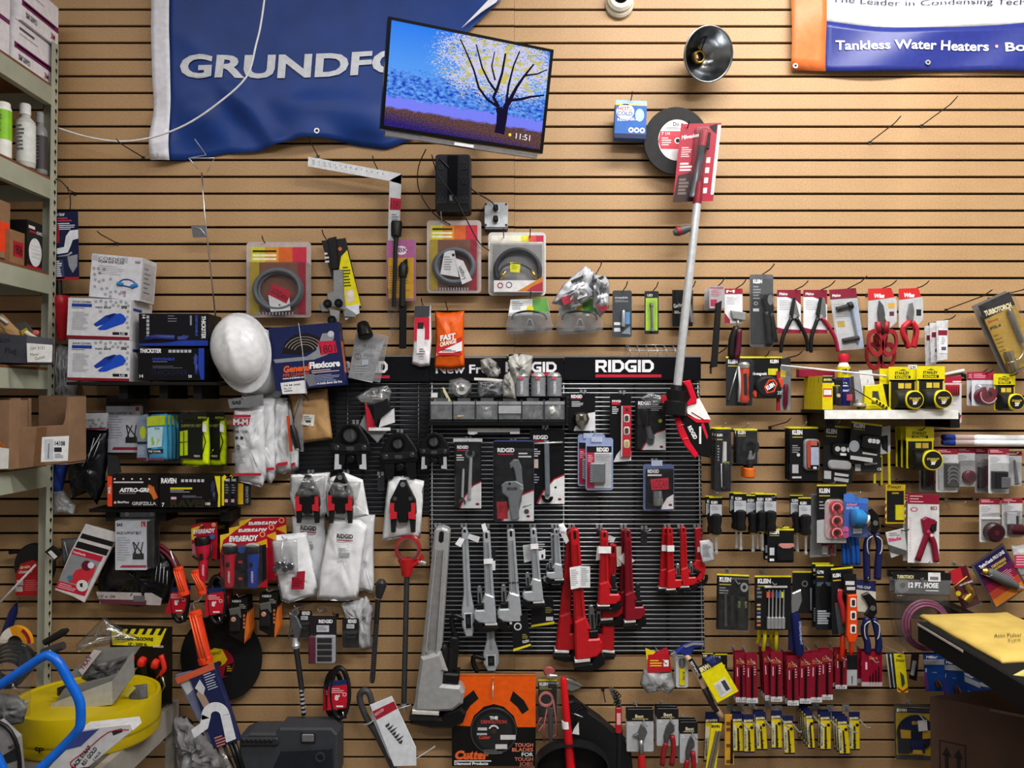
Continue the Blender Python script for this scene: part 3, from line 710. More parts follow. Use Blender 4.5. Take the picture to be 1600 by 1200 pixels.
t.rb('card',0,0,100,100,2,0,2,'#26282c|.35');t.box('green_panel',8,16,92,92,2,2.6,'#98c040');t.text('LED',20,12,3.5,W,2.6);t.rev('pen_light',48,28,54,94,[(0,2.6),(.1,2.8),(.12,1.8),(.9,2),(.92,2.8),(1,2.8)],'#9aa0a4|.25|.7',7);t.box('pen_cap',36,28,60,38,4,11,'#16181a',1);t.blister(22,22,80,97,2,13)
hook('holding the green pen light card',1018,459,.08,.14,True,.03,.018)
t=T('knife_card','black carded tool partly hidden behind the silver pole','card',.06,(1051,453,1086,512),pc=1)
t.box('card',0,0,90,96,-12,0,'#101114|.35');t.text('Gerber',6,48,6,'#c8c8c8',.8,rot=-12,w=16);t.lines(8,56,30,8,2,'#c8c8c8',.8);t.rev('knife',70,30,84,86,[(0,2),(.2,3.4),(1,3)],'#8e9298|.3|.7',6);t.poly('shell',[(10,2),(90,0),(100,90),(30,100)],0,12,'clear',2)
hook('just right of the silver pole holding the black card',1078,457,.06,.12,True,.03,.01)
# wire rack
t=T('wire_rack','small bare wire pliers rack clipped above the black header','rack',.0,(977,537,1058,556))
t.tube('back_wire',[(978,539,4),(1058,539,4)],.8,STEEL);t.tube('front_wire',[(978,540,4),(979,549,40),(1058,549,40)],.9,STEEL)
for i in range(6):x=982+i*14;t.tube('prong',[(x-1,540,4),(x,547,40),(x+1,556,46)],.8,STEEL)
# ================================================================ left steel shelving
XSH=P(86,590,.10).x
def zpost(y):return P(78,y,.135).z
su=bpy.data.objects.new('shelving_unit',None);su.location=(XSH,-.1,0);COL.objects.link(su)
su['label']='pale green steel shelving unit with slotted post at the left edge';su['category']='shelving'
so=Vector((XSH,-.1,0));GP='#a3a596|.45|0|8|.12';GB='#9c9f8e|.45|0|6|.14'
ztop=zpost(66)
wbox('post',XSH-.0025,XSH,-.150,-.10,0,ztop,GP,su,so);wbox('post_flange',XSH-.062,XSH,-.103,-.10,0,ztop,GP,su,so)
z=ztop-.03;i=0
while z>.5:
 c=XSH+.0006;V=[];n=8
 for j in range(n):V.append(Vector((c,-.119+.0075*math.cos(j*6.283/n),z+.0095*math.sin(j*6.283/n)))-so)
 V+=[Vector((c,-.117,z))-so,Vector((c,-.121,z))-so,Vector((c,-.120,z-.019))-so,Vector((c,-.117,z-.019))-so]
 link('keyhole_slot',mesh('keyhole_slot',V,[tuple(range(n)),(n,n+1,n+2,n+3)],'#050505'),su);z-=.0445
wbox('post',XSH-.0025,XSH,-1.05,-1.0,0,ztop,GP,su,so);wbox('post',XSH-.46,XSH-.4575,-.150,-.10,0,ztop,GP,su,so)
SHZ=[]
for a,b in((138,166),(283,312),(431,460),(579,608),(728,760)):
 z1,z0=zpost(a),zpost(b)
 wbox('beam',XSH-.03,XSH-.0005,-1.05,-.150,z0,z1,GB,su,so);wbox('beam',XSH-.46,XSH-.44,-1.05,-.1,z0,z1,GB,su,so);wbox('end_beam',XSH-.44,XSH-.062,-.112,-.104,z0,z1,GB,su,so)
 wbox('shelf_board',XSH-.44,XSH-.003,-1.05,-.105,z1-.012,z1+.012,'#70482c|.7|0|20|.2',su,so);SHZ.append(z1+.012)
def dep(px,X):
 return D-X/((px-800)/F)*(CT) if 0 else D-abs(X)*F/abs(px-800)
class XB:
 """carton standing on the shelving with its long side towards the aisle"""
 def __init__(s,name,label,cat,pf,pb,h,shelf,color,off=.012,wd=.3,lift=0):
  X=XSH-off;s.X=X;s.df=dep(pf,X);s.db=dep(pb,X);s.z0=SHZ[shelf]+.0005+lift;s.h=h;s.wd=wd
  s.o=bpy.data.objects.new(name,None);s.org=Vector((X,-s.db,s.z0));s.o.location=s.org;COL.objects.link(s.o)
  s.o['label']=label;s.o['category']=cat
  wbox('carton',X-wd,X,-s.df,-s.db,s.z0,s.z0+h,color,s.o,s.org)
 def side(s,u0,u1,v0,v1,color,name='print',dx=.0008):
  y0=-s.df+(s.df-s.db)*u0;y1=-s.df+(s.df-s.db)*u1
  return wbox(name,s.X,s.X+dx,y0,y1,s.z0+s.h*(1-v1),s.z0+s.h*(1-v0),color,s.o,s.org)
 def stext(s,t,u0,v,hh,wu,color,up=False):
  V,Fc,wd=glyphs(t,.02);Q=[]
  for a,b in V:Q.append(Vector((s.X+.0014,-s.df+(s.df-s.db)*(u0+wu*a/wd),s.z0+s.h*(1-v)+b/.7*hh))-s.org)
  link('lettering',mesh('lettering',Q,Fc,color),s.o)
 def front(s,u0,u1,v0,v1,color,name='print'):
  return wbox(name,s.X-s.wd*(1-u0),s.X-s.wd*(1-u1),-s.df-.0008,-s.df,s.z0+s.h*(1-v1),s.z0+s.h*(1-v0),color,s.o,s.org)
for lb,lift,pf,pb,d in(('white respirator carton with purple band, lower of the two on top shelf',0,15,75,1),('white respirator carton with purple band, upper of the two on top shelf',.182,26,84,0)):
 b=XB('carton',lb,'box',pf,pb,.18,0,'#dcd8de|.5',.02-lift*.08,.25,lift)
 b.side(0,1,.52,.66,'#6a1f52');b.side(.05,.9,.56,.6,'#8c4a78');b.side(.0,1,0,.02,'#9a969c');b.side(.12,.5,.12,.18,'#505058');b.side(.12,.6,.26,.29,'#a8a4ac');b.stext('3M',.78,.9,.025,.12,'#8c2040');b.side(.1,.4,.75,.78,'#8a868e');b.stext('3M 60921',.1,.88,.018,.3,'#4a464e')
b=XB('carton','white carton at the far left of the top shelf','box',-12,7,.32,0,'#d8d5da|.5',.03,.25);b.side(0,1,.5,.56,'#6a1f52')
def bottle(label,x0,x1,y0,y1,d,col,cap,lab,kind=0):
 t=T('bottle',label,'bottle',d,(x0,y0,x1,y1));c=(x0+x1)/2;r=(x1-x0)/2
 if kind:t.rev('body',c,y0+8,c,y1,[(0,r*.9),(.03,r),(.97,r),(1,r*.9)],col,0);t.rev('cap',c,y0,c,y0+9,[(0,r*.75),(.2,r*.85),(1,r*.85)],cap,0)
 else:
  t.rev('body',c,y0+16,c,y1,[(0,r*.45),(.06,r*.5),(.14,r*.95),(.2,r),(.95,r),(1,r*.9)],col,0);t.rev('cap',c-1,y0,c-1,y0+17,[(0,r*.5),(.1,r*.58),(1,r*.58)],cap,0,n=20)
 if lab:t.rev('label',c,lab[0],c,lab[1],[(0,r*1.02),(1,r*1.02)],lab[2],0);t.lines(c-r*.5,lab[0]+4,r*1.0,(lab[1]-lab[0])*.7,7,'#6a6c70',r*1.02*K(d)*1000+.6)
bottle('lime green and white cylinder bottle at the left shelf edge',-6,17,161,247,.40,'#e4e6e0|.4','#dfe0da',(174,220,'#7fbf1c|.4'),1)
bottle('pale grey oil jug with white screw cap on shelf',27,54,163,263,.25,'#b9bbb8|.35','#dedede|.4',(195,255,'#d0d2d0|.5'))
bottle('dark grey bottle with red mark behind the oil jug',54,73,176,273,.18,'#7a7a7c|.3','#8a8a8c',(214,266,'#3a3638|.5'))
b=XB('carton','brown cardboard box with bright orange label on third shelf','box',-30,12,.25,2,'#8c6a50|.7',.05,.22);b.side(.62,.97,.34,.82,'#e8401c');b.side(0,1,.92,1,'#3a2c22')
b=XB('carton','small brown cardboard box with red diamond sticker on third shelf','box',12,38,.14,2,'#8a6648|.7',.03,.2)
b.side(.2,.8,.3,.75,'#a8182e','sticker');b.stext('1906',.25,.68,.04,.5,'#3a0a10')
b=XB('respirator_box','black box picturing a white dust mask on third shelf','box',39,63,.20,2,'#141214|.4',.02,.2)
b.side(0,1,.93,1,'#a01030');b.side(.1,.5,.1,.16,'#d8d8d8');b.side(.15,.6,.2,.24,'#a01838');b.stext('GVS',.6,.24,.012,.35,'#e0e0e0')
V=[];
for i in range(20):
 a_=6.283*i/20;V.append(Vector((b.X+.0016,-b.df+(b.df-b.db)*(.52+.42*math.cos(a_)),b.z0+b.h*(.36+.3*math.sin(a_))))-b.org)
link('mask_picture',mesh('mask_picture',V,[tuple(range(20))],'#d8dade'),b.o)
for i in range(4):b.side(.3,.85,.5+i*.08,.512+i*.08,'#b4b6ba','print',.002)
# bins on the fourth and fifth shelf
t=T('parts_bin','grey cardboard parts bin with faint handwriting on fourth shelf','bin',.42,(-20,520,41,567))
t.poly('front_panel',[(-30,518),(32,524),(41,525),(41,567),(-30,566)],-6,0,'#3a3d46|.7');t.box('side_panel',37,524,41,567,-180,-6,'#4a4c54|.7');t.box('bottom_panel',-30,562,41,567,-180,-6,'#3a3a40')
t.text('Nuts',-4,536,8,'#16181e',.6,w=20,bold=0,rot=-6);t.text('Plug',8,552,9,'#16181e',.6,w=18,bold=0)
t=T('parts_pouch','tan bag of parts leaning inside the grey bin','bag',.34,(-14,490,34,530));t.bag('bag',[(-20,492),(4,490),(30,516),(32,530),(-20,530)],0,20,'#9c7a50|.6',seed=2);t.tube('edge',[(-8,488,20),(18,506,24)],2.4,'#b4b6b8|.5')
t=T('tool_blister','grey and yellow blister pack poking out of the grey bin','pack',.30,(22,502,70,538));t.poly('card',[(22,508),(40,503),(70,536),(62,541),(42,528)],0,3,'#4a4c4a');t.poly('yellow_patch',[(33,517),(42,512),(48,522),(36,524)],3,4,'#b8a030');t.rev('tool',42,520,68,536,[(0,4),(.7,3.5),(1,1.5)],'#c8c0a8|.5',6);t.disc('red_cap',57,520,5,4,9,'#d06058',1,4)
t=T('price_card','white handwritten card fixed in front of the slotted post','sign',.43,(42,536,82,567));t.poly('card',[(42,536),(82,539),(81,566),(43,566)],0,1.2,'#dfe0e0');t.text('OH 3131',48,547,5,'#1a1a20',1.6,bold=-.005,w=22,rot=-3);t.text('Mens',48,557,5,'#1a1a20',1.6,bold=-.005,w=12,rot=-8);t.text('Ducted',56,563,5,'#1a1a20',1.6,bold=-.005,w=15,rot=-14)
t=T('cardboard_bin','open cardboard bin labelled 14108 in front of the slotted post','bin',.40,(14,620,109,735))
CBD='#84664e|.75|0|12|.14'
t.poly('front_wall',[(18,624),(31,622),(30,668),(98,664),(101,656),(105,622),(109,620),(107,722),(14,735)],-4,0,CBD,.5)
t.poly('tape',[(58,668),(73,667),(70,726),(52,729)],0,.5,'#6e4f34');t.box('rear_wall',30,618,106,700,-130,-126,'#6a503c|.8');t.box('side_wall',103,620,107,722,-126,-4,CBD);t.box('side_wall',14,622,18,733,-126,-4,CBD);t.box('bottom_wall',18,720,104,726,-126,-4,CBD)
t.poly('label',[(66,683),(108,681),(106,720),(64,722)],.6,1.2,W);t.text('14108',86,696,6.5,'#101010',1.7,w=16,bold=.03);t.lines(85,699,18,8,1,'#2a2a30',1.7,th=.9);t.box('label_frame',70,686,84,718,1.2,1.5,'#c4c8d0');t.tube('drawing',[(77,693,2),(76,716,2)],.5,'#303038');t.lines(86,709,14,8,3,'#707078',1.7)
t=T('cardboard_bin','cardboard bin cut off by the left edge of the picture','bin',.46,(-30,622,20,737));t.box('front_wall',-40,625,14,734,-4,0,CBD);t.box('side_wall',10,625,14,734,-120,-4,CBD);t.box('rear_wall',-40,622,14,700,-120,-116,'#5a4432|.8')
t=T('paper_pad','torn white paper leaning on the left cardboard bin','paper',.48,(-20,700,14,735));t.poly('sheet',[(-30,690),(-2,699),(14,701),(13,732),(-30,735)],0,3,'#d8d8d6');t.poly('orange_edge',[(-20,684),(0,690),(8,700),(-20,698)],-3,0,'#9a5a28')
# ================================================================ left wall goods
t=T('drain_pipe_card','navy hanging card showing a white drain pipe beside the post','card',.09,(82,331,122,330,84,438),pc=1)
t.box('card',0,0,100,100,0,2,'#141c40|.35');t.poly('pipe_picture',[(0,44),(10,54),(44,52),(52,36),(68,28),(100,27),(100,40),(78,42),(68,52),(58,60),(20,62),(0,60)],2,2.6,'#d8dce4')
t.box('foot_band',0,96,100,100,2,2.6,'#a8202c');t.box('red_sticker',8,20,26,46,2,3,'#a81830');t.text('4 TRAP',18,6.5,4,W,2.8,w=12);t.lines(20,9,60,7,2,'#a83848',2.8,th=.6);t.lines(20,17,72,11,4,'#d0d4e0',2.8);t.poly('sink_picture',[(56,66),(96,63),(94,80),(76,90),(62,80)],2,2.8,'#8a8e96');t.tube('tap_picture',[(20,66,3),(60,64,3),(74,60,3)],1.4,'#9aa0a8');t.poly('text_panel',[(0,70),(38,70),(44,98),(0,99)],2,2.6,'#3a4060');t.lines(2,72,34,24,8,'#d4d4dc',3,th=.6)
t.tube('hang_strap',[(70,0,4),(74,-18,6),(66,-32,10),(40,-44,20),(10,-46,30)],.9,BK,sub=3)
t=T('caulk_tool','red plastic tool with black shaft below the drain pipe card','tool',.08,(84,438,108,532))
t.rev('shaft',92,430,93,466,[(0,4),(1,4.5)],'#0c0c0e',0);t.rev('red_grip',95,462,97,531,[(0,9),(.06,11),(.25,11),(.28,10),(.6,9),(1,6)],'#a01420|.35',0);t.poly('red_lug',[(102,462),(108,462),(107,478),(103,480)],-6,6,'#a01420',1);t.tube('strap',[(102,440,4),(104,462,4)],.5,'#444444')
hook('supporting the drain pipe card near the top left',112,299,.03,.06,True,.0)
t=T('clear_bag','grey clear plastic bag hanging behind the slotted post','bag',.05,(80,530,124,660));t.bag('bag',[(80,536),(104,540),(118,566),(124,600),(122,640),(108,662),(80,655)],0,40,'#8e9094|.3|0|30|.2',seed=4,wr=.7)
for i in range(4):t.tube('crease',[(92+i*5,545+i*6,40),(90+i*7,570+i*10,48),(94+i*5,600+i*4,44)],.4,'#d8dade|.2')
# wall shelf with cartons
zf=P(220,597,.235).z
sh=bpy.data.objects.new('wall_shelf',None);x0s,x1s=P(106,597,.235).x,P(338,597,.235).x
sh.location=(x0s,0,zf-.012);COL.objects.link(sh);sh['label']='black wall shelf carrying the shoe cover and glove boxes';sh['category']='shelf'
og=Vector(sh.location);wbox('board',x0s,x1s,-.245,-.0005,zf-.012,zf,'#0c0b0a|.6',sh,og)
for px in(228,287,337):X=P(px,610,.0).x;wbox('bracket',X-.018,X+.018,-.2,-.0005,zf-.07,zf-.012,'#080808|.6',sh,og)
def hexes(t,spots,z,col='#9a9ea6'):
 for x,y in spots:
  cx,cy=t.m(x,y);pc=t.pc;t.pc=0
  t.poly('hexagon_print',[(cx+2.7*math.cos(1.047*i+.52),cy+2.7*math.sin(1.047*i+.52)) for i in range(6)],z,z+.4,col);t.pc=pc
def shoebox(label,fr,grp='white shoe cover cartons'):
 t=T('shoe_cover_box',label,'box',.22,fr,grp,pc=1);t.box('carton',0,0,100,100,-190,0,'#cfd0d8|.5')
 t.box('base_band',0,93,100,100,0,.5,'#7c1020');t.box('title_bar',6,14,38,22,0,.5,'#1c3a94');t.text('SHOE COVERS',7,12,3,'#26262c',.8,w=29);t.lines(6,24,32,4,1,'#70727a',.6);t.lines(8,34,28,46,12,'#b0b2ba',.6,th=.7);t.text('non skid',44,24,4,'#2a2a30',.8,w=24);t.text('SAS',85,23,4.2,'#1a1a20',.8,w=9,bold=.05)
 t.poly('shoe_picture',[(42,64),(52,52),(60,42),(74,35),(78,36),(70,52),(58,64),(46,70)],.2,.8,'#123a9e');t.poly('shoe_picture',[(49,74),(60,62),(72,48),(78,37),(84,35),(90,40),(94,50),(90,60),(76,68),(62,77),(52,78)],.4,1.2,'#1648bc');t.poly('shoe_opening',[(62,44),(76,36),(72,44),(66,48)],1.2,1.6,'#081c50')
 t.box('size_bar',73,82,97,89,0,.6,'#16161a');t.text('LG',84,88,3.2,W,1,w=8)
 hexes(t,[(44,8),(52,6),(60,9),(68,6),(76,9),(84,6),(92,9),(96,16),(72,16),(80,17),(90,18),(60,17),(52,32),(96,30),(95,44),(95,58),(97,70)],.2)
 k=K(t.d);R=[t.W(100,y,-z) for y,z in((20,20),(20,95),(27,95),(27,20))]
 for q in R:q.x+=.0008
 t.add('side_print',R,[(0,1,2,3)],'#1c3a94');return t
shoebox('white shoe cover carton, upper of the two on wall shelf',(107,465,205,468,104,528))
shoebox('white shoe cover carton, lower of the two on wall shelf',(107,530,204,532,105,594))
t=T('ear_plug_box','white carton of corded ear plugs topping the shoe cover cartons','box',.2,(144,396,223,403,139,463),pc=1)
t.box('carton',0,0,100,100,-130,0,'#cdced8|.5');t.text('CORDED',14,13,5,'#3c3c46',.8,w=40,bold=0);t.text('FOAM EAR PLUGS',14,19,3.4,'#26262e',.8,w=40);t.text('SAS',86,14,3.6,'#1a1a20',.8,w=8);t.lines(14,26,56,22,5,'#a4a6b0',.6,th=.3)
for i in range(6):t.box('bar_print',2+i*2,3,2.8+i*2,16,0,.4,'#80828c');t.box('bar_print',60+i*2,3,60.8+i*2,16,0,.4,'#80828c')
hexes(t,[(6,34),(14,34),(8,48),(18,44),(26,34),(10,60),(18,64),(26,60),(10,76),(24,80),(34,78),(42,86),(52,84),(60,88),(32,92),(42,96),(70,92),(40,56)],.2)
t.tube('plug_picture',[(56,62,1),(66,54,1),(80,54,1),(90,62,1),(84,70,1),(66,68,1)],.9,'#143a8c',sub=3);t.rev('plug_picture',54,65,66,66,[(0,3),(.2,3.6),(1,3)],'#2a7ab8',0);t.rev('plug_picture',82,70,94,63,[(0,3.4),(.8,3.6),(1,3)],'#2a7ab8',0);t.text('100',62,88,5,'#8c1838',.8,w=8)
R=[t.W(100,y,-z) for y,z in((10,12),(10,118),(95,118),(95,12))]
for q in R:q.x+=.0006
t.add('side_print',R,[(0,1,2,3)],'#b4b6be')
for i in range(6):
 R=[t.W(100,y,-z) for y,z in((22+i*11,22),(22+i*11,60+20*(i%2)),(25+i*11,60+20*(i%2)),(25+i*11,22))]
 for q in R:q.x+=.0012
 t.add('side_text',R,[(0,1,2,3)],'#70727c')
def glove(t,x,y,s_,col,rot=0,z=1,name='glove_picture'):
 """flat printed hand: palm + five fingers"""
 c,n=math.cos(math.radians(rot)),math.sin(math.radians(rot));bx,by=t.m(x,y);pc=t.pc;t.pc=0
 q=lambda a,b:(bx+s_*(a*c-b*n),by+s_*(a*n+b*c))
 t.poly(name,[q(-5,14),(q(-4,4)),q(-6,-3),q(-5,-6),q(-3.2,-5),q(-3.4,-13),q(-1.6,-13.5),q(-1.2,-6),q(-.6,-15),q(1.2,-15),q(1.2,-6),q(2,-13),q(3.8,-12.5),q(3.4,-5),q(5,-9),q(6.6,-8),q(5,0),q(4,14)],z,z+.5,col);t.pc=pc
t=T('glove_box','black glove carton, upper of the two beside the hard hats','box',.21,(217,490,325,541),'black glove cartons',pc=1)
t.box('carton',0,0,100,100,-150,0,'#0b0b14|.4');t.poly('blue_swoosh',[(0,92),(34,90),(66,82),(100,82),(100,98),(0,98)],0,.5,'#1c3aa0');t.tube('forearm_picture',[(10,78,0),(26,72,0),(52,74,0)],4.2,'#2a3478');glove(t,64,73,.62,'#3c4690',80,.6)
t.text('THICKSTER',91,6,6,W,.9,w=36,rot=90,bold=.04,skew=.15);t.text('DISPOSABLE',82,6,3.4,'#3a5ad0',.9,w=32,rot=90);t.lines(74,6,4,66,1,'#8a8ca0',.7);t.text('14',5,4,5,W,.9,rot=90)
for i in range(6):t.box('pictogram',11,6+i*12,15,15+i*12,0,.6,'#a8aab4')
t.lines(42,6,14,24,3,'#7a7c88',.7,th=.3)
t=T('glove_box','black glove carton, lower of the two beside the hard hats','box',.23,(216,544,319,594),'black glove cartons',pc=1)
t.box('carton',0,0,100,100,-170,0,'#07070c|.4');t.poly('blue_swoosh',[(92,0),(100,0),(100,98),(95,98),(91,60)],0,.6,'#1e40b0');t.text('THICKSTER',2,14,6,W,.9,w=34,bold=.04,skew=.15)
for i in range(6):t.box('pictogram',46+i*6,5,50.5+i*6,14,0,.6,'#b0b2bc')
t.text('DISPOSABLE',22,38,4,'#2c48b0',.9,w=34);t.lines(22,41,34,5,1,'#6a6c80',.7);t.lines(22,56,48,10,2,'#7a7c88',.7,th=.2);t.text('14',2,92,5,W,.9);t.text('50',76,92,4,W,.9);t.tube('forearm_picture',[(88,84,0),(88,50,0)],2.6,'#2e3880');glove(t,87,34,.55,'#3c4690',0,.6);t.text('THICKSTER',18,84,8,'#101634',.6,w=60)
# hard hats
def hat(label,cx,cy,d,rot):
 t=T('hard_hat',label,'hard hat',d,(cx-46,cy-58,cx+46,cy+60),'white hard hats');V=[];Fc=[];n=40;R_=12;c,s_=math.cos(math.radians(rot)),math.sin(math.radians(rot))
 for j in range(R_+1):
  f=j/R_;
  for i in range(n):
   a=6.2832*i/n;rx,ry=43*math.sin(f*1.5708),54*math.sin(f*1.5708)
   x,y=rx*math.cos(a),ry*math.sin(a);h=132*max(0,math.cos(f*1.5708))**.8
   if abs(x)<9 and f<.97:h+=7*(1-(x/9)**2)
   V.append(t.W(cx+x*c-y*s_,cy+x*s_+y*c,h,True))
 for j in range(R_):
  for i in range(n):Fc.append((j*n+i,j*n+(i+1)%n,(j+1)*n+(i+1)%n,(j+1)*n+i))
 t.add('dome',V,Fc,'#d8dadf|.22',None,True)
 P_=[]
 for i in range(n):
  a=6.2832*i/n;k=1.07+.22*max(0,math.sin(a))**3;x,y=43*k*math.cos(a),54*k*math.sin(a);P_.append((cx+x*c-y*s_,cy+x*s_+y*c))
 t.poly('brim',P_,-5,3,'#ced0d6|.25',1.2)
 for sx in(-1,1):x,y=sx*39,4;t.rb('slot_boss',cx+x*c-y*s_-2.5,cy+x*s_+y*c-9,cx+x*c-y*s_+2.5,cy+x*s_+y*c+9,2,0,30,'#d0d2d8|.3',1)
 return t
hat('white hard hat hanging in front of the second one',377,546,.16,-12);hat('white hard hat half hidden behind the front one',401,566,.02,-16)
# flexicore carton
t=T('drain_cable_box','navy drain cleaning cable carton with red sticker','box',.14,(419,513,528,503,431,611),'box' and None,pc=1)
t.box('carton',0,0,100,100,-70,0,'#18204e|.4');t.poly('cable_picture',[(15,42),(22,24),(36,14),(56,13),(72,22),(76,34),(60,42),(40,46)],0,.5,'#0c0a0c')
for i in range(4):t.ring('coil_picture',47,44,16+i*5,17+i*5,.5,.9,'#9a9088',200,335,ry=.8)
t.poly('pipe_picture',[(2,50),(50,50),(64,42),(76,16),(92,16),(92,24),(80,50),(60,56),(4,56)],.6,1.4,'#9ea2ac|.35|.5');t.disc('nozzle_picture',88,18,5,1.4,2,'#b8bac0')
t.text('General',14,72,9.5,'#d85a28',1.6,w=41,bold=.05,skew=.12);t.text('Flexicore',52,69.5,9.5,W,1.6,w=48,bold=.05);t.text('PIPE CLEANERS',13,79,4.6,'#b84a28',1.4,w=41,bold=.03);t.text('www.drainbrain.com',12,83,3,W,1.4,w=36);t.lines(54,73,42,6,2,'#c8a8a0',1);t.lines(54,81,42,12,5,'#a8aed0',1,th=.3);t.text('Toughest tools down the line',48,96,4,W,1.4,w=52)
t.poly('red_sticker',[(68,28),(93,29),(94,48),(70,50)],1.4,2,'#b81838');t.text('1801',70,47,12,'#30060e',2.4,w=24,bold=-.005)
t.poly('paper_label',[(8,88),(43,87),(44,108),(9,106)],.4,1.4,'#d8d8dc');t.text('74 M-300',12,94,2.4,'#26262c',1.8,w=26);t.text('PL-17',12,99,2.4,'#26262c',1.8,w=12);t.lines(12,101,18,3,1,'#46464c',1.8)
t.tube('strap',[(44,-4,1),(45,40,3),(43,110,3)],.5,'#b8bac0|.3');t.poly('torn_patch',[(42,78),(58,79),(56,90),(62,96),(48,98)],1,1.8,'#6a6a72')
R=[t.W(100,y,-z) for y,z in((30,8),(30,55),(80,55),(80,8))]
for q in R:q.x+=.0006
t.add('side_print',R,[(0,1,2,3)],'#b06040')
# ---------------------------------------------------------------- safety goods rows (left)
t=T('back_belt_card','back support belt in a clear pack behind the towels','pack',.05,(166,618,229,710),pc=1)
t.rb('shell_back',0,0,100,100,3,0,2,'#3a3436|.3');t.box('card',8,18,92,96,2,28,'#c9ccd8|.45');t.box('red_square',80,19,90,26,28,28.5,'#a01838');t.text('BACK SUPPORT BELT',11,32,3.6,'#3a3c46',28.8,w=43);t.lines(12,35,40,40,9,'#a2a6b4',28.6);t.poly('red_bar',[(22,92),(26,87),(90,87),(90,92)],28,28.6,'#a01838');t.box('belt_picture',56,70,84,80,28,29,'#181a1e')
for a,b in(((60,70),(72,50)),((58,50),(64,70)),((60,50),(82,70)),((82,50),(78,70))):t.tube('strap_picture',[(a[0],a[1],29),(b[0],b[1],29)],.8,'#181a1e')
t.blister(4,12,98,100,2,34)
t=T('sling_bag','black arm sling in a clear bag with white header','bag',.13,(105,640,168,790))
t.bag('bag',[(106,668),(166,670),(164,720),(160,760),(148,790),(132,770),(108,780),(102,740),(108,700)],-20,36,'#101218|.25',seed=9,wr=.5)
t.poly('header',[(107,646),(170,645),(166,672),(108,671)],0,3,'#b0b2ba|.5');t.poly('header_stripe',[(115,669),(166,668),(166,671),(115,672)],3,3.5,'#701838');t.text('DELUXE ARM SLING',112,658,3.2,'#3a1a26',3.5,w=36);hexes(t,[(155,656),(160,661),(150,664),(158,667),(142,666),(122,664),(146,661)],3,'#888c94')
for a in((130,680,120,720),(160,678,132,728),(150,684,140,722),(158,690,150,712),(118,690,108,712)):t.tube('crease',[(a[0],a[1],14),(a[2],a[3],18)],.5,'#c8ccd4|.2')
t.poly('side_flap',[(168,712),(184,714),(188,738),(178,742),(168,742)],-10,0,'#26282c|.25')
hook('holding the black arm sling bag',136,650,.1,.15,True,.0,-.02)
t=T('blue_bag','blue cloth in a clear bag beside the shelving post','bag',.06,(80,700,112,806));t.bag('cloth',[(80,716),(96,704),(110,708),(106,736),(96,770),(80,778)],0,30,'#2444a8|.35',seed=6,wr=.5);t.bag('clear_tail',[(80,760),(102,768),(118,790),(116,804),(98,800),(80,806)],0,22,'pouch',seed=8,wr=.6)
def towel(label,x,d,front=0):
 t=T('cooling_towel_pack',label,'pack',d,(x,644,x+32,722),'cooling towel packs')
 t.bag('pouch',[(x,648),(x+30,646),(x+32,690),(x+31,720),(x+1,721),(x-1,690)],-14,15,'#4aa2cc|.3',wr=.25,seed=x)
 t.poly('lime_top',[(x+1,651),(x+29,649),(x+29,664),(x+1,666)],-2,2.5,'#b8cc30');t.poly('pale_panel',[(x+2,668),(x+26,667),(x+24,698),(x+2,700)],0,3,'#bcdce8');t.poly('dark_band',[(x+1,703),(x+26,701),(x+26,707),(x+1,708)],1,3.4,'#2a1a20');t.text('THE TOWEL',x+3,706.5,2.6,W,3.8,w=20);t.poly('lime_figure',[(x+8,684),(x+10,682),(x+13,694),(x+9,696)],3,3.6,'#9cb838');t.poly('lime_figure',[(x+18,684),(x+21,688),(x+16,696)],3,3.6,'#b4c840');t.box('foot_band',x+2,716,x+28,719,0,2,'#7a2a4a');t.text('SAS',x+13,671,3,'#16264e',3.6,w=8)
 return t
for i,(x,d) in enumerate(((247,.05),(242,.07),(236,.095))):towel('blue and lime cooling towel pouch, %s counted from the wall'%ORD[i],x,d)
towel('blue and lime cooling towel pouch hanging foremost on its hook',229,.13,1)
t=T('cooling_towel_card','grey and blue towel card left of the lime towel pouches','card',.11,(214,648,230,720));t.poly('card',[(218,650),(232,646),(231,720),(214,718)],0,3,'#7c8ea8');t.disc('lime_picture',224,676,5,3,3.6,'#b8c830',0,10);t.box('dark_band',215,690,230,694,3,3.6,'#26262c');t.box('foot',214,715,230,719,3,3.6,'#5a1e30');t.lines(216,697,12,14,6,'#b0b8c8',3.4)
hook('holding the cooling towel pouches',247,648,.05,.16,True,.0)
def vest(label,x,d):
 t=T('safety_vest_pack',label,'pack',d,(x,642,x+46,730),'safety vest packs')
 t.bag('pouch',[(x,656),(x+44,652),(x+46,700),(x+45,728),(x+30,730),(x+2,727),(x,700)],-16,18,'#c4dc10|.3',wr=.25,seed=x+3)
 t.poly('header',[(x+1,645),(x+43,643),(x+44,655),(x+1,657)],-2,3,'#1a1c18|.35');t.poly('black_card',[(x+1,659),(x+37,657),(x+37,718),(x,716)],1,4.5,'#121410|.4');t.text('RETRO',x+30,654,3,'#a8b838',3.6);t.text('SURVEYOR VEST',x+4,667,4,'#8a8a48',5,w=31)
 t.poly('vest_picture',[(x+2,674),(x+14,672),(x+14,711),(x+2,712)],4.5,5,'#a8c018');t.tube('stripe',[(x+8,674,5.4),(x+8,711,5.4)],.7,'#384008');t.tube('stripe',[(x+2,691,5.4),(x+14,690,5.4)],.8,'#5a6410');t.poly('size_flag',[(x+37,661),(x+43,664),(x+43,676),(x+37,674)],3,5,'#e0e0e0');t.tube('seam',[(x+38,676,5),(x+42,690,5),(x+36,712,5)],.8,'#20240c');t.text('FRESNO',x+24,714,3,'#c0c0b8',5,w=9)
 return t
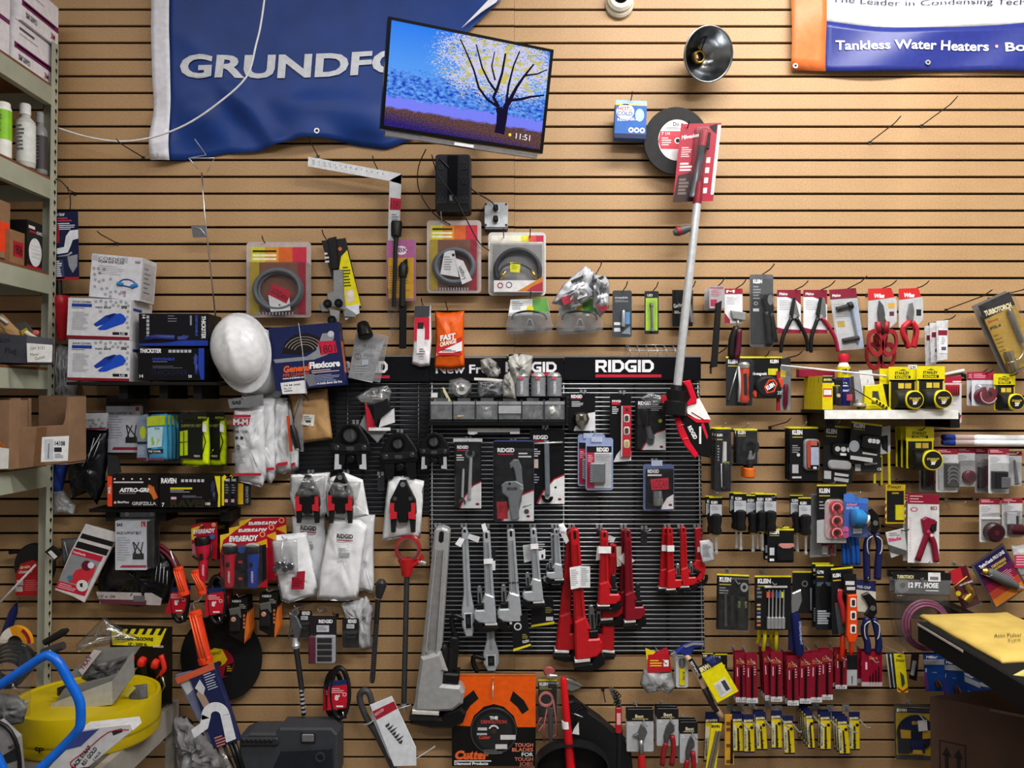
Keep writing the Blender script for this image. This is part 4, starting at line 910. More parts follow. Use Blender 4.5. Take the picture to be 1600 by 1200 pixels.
vest('lime safety vest pouch with black card, front one',280,.13);vest('lime safety vest pouch with black card, rear one',307,.07);hook('holding the lime safety vest pouches',302,646,.1,.15,True,.0)
# work glove packs
def wglove(label,pts,d,bar,s,full=0):
 t=T('work_glove_pack',label,'pack',d,(min(p[0] for p in pts),616,max(p[0] for p in pts),752),'bagged work gloves')
 t.bag('bag',pts,-22,30,'#c6c8ce|.28|0|25|.15',wr=.55,seed=s);t.poly('red_bar',bar,6,10,'#a81c30')
 if full:
  t.poly('foil_header',[(357,624),(412,616),(412,634),(360,638)],2,8,'#8e9096|.25|.5');t.text('SAS',364,632,5,'#16161a',9,w=14,rot=-4,bold=.04);t.box('red_print',366,648,393,652,9,11,'#a01c38');t.poly('red_letters',[(365,655),(392,653),(390,664),(364,664)],9,11,'#9c1a30');t.text('M-M',366,663,8,'#c8c0c4',11.5,w=23,bold=.06);t.text('DERMA TOUGH',364,676,4,'#2a2a30',11,w=25)
  for x in(371,379):t.disc('hand_print',x,684,2.6,9,11,'#303036')
  t.ring('logo_print',373,699,1.6,2.4,9,11,'#303036',n=12,ry=1.8);t.lines(364,708,22,16,7,'#808288',11)
 else:t.tube('crease',[(pts[0][0]+10,640,12),(pts[0][0]+14,680,16),(pts[0][0]+12,730,12)],.6,'#f0f0f4|.2')
 return t
wglove('bagged work gloves with orange trim, farthest back on the glove hook',[(430,624),(452,628),(464,690),(465,734),(450,742),(434,700)],.06,[(454,724),(462,722),(462,727),(454,729)],21)
wglove('bagged work gloves, third from the front on the glove hook',[(412,620),(448,622),(452,680),(453,735),(440,742),(418,736),(412,680)],.09,[(431,724),(450,721),(450,726),(432,729)],22)
wglove('bagged work gloves, second from the front on the glove hook',[(390,622),(428,622),(428,690),(429,744),(420,758),(402,742),(396,690)],.12,[(416,731),(429,730),(429,734),(417,735)],23)
wglove('bagged work gloves with red and black print, foremost',[(362,634),(410,634),(413,690),(414,744),(407,762),(366,752),(362,690)],.15,[(367,739),(409,739),(409,743),(368,743)],24,1)
hook('holding the bagged work gloves',385,624,.12,.17,False,.0)
t=T('padded_envelope','brown padded envelope with a white label beside the work gloves','envelope',.05,(450,612,520,692));t.bag('envelope',[(450,615),(512,607),(515,650),(520,686),(474,692),(460,660)],0,22,'#b08a5c|.65',wr=.3,seed=31);t.poly('label',[(476,647),(494,648),(492,666),(473,663)],20,25,'#d8d8d4');t.lines(477,650,13,8,3,'#707070',25.6);t.box('barcode',480,657,488,660,25,25.7,'#303030')
t=T('utility_knife_set','black and orange folding tool hanging beside the brown envelope','tool',.11,(448,638,474,706));t.rev('handle',456,664,466,703,[(0,3),(.3,5.5),(.8,5),(1,4)],'#16161a|.35',0);t.poly('orange_strip',[(448,650),(452,650),(457,705),(453,706)],-4,4,'#b84018');t.disc('pivot',466,702,2,4,15,CHROME);t.tube('strap',[(474,610,4),(464,640,4),(457,664,4)],.5,'#303034');t.poly('clear_card',[(460,636),(472,612),(474,706),(458,704)],-6,-2,'haze')
t=T('bolt_hook','small twisted wire hook poking out over the brown envelope','hook',.1,(471,614,490,628));t.tube('wire',[(472,614,0),(482,623,6),(489,624,10)],1,DSTEEL);t.tube('wire_end',[(482,623,6),(483,627,10)],1,DSTEEL)
# glove cartons row
t=T('wall_shelf','low black wall shelf under the orange and yellow glove cartons','shelf',.0,(165,789,375,800));t.box('board',168,788,372,793,0,150,'#0a0908|.6');
for x in(195,270,368):t.box('bracket',x-8,793,x+8,808,0,120,'#070707|.6')
t=T('glove_box','black and orange glove carton under the lime vests','box',.18,(168,743,248,792),'disposable glove cartons',pc=1)
t.box('carton',0,0,100,100,-110,0,'#0e0b0c|.4');t.box('orange_end',0,2,9,98,0,.6,'#e0421c');t.text('XL',6,60,4,W,1,rot=-90,w=14);t.text('ASTRO-GRIP',23,52,6,W,.9,w=50,bold=.05,skew=.2);t.lines(23,56,50,5,1,'#8a7878',.7);t.box('white_strip',12,19,70,24,0,.6,'#b8b8bc');glove(t,88,52,.85,'#c86a28',-28,.8);t.text('GRIPZILLA',48,94,5,'#b8b8bc',.9,w=38,bold=.03);t.text('BioMax',20,88,3.4,W,.9,w=18);t.disc('logo',15,86,2,0,.8,'#d8a8a0')
for i in range(5):t.disc('pictogram',14+i*17,11,1.4,0,.6,'#d8c8c8')
t=T('glove_box','black and yellow glove carton beside the orange one','box',.19,(249,744,344,793),'disposable glove cartons',pc=1)
t.box('carton',0,0,100,100,-120,0,'#0b0a0c|.4');t.text('RAVEN',3,22,7.5,W,.9,w=24,bold=.05)
for i in range(6):t.box('pictogram',36+i*6.6,10,40.5+i*6.6,19,0,.6,'#b8b8c0')
t.box('yellow_label',18,36,54,42,0,.6,'#c8c018');t.lines(18,44,34,10,2,'#9a9aa0',.7);t.box('pink_label',19,66,28,74,0,.6,'#d8a8b8');t.lines(38,62,34,8,2,'#70707a',.7);t.text('7',4,97,6,W,.9);t.text('RAVEN',18,98,11,'#23210c',.5,w=64,bold=.05);t.tube('forearm_picture',[(90,82,0),(89,50,0)],3,'#1e2038');glove(t,88,32,.6,'#2a2c48',0,.6);t.poly('yellow_edge',[(91,0),(100,0),(100,98),(96,98),(97,60)],0,.6,'#d8cc10');t.text('100',76,92,4,W,.9)
for i,(x,d) in enumerate(((346,.17),(356,.15))):
 t=T('glove_pack','black and yellow work glove card, %s of the two right of cartons'%('left' if i==0 else 'right'),'card',d,(x,742,x+14,792));t.poly('card',[(x,746),(x+5,742),(x+8,745),(x+15,744),(x+14,790),(x+2,791)],-8,0,'#17171a|.4');t.poly('yellow_edge',[(x,746),(x+5,742),(x+8,745),(x+4,752),(x+4,790),(x,790)],0,.8,'#dccc18');t.text('MAX',x+6,752,4,W,1,w=7);t.box('pink_label',x+5,780,x+10,785,0,.8,'#d898a8');t.lines(x+6,757,6,16,4,'#70707a',.8)
t=T('glove_pack','yellow and black glove card standing under the work gloves','card',.12,(370,752,392,792));t.box('card',370,754,390,790,-20,0,'#1a1a1e|.4');t.box('yellow_panel',372,755,380,788,0,.8,'#d0a420');t.text('GLOVES',388,786,4,'#909094',.8,rot=-90,w=26)
t=T('back_belt_box','large back support belt pack hanging below the glove cartons','pack',.14,(180,799,242,890),pc=1)
t.box('shell_back',0,0,100,98,-45,-43,'#3a3a40|.3');t.box('header',0,0,100,12,-42,-40,'#8a8a90|.3');t.box('carton',2,16,80,100,-42,6,'#c6cad8|.45');t.text('SAS',6,25,4.4,'#1a1a20',6.8,w=9,bold=.05);t.box('red_square',67,17,78,26,6,6.6,'#b01838');t.text('L',70,25,5,W,7);t.text('BACK SUPPORT BELT',6,39,4.2,'#26262e',6.8,w=38);t.lines(6,44,36,42,10,'#a2a6b4',6.6);t.box('belt_picture',46,72,74,82,6,7,'#181a1e');t.poly('red_bar',[(14,96),(18,92),(80,92),(80,96)],6,6.6,'#a82038')
for a,b in(((49,72),(62,52)),((47,52),(54,72)),((48,52),(70,72)),((72,52),(66,72))):t.tube('strap_picture',[(a[0],a[1],7),(b[0],b[1],7)],.8,'#181a1e')
t.box('black_belt',80,18,98,96,-40,0,'#141418|.5')
for x in(18,82):t.ring('hang_loop',x,7,1.6,3,-40,-38,'#e0e0e4',n=12)
t.blister(0,10,100,99,-43,9)
# mirrors, coils, bagged tools (left)
t=T('hose_coil_bag','maroon hose coil packed in a black plastic bag','bag',.08,(150,838,296,950));t.bag('bag',[(160,862),(200,846),(250,852),(272,880),(274,920),(262,944),(210,950),(164,944),(148,920)],-20,40,'#141416|.22',wr=.5,seed=41)
for rr in(62,56):t.tube('hose',[(222+rr*math.cos(a),905+rr*.98*math.sin(a),6) for a in[math.radians(-95+i*8) for i in range(16)]],2.6,'#6a1828|.4')
t.poly('label',[(154,923),(240,925),(256,934),(254,944),(160,941)],16,20,'#b0a8aa');t.poly('label_band',[(156,934),(232,936),(232,944),(162,941)],20,20.6,'#5a2a38');t.text("12' x .06",158,932,4,'#50484a',21,w=26);t.box('barcode',212,929,230,938,20,20.7,'#606064')
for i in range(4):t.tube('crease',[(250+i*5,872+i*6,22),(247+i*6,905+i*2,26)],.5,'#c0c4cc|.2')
t=T('hand_warmer_pouch','tilted white and red pouch picturing a worker','pouch',.12,(133,819,180,832,84,924),pc=1)
t.poly('pouch',[(0,0),(100,0),(112,6),(104,104),(60,100),(0,98),(-6,40)],-12,0,'#d0ccd0|.3',1);t.poly('black_band',[(4,13),(110,13),(110,20),(4,20)],0,.6,'#141416');t.poly('black_band',[(2,25),(106,25),(106,34),(2,34)],0,.6,'#141416');t.poly('photo',[(0,42),(96,42),(96,84),(0,84)],0,.6,'#8a8a92');t.poly('red_band',[(0,36),(98,36),(98,44),(0,44)],0,.8,'#b81c3a');t.text('HotHands',4,42,3.6,'#f0d8dc',1.2,w=20);t.poly('jacket_picture',[(30,82),(36,64),(60,56),(90,50),(94,66),(84,82)],.6,1.2,'#c42c38');t.disc('hood_picture',62,54,8,.6,1.6,'#5a1428');t.disc('cap_picture',74,52,5,1.6,2,'#d0d4e4');t.disc('glove_picture',30,76,4,1.2,1.8,'#3a7c94');t.poly('red_foot',[(0,84),(98,84),(98,95),(0,95)],0,.8,'#b81c3a');t.lines(6,86,60,8,3,'#e8a8b4',1.2);t.disc('inset_picture',76,82,9,.8,1.8,'#d8d8dc');t.poly('inset_detail',[(66,80),(74,78),(80,84),(72,84)],1.8,2.2,'#202024')
t=T('disc_pack','round red carded pack behind the slotted post','pack',.05,(25,846,92,932));t.disc('black_coil',56,884,32,0,14,'#18181a|.4',2,36);t.poly('red_card',[(28,930),(28,896),(36,880),(54,874),(72,880),(80,896),(80,928)],14,16,'#b0141e|.4');t.text('drain',35,888,5,'#f0d8b0',16.6,w=16,rot=-8);t.text('cleaner',33,895,5,'#f0e0d8',16.6,w=22,rot=-6);t.box('white_label',30,905,40,913,16,16.6,'#c8c4c4');t.box('white_label',28,915,39,923,16,16.6,'#c8c4c4');t.lines(42,905,26,18,6,'#d06068',16.5);t.disc('top_bar',48,861,5,0,10,BK);t.rev('bar',16,863,56,859,[(0,3),(1,3)],BK,4)
t=T('magnet_tag','small black magnet tag with white label on the post','tag',.16,(72,852,100,876));t.poly('block',[(71,862),(83,852),(99,863),(88,875)],0,10,'#0c0c0e|.3',1);t.poly('white_label',[(77,862),(82,859),(92,869),(87,873)],10,10.8,'#d4d4d4')
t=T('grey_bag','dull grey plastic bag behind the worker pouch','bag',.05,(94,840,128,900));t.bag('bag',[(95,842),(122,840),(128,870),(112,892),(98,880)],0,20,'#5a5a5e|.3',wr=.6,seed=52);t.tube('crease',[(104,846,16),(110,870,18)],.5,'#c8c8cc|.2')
t=T('white_rod','white plastic rod slanting behind the slotted post','rod',.10,(-10,880,58,950));t.tube('rod',[(-14,958,10),(56,882,0)],1.8,'#d0d0d4|.4')
t=T('blue_tool','blue handled tool hanging behind the left post','tool',.05,(8,945,34,990));t.rev('handle',26,945,10,992,[(0,3),(.2,6),(1,7)],'#1c2460|.35',6);t.tube('tip',[(26,945,6),(31,934,6)],1.6,DSTEEL)
# flashlight cards
def evg(t,x0,y0,x1,y1,z):
 t.poly('yellow_edge',[(x0,y0+12),(x0+8,y0+4),(x1,y0),(x1,y0+20),(x0,y0+24)],z,z+.4,'#d8b020')
t=T('flashlight_card','red flashlight on a red card, left of the battery cards','flashlight',.11,(299,817,341,908));t.poly('card',[(299,822),(312,817),(339,816),(340,840),(339,875),(300,862)],-2,0,'#a01428|.35');t.poly('yellow_edge',[(299,826),(318,819),(304,832),(299,846)],0,.5,'#d8b028');t.text('EVEREADY',302,834,6,W,1,w=34,rot=-4,bold=.05,skew=.15);t.disc('badge',334,820,3.4,0,1,'#d89060')
t.rev('black_ring',318,838,319,850,[(0,11),(.2,12),(1,11.5)],'#0c0c0e|.35',14,n=24);t.rev('head',319,848,320,874,[(0,11),(.5,10.5),(1,7)],'#b01832|.3',14);t.rev('barrel',320,872,319,905,[(0,7),(.9,7.2),(1,6)],'#b41834|.3',14);t.rb('switch',317,860,323,872,2,26,42,'#16161a|.4',1);t.text('EVEREADY',321,880,3,'#f0d0d4',36,rot=90,w=17);t.tube('lanyard',[(304,868,16),(316,874,30),(332,868,16),(333,850,14)],1.6,'#26262a');t.disc('blue_lens',333,838,4,8,12,'#3a5aa0');t.disc('yellow_badge',304,841,3.4,0,1,'#d8b860');t.poly('side_label',[(300,850),(306,848),(307,864),(301,866)],0,1,'#c87888')
hook('holding the red flashlight card',319,822,.1,.15,True,.0)
t=T('work_light_card','dark card with gold lettering behind the red flashlight','card',.05,(306,810,360,875));t.poly('card',[(306,811),(360,809),(358,868),(308,872)],0,2,'#15110c|.4');t.text('NIGHT',334,826,5.5,'#b89848',2.6,w=18,bold=.02);t.poly('red_foot',[(330,850),(358,846),(357,870),(332,876)],2,2.6,'#6a1020')
def battcard(label,x,y,d,full):
 t=T('flashlight_card',label,'flashlight',d,(x,y,x+73,y+88),'twin flashlight cards')
 t.poly('card',[(x,y+6),(x+20,y+2),(x+73,y),(x+74,y+88),(x+58,y+88),(x,y+84)],-2,0,'#a81428|.35');t.poly('yellow_edge',[(x,y+6),(x+20,y+2),(x+5,y+14),(x,y+34)],0,.5,'#e0b828');t.poly('yellow_edge',[(x+56,y+18),(x+73,y+12),(x+74,y+26)],0,.5,'#d8a020');t.text('EVEREADY',x+14,y+16,8,W,1,w=45,rot=-2,bold=.06,skew=.15);t.ring('badge',x+66,y+5,3,4.4,0,1,'#e0a070',n=16)
 if full:
  t.poly('black_panel',[(x+2,y+38),(x+72,y+20),(x+73,y+74),(x+58,y+86),(x+10,y+86)],.2,.8,'#0c0c10')
  for c,xx in(('#b4162c|.3',17),('#1c3c9c|.3',53)):
   t.rev('lamp_ring',x+xx,y+22,x+xx,y+35,[(0,10),(.3,11.5),(.6,11.5),(.65,10),(1,9)],'#17171a|.3',12,n=20);t.disc('lamp_glass',x+xx,y+21,10.5,14,30,'#9a9894|.2',2,4);t.rev('barrel',x+xx,y+34,x+xx-1,y+86,[(0,9.5),(.3,8),(.95,7.5),(1,6.5)],c,12,n=20);t.rb('switch',x+xx-3,y+46,x+xx+2,y+53,1.5,30,40,BK,1);t.text('EVEREADY',x+xx,y+60,3,'#e8d8e0',37,rot=90,w=18)
  for yy in(38,64):t.rev('battery',x+35,y+yy,x+35,y+yy+22,[(0,5.5),(.02,6.4),(1,6.4)],'#101014|.3',8);t.box('battery_mark',x+32,y+yy+6,x+38,y+yy+10,26,27,'#b82038')
  t.disc('blue_badge',x+35,y+28,6,4,10,'#2a4a90');t.blister(x+6,y+20,x+66,y+87,1,44,r=6)
 return t
battcard('twin flashlight card, farthest back of the three stacked cards',374,808,.05,0);battcard('twin flashlight card, middle of the three stacked cards',358,819,.09,0);battcard('twin flashlight card with red and blue lights, foremost',344,830,.13,1);hook('holding the twin flashlight cards',380,836,.09,.15,True,.0)
# extension cords with red tags
def cordset(label,x,y,d,s=1,rot=0,n=1):
 t=T('extension_cord_pack',label,'cord',d,(x,y,x+32*s,y+76*s),'tagged extension cords');X=lambda u:x+u*s;Y=lambda v:y+v*s
 for k in range(3):t.tube('cord_loop',[(X(16+k*1.5+13*math.cos(a)),Y(38+36*math.sin(a)),k*7) for a in[6.2832*i/22 for i in range(22)]],3.2*s,'#121214|.4',closed=True)
 sk=rot;t.poly('tag',[(X(3+sk),Y(28)),(X(33+sk),Y(24)),(X(31-sk),Y(58)),(X(1-sk),Y(62))],20,22,'#b4142a|.4');t.poly('tag_top',[(X(3+sk),Y(28)),(X(33+sk),Y(24)),(X(33+sk),Y(17)),(X(5+sk),Y(20))],20,22,'#182858');t.text("8'",X(12),Y(47),7*s,W,22.6,bold=.04);t.lines(X(6),Y(30),20*s,8*s,3,'#e8a8b0',22.5);t.ring('logo',X(26),Y(39),2*s,2.8*s,22,22.5,'#f0d0d4',n=12);t.box('barcode',X(14),Y(55),X(24),Y(57),22,22.5,W);t.rev('plug',X(24),Y(62),X(27),Y(74),[(0,2),(.5,2.6),(1,2)],'#0c0c0e',14);t.tube('prong',[(X(23),Y(64),20),(X(25),Y(70),22)],.8,CHROME)
 return t
cordset('black extension cord with red tag, left of the orange handles',264,896,.10,1.0,4);cordset('black extension cord with red tag in front of the rear one',322,898,.12,1.0,0);cordset('black extension cord with red tag, rear one of the pair',332,894,.08,.95,0)
cordset('black extension cord with red tag below the screw extractor pack',512,1040,.10,1.08,0);cordset('black extension cord half hidden behind the lower red tagged cord',505,1046,.05,1.0,0)
# orange handled caulk guns
def ogun(label,x0,y0,x1,y1,r,d,ext=None):
 t=T('orange_tool',label,'tool',d,(min(x0,x1)-r,y0,max(x0,x1)+r,y1));t.rev('grip',x0,y0,x1,y1,[(0,r*.8),(.03,r*1.1),(.1,r*1.1),(.12,r),(.88,r*1.1),(.9,r*1.25),(1,r*1.2)],'#d63c1c|.35',0,n=12,smooth=False)
 for k in(-.5,0,.5):t.tube('grip_rib',[(x0+r*k,y0+5,r*2.6),(x1+r*k*1.1,y1-8,r*2.8)],r*.14,'#f06038|.35')
 if ext:
  for e in ext:t.tube('wire_loop',e,1.3,'#c8c8cc|.25|.9',sub=3)
 return t
ogun('orange handled tool at the maroon hose coil',278,886,288,930,7,.14,[[(276,886,0),(270,872,0),(264,860,-10)]])
ogun('orange handled tool between the two cord packs',305,890,318,928,6.5,.13,[[(317,928,6),(314,936,6),(300,944,6),(297,960,6)],[(317,930,6),(312,938,10),(304,940,10),(306,954,10)]])
ogun('long orange handled drain tool above the drain pipe card',304,954,322,1036,9,.17,None)
# head lamps
def lamp(label,x,y,d,n):
 t=T('headlamp_card',label,'headlamp',d,(x,y,x+34,y+72),'carded work lamps');t.poly('card',[(x,y+2),(x+28,y),(x+30,y+52),(x+22,y+70),(x,y+58)],-2,0,'#120f0d|.35');t.poly('orange_edge',[(x+27,y+30),(x+30,y+20),(x+32,y+52),(x+24,y+72),(x+24,y+58)],0,.6,'#c86420');t.text('NEBO',x+5,y+7,3.4,'#c8c8c8',.8,w=14);t.lines(x+16,y+10,11,8,3,'#8a8a8a',.6)
 t.rb('lamp_body',x+2,y+14,x+18,y+52,3,1,18,'#1a1a1c|.4',2);t.poly('grey_arm',[(x+2,y+16),(x+18,y+13),(x+20,y+30),(x+15,y+24),(x+4,y+26)],4,21,'#50524e|.4',1);t.disc('bulb',x+9,y+32,4,18,22,'#b08070|.2',1)
 for i in range(4):t.box('pictogram',x+22,y+26+i*6,x+25,y+30+i*6,0,.6,'#b06848')
 return t
a=lamp('carded black work lamp with orange edge, front of the left lamp hook',358,934,.13,0)
for i in range(3):a.dup(22*(i+1),'carded black work lamp, %s behind the left front card'%ORD[i],'carded work lamps')
a=lamp('carded black work lamp with orange edge, front of the right lamp hook',405,926,.12,0)
for i in range(2):a.dup(22*(i+1),'carded black work lamp, %s behind the right front card'%ORD[i],'carded work lamps')
hook('holding the left carded work lamps',374,938,.13,.16);hook('holding the right carded work lamps',420,930,.12,.15)
# black cut-off disc
t=T('cutting_disc','large black cutting disc with yellow and red label','cutting wheel',.04,(280,958,412,1097));t.disc('wheel',346,1028,64,0,4,'#0e0e10|.7',.6,68,n=64);t.disc('label',345,1036,21,4,4.5,'#8c1428',0,23,n=32);t.poly('yellow_half',[(328,1016),(336,1012),(348,1014),(356,1030),(352,1036),(346,1040),(326,1040)],4.5,5,'#d8b818');t.text('DEWALT',331,1024,4.4,'#20200c',5.5,w=16,rot=-12);t.disc('arbor',343,1036,4,5,6,'#3a2c1c');t.poly('black_sector',[(353,1040),(366,1034),(360,1054),(350,1056)],4.5,5,'#0c0c0c');t.lines(355,1040,8,10,3,'#b09020',5.4)
# ================================================================ black tool display panel
t=T('display_panel','black wire grid display panel with branded headers holding plumbing tools','display',.0,(463,558,1100,1018))
t.box('backing',463,596,672,802,2,12,'#202226|.5');t.poly('backing',[(672,596),(1092,596),(1100,1018),(672,1018)],2,12,'#222428|.5')
for x in(520,565,620):t.box('upright',x,596,x+6,802,12,16,'#0c0d0f')
for x in(672,727,780,833,882,935,988,1040,1086):t.box('upright',x,596,x+5,1017,12,16,'#0c0d0f')
WG='#c2c4ca|.4|.5'
y=600.0
while y<802:t.tube('grid_wire',[(463,y,30),(672,y,30)],.75,'#4a4c52|.35|.9',n=5);y+=7.05
y=600.0;i=0
while y<1016:e=(y-600)*.019;t.tube('grid_wire',[(673,y,30),(1091+e,y,30)],.85,WG,n=5);y+=7.0
for x in(545,600,655):t.tube('grid_upright',[(x,598,27),(x,800,27)],.8,'#5a5c62|.35|.9',n=5)
for x in(676,880,1088):t.tube('grid_upright',[(x,598,27),(x+(7 if x>1000 else 0),1016,27)],1,WG,n=5)
HB='#0c0d12|.3'
t.box('header',480,558,672,596,20,36,HB);t.box('header',673,560,880,595,20,36,HB);t.box('header',881,559,1092,594,20,36,HB);t.box('header_edge',480,556.5,1092,558.5,18,36,'#7a7c80|.4')
def ridgid(x0,y1,h,w_,z,th=None):
 """block letters with cut corners"""
 th=th or h*.24;u=w_/6.2;G=lambda pts,nm='lettering':t.poly(nm,[(x0+a*u,y1-b*h) for a,b in pts],z,z+.8,'#e8e8ee')
 s_=th/u;v=th/h
 for k,(o,ch) in enumerate(((0,'R'),(1.18,'I'),(1.56,'D'),(2.74,'G'),(3.95,'I'),(4.33,'D'))):
  if ch=='I':G([(o,0),(o+s_,0),(o+s_,1),(o,1)])
  if ch=='R':
   G([(o,0),(o+s_,0),(o+s_,1),(o,1)]);G([(o+s_,1),(o+.85,1),(o+1.05,.85),(o+1.05,.5),(o+.85,.33),(o+s_,.33),(o+s_,.33+v*.8),(o+.75,.33+v*.8),(o+1.05-s_,.6),(o+1.05-s_,.78),(o+.75,1-v),(o+s_,1-v)]);G([(o+.5,.36),(o+.76,.36),(o+1.1,0),(o+.8,0)])
  if ch=='D':
   G([(o,0),(o+s_,0),(o+s_,1),(o,1)]);G([(o+s_,1),(o+.75,1),(o+1.1,.7),(o+1.1,.3),(o+.75,0),(o+s_,0),(o+s_,v),(o+.68,v),(o+1.1-s_,.38),(o+1.1-s_,.62),(o+.68,1-v),(o+s_,1-v)])
  if ch=='G':
   G([(o+1.08,1),(o+.35,1),(o,.7),(o,.3),(o+.35,0),(o+1.08,0),(o+1.08,.55),(o+.55,.55),(o+.55,.55-v*.8),(o+1.08-s_,.55-v*.8),(o+1.08-s_,v),(o+.42,v),(o+s_,.38),(o+s_,.62),(o+.42,1-v),(o+1.08,1-v)])
def redline(x0,x1,y):t.box('red_underline',x0,y,x1,y+4.5,36,37,'#b81c34')
ridgid(929,582,19,103,36.2);redline(929,1031,585.5);ridgid(790,582,16,90,36.2);redline(826,872,583);ridgid(536,583,18,82,36.2);redline(536,611,587)
t.text('New From',682,583.5,13,'#dfe0e6',37,w=100,bold=.025)
def clip(what,x,y,dd=.05):
 o=T('grid_clip','small steel panel clip '+what,'clip',.03,(x-5,y-4,x+5,y+6));o.box('tab',x-5,y-4,x-1,y+3,0,6,'#c4c6ca|.3|.8');o.box('tab',x+1,y-4,x+5,y+3,0,6,'#c4c6ca|.3|.8');o.box('plate',x-4.5,y+1,x+4.5,y+11,0,3,'#55575c|.35|.9');o.tube('prong',[(x,y+4,3),(x,y+3,dd*900),(x+.3,y+1,dd*1000)],.8,STEEL)
 # ---------------------------------------------------------------- bins and what stands over them
BX=[(672,708),(707,743),(743,779),(778,815),(815,850),(850,883)]
BL=['empty','holding a brass fitting','holding a small clear bag','with a raised front lip','full of small screws','full of white paper bags']
for i,((a,b),l) in enumerate(zip(BX,BL)):
 t=T('parts_tray','clear front parts tray '+l+' below the branded header','tray',.09,(a,620,b,658),'row of clear parts trays')
 t.box('back_panel',a+1,620,b-1,656,-52,-50,'#4c4e52');t.box('floor_panel',a+1,655,b-1,658,-50,0,'#1a1b1e');t.box('side_panel',a,624,a+1.5,658,-50,0,'#2e3034');t.box('side_panel',b-1.5,624,b,658,-50,0,'#2e3034');t.box('front_panel',a+1,630,b-1,657,-1.5,0,'haze');t.box('front_rim',a+1,627,b-1,632,-2,2,'#8a8d92|.3');t.box('label_holder',a+8,622,b-8,628,-3,1,'#4a4c50|.3');t.box('base_lip',a,657,b,660,-50,2,'#0c0c0e')
 if i==1:t.rev('brass_fitting',a+4,652,a+18,650,[(0,3),(.3,3.6),(.4,2.4),(.8,2.2),(1,1)],BRASS,-12)
 if i==2:t.bag('small_bag',[(a+8,634),(a+24,633),(a+26,652),(a+16,655),(a+10,650)],-40,20,'pouch',seed=3)
 if i==3:t.box('raised_lip',a+1,634,b-1,646,-4,4,'#9a9ca0|.3');t.box('dark_mouth',a+2,622,b-2,633,-30,-28,BK)
 if i==4:
  for k in range(12):x=a+6+(k*7)%22;t.tube('screw',[(x,636+k,-20),(x+5,642+k,-14)],.7,'#c0b8a8|.3|.8',n=5)
 if i==5:t.bag('paper_bag',[(a+3,626),(a+24,622),(a+29,640),(a+26,654),(a+6,653)],-30,26,'#c8cac8|.5',wr=.8,seed=5)
t=T('tray_rail','black rail with drawers under the row of clear trays','rail',.03,(670,656,884,664));t.box('rail',670,660,884,664,0,62,'#0a0a0c|.4');t.box('top_plate',690,616,884,621,0,40,'#1a1b1e|.4');t.box('end_plate',883,618,886,662,0,60,'#141416|.4')
def crumple(label,pts,d,mat,s,bulge=28,marks=()):
 t=T('plastic_bag',label,'bag',d,(min(p[0] for p in pts),min(p[1] for p in pts),max(p[0] for p in pts),max(p[1] for p in pts)));t.bag('bag',pts,0,bulge,mat,wr=1.0,seed=s)
 for(tx,x,y,h,r) in marks:t.text(tx,x,y,h,'#202024',bulge+5,rot=r,bold=.01)
 return t
crumple('crumpled grey bag in front of the header lettering',[(750,562),(764,558),(776,566),(782,580),(778,590),(762,590),(752,576)],.06,'#8c8c8a|.4|0|30|.25',3)
t=T('coil_roll','grey coiled roll in a clear bag on the left trays','roll',.06,(698,590,736,622));t.rev('roll',716,606,733,614,[(0,13),(.9,13.5),(1,10)],'#5c5d5e|.4',0);t.ring('roll_end',722,608,4,9,34,38,'#b0b0ae|.3',n=20)
for i in range(3):t.ring('winding',720,607,9+i*1.5,10+i*1.5,30-i*4,36-i*4,'#8a8a88',90,300,n=18)
t.bag('clear_bag',[(702,594),(720,590),(734,596),(738,612),(722,624),(700,616)],6,34,'haze',wr=.5,seed=7)
t=T('green_cap','dark green cap with a cream stick on the first tray','cap',.07,(682,604,706,626));t.rev('cap',690,607,690,622,[(0,5),(1,6)],'#182620|.4',0);t.poly('stick',[(690,606),(694,605),(706,628),(702,630)],8,12,'#c8c0a0');t.box('white_block',674,614,684,621,0,10,'#c8cac8');t.poly('white_label',[(680,623),(697,622),(696,627),(679,628)],10,12,'#d8dad8')
crumple('bag printed with bold letters beside the coiled roll',[(747,596),(782,594),(790,604),(786,620),(748,622),(745,608)],.06,'#777a80|.3|0|30|.2',9,24,[('ROS',754,606,7,-2)])
t=T('white_strip','white strip lying across the printed bag','strip',.09,(741,589,786,596));t.poly('strip',[(741,590),(768,591),(786,593),(785,596),(741,594)],0,3,'#d0d0ca')
crumple('tall cloudy bag standing beside the three canisters',[(791,554),(814,552),(833,556),(830,580),(824,604),(802,606),(796,580)],.07,'#a6a6a2|.35|0|30|.2',12,26,[('C',812,582,6,-30)])
crumple('cloudy bag with black marks leaning on the tall bag',[(788,586),(796,580),(804,600),(806,622),(786,620),(784,604)],.1,'#9a9a96|.35|0|30|.2',13,18,[('R',796,606,6,-70)])
for i,x in enumerate((815,841,866)):
 t=T('canister','small grey canister with red oval mark, %s of three'%['leftmost','middle','rightmost'][i],'canister',.07,(x-12,582,x+12,620),'grey canisters');t.rev('body',x,588,x,620,[(0,11),(.05,11.5),(.95,11.5),(1,10)],'#4a4c52|.3|.4',0,n=22);t.rev('top',x,582,x,588,[(0,6),(.4,9),(1,11)],'#a8aaac|.3|.5',0);t.rev('label',x,590,x,619,[(0,11.8),(1,11.8)],'#75787e|.35',0,n=22);t.disc('red_oval',x-1,591,4,33,34.5,'#b04858',0,2.4);t.text('THREADING',x+2,616,4,'#d8dae0',35,rot=-90,w=20)
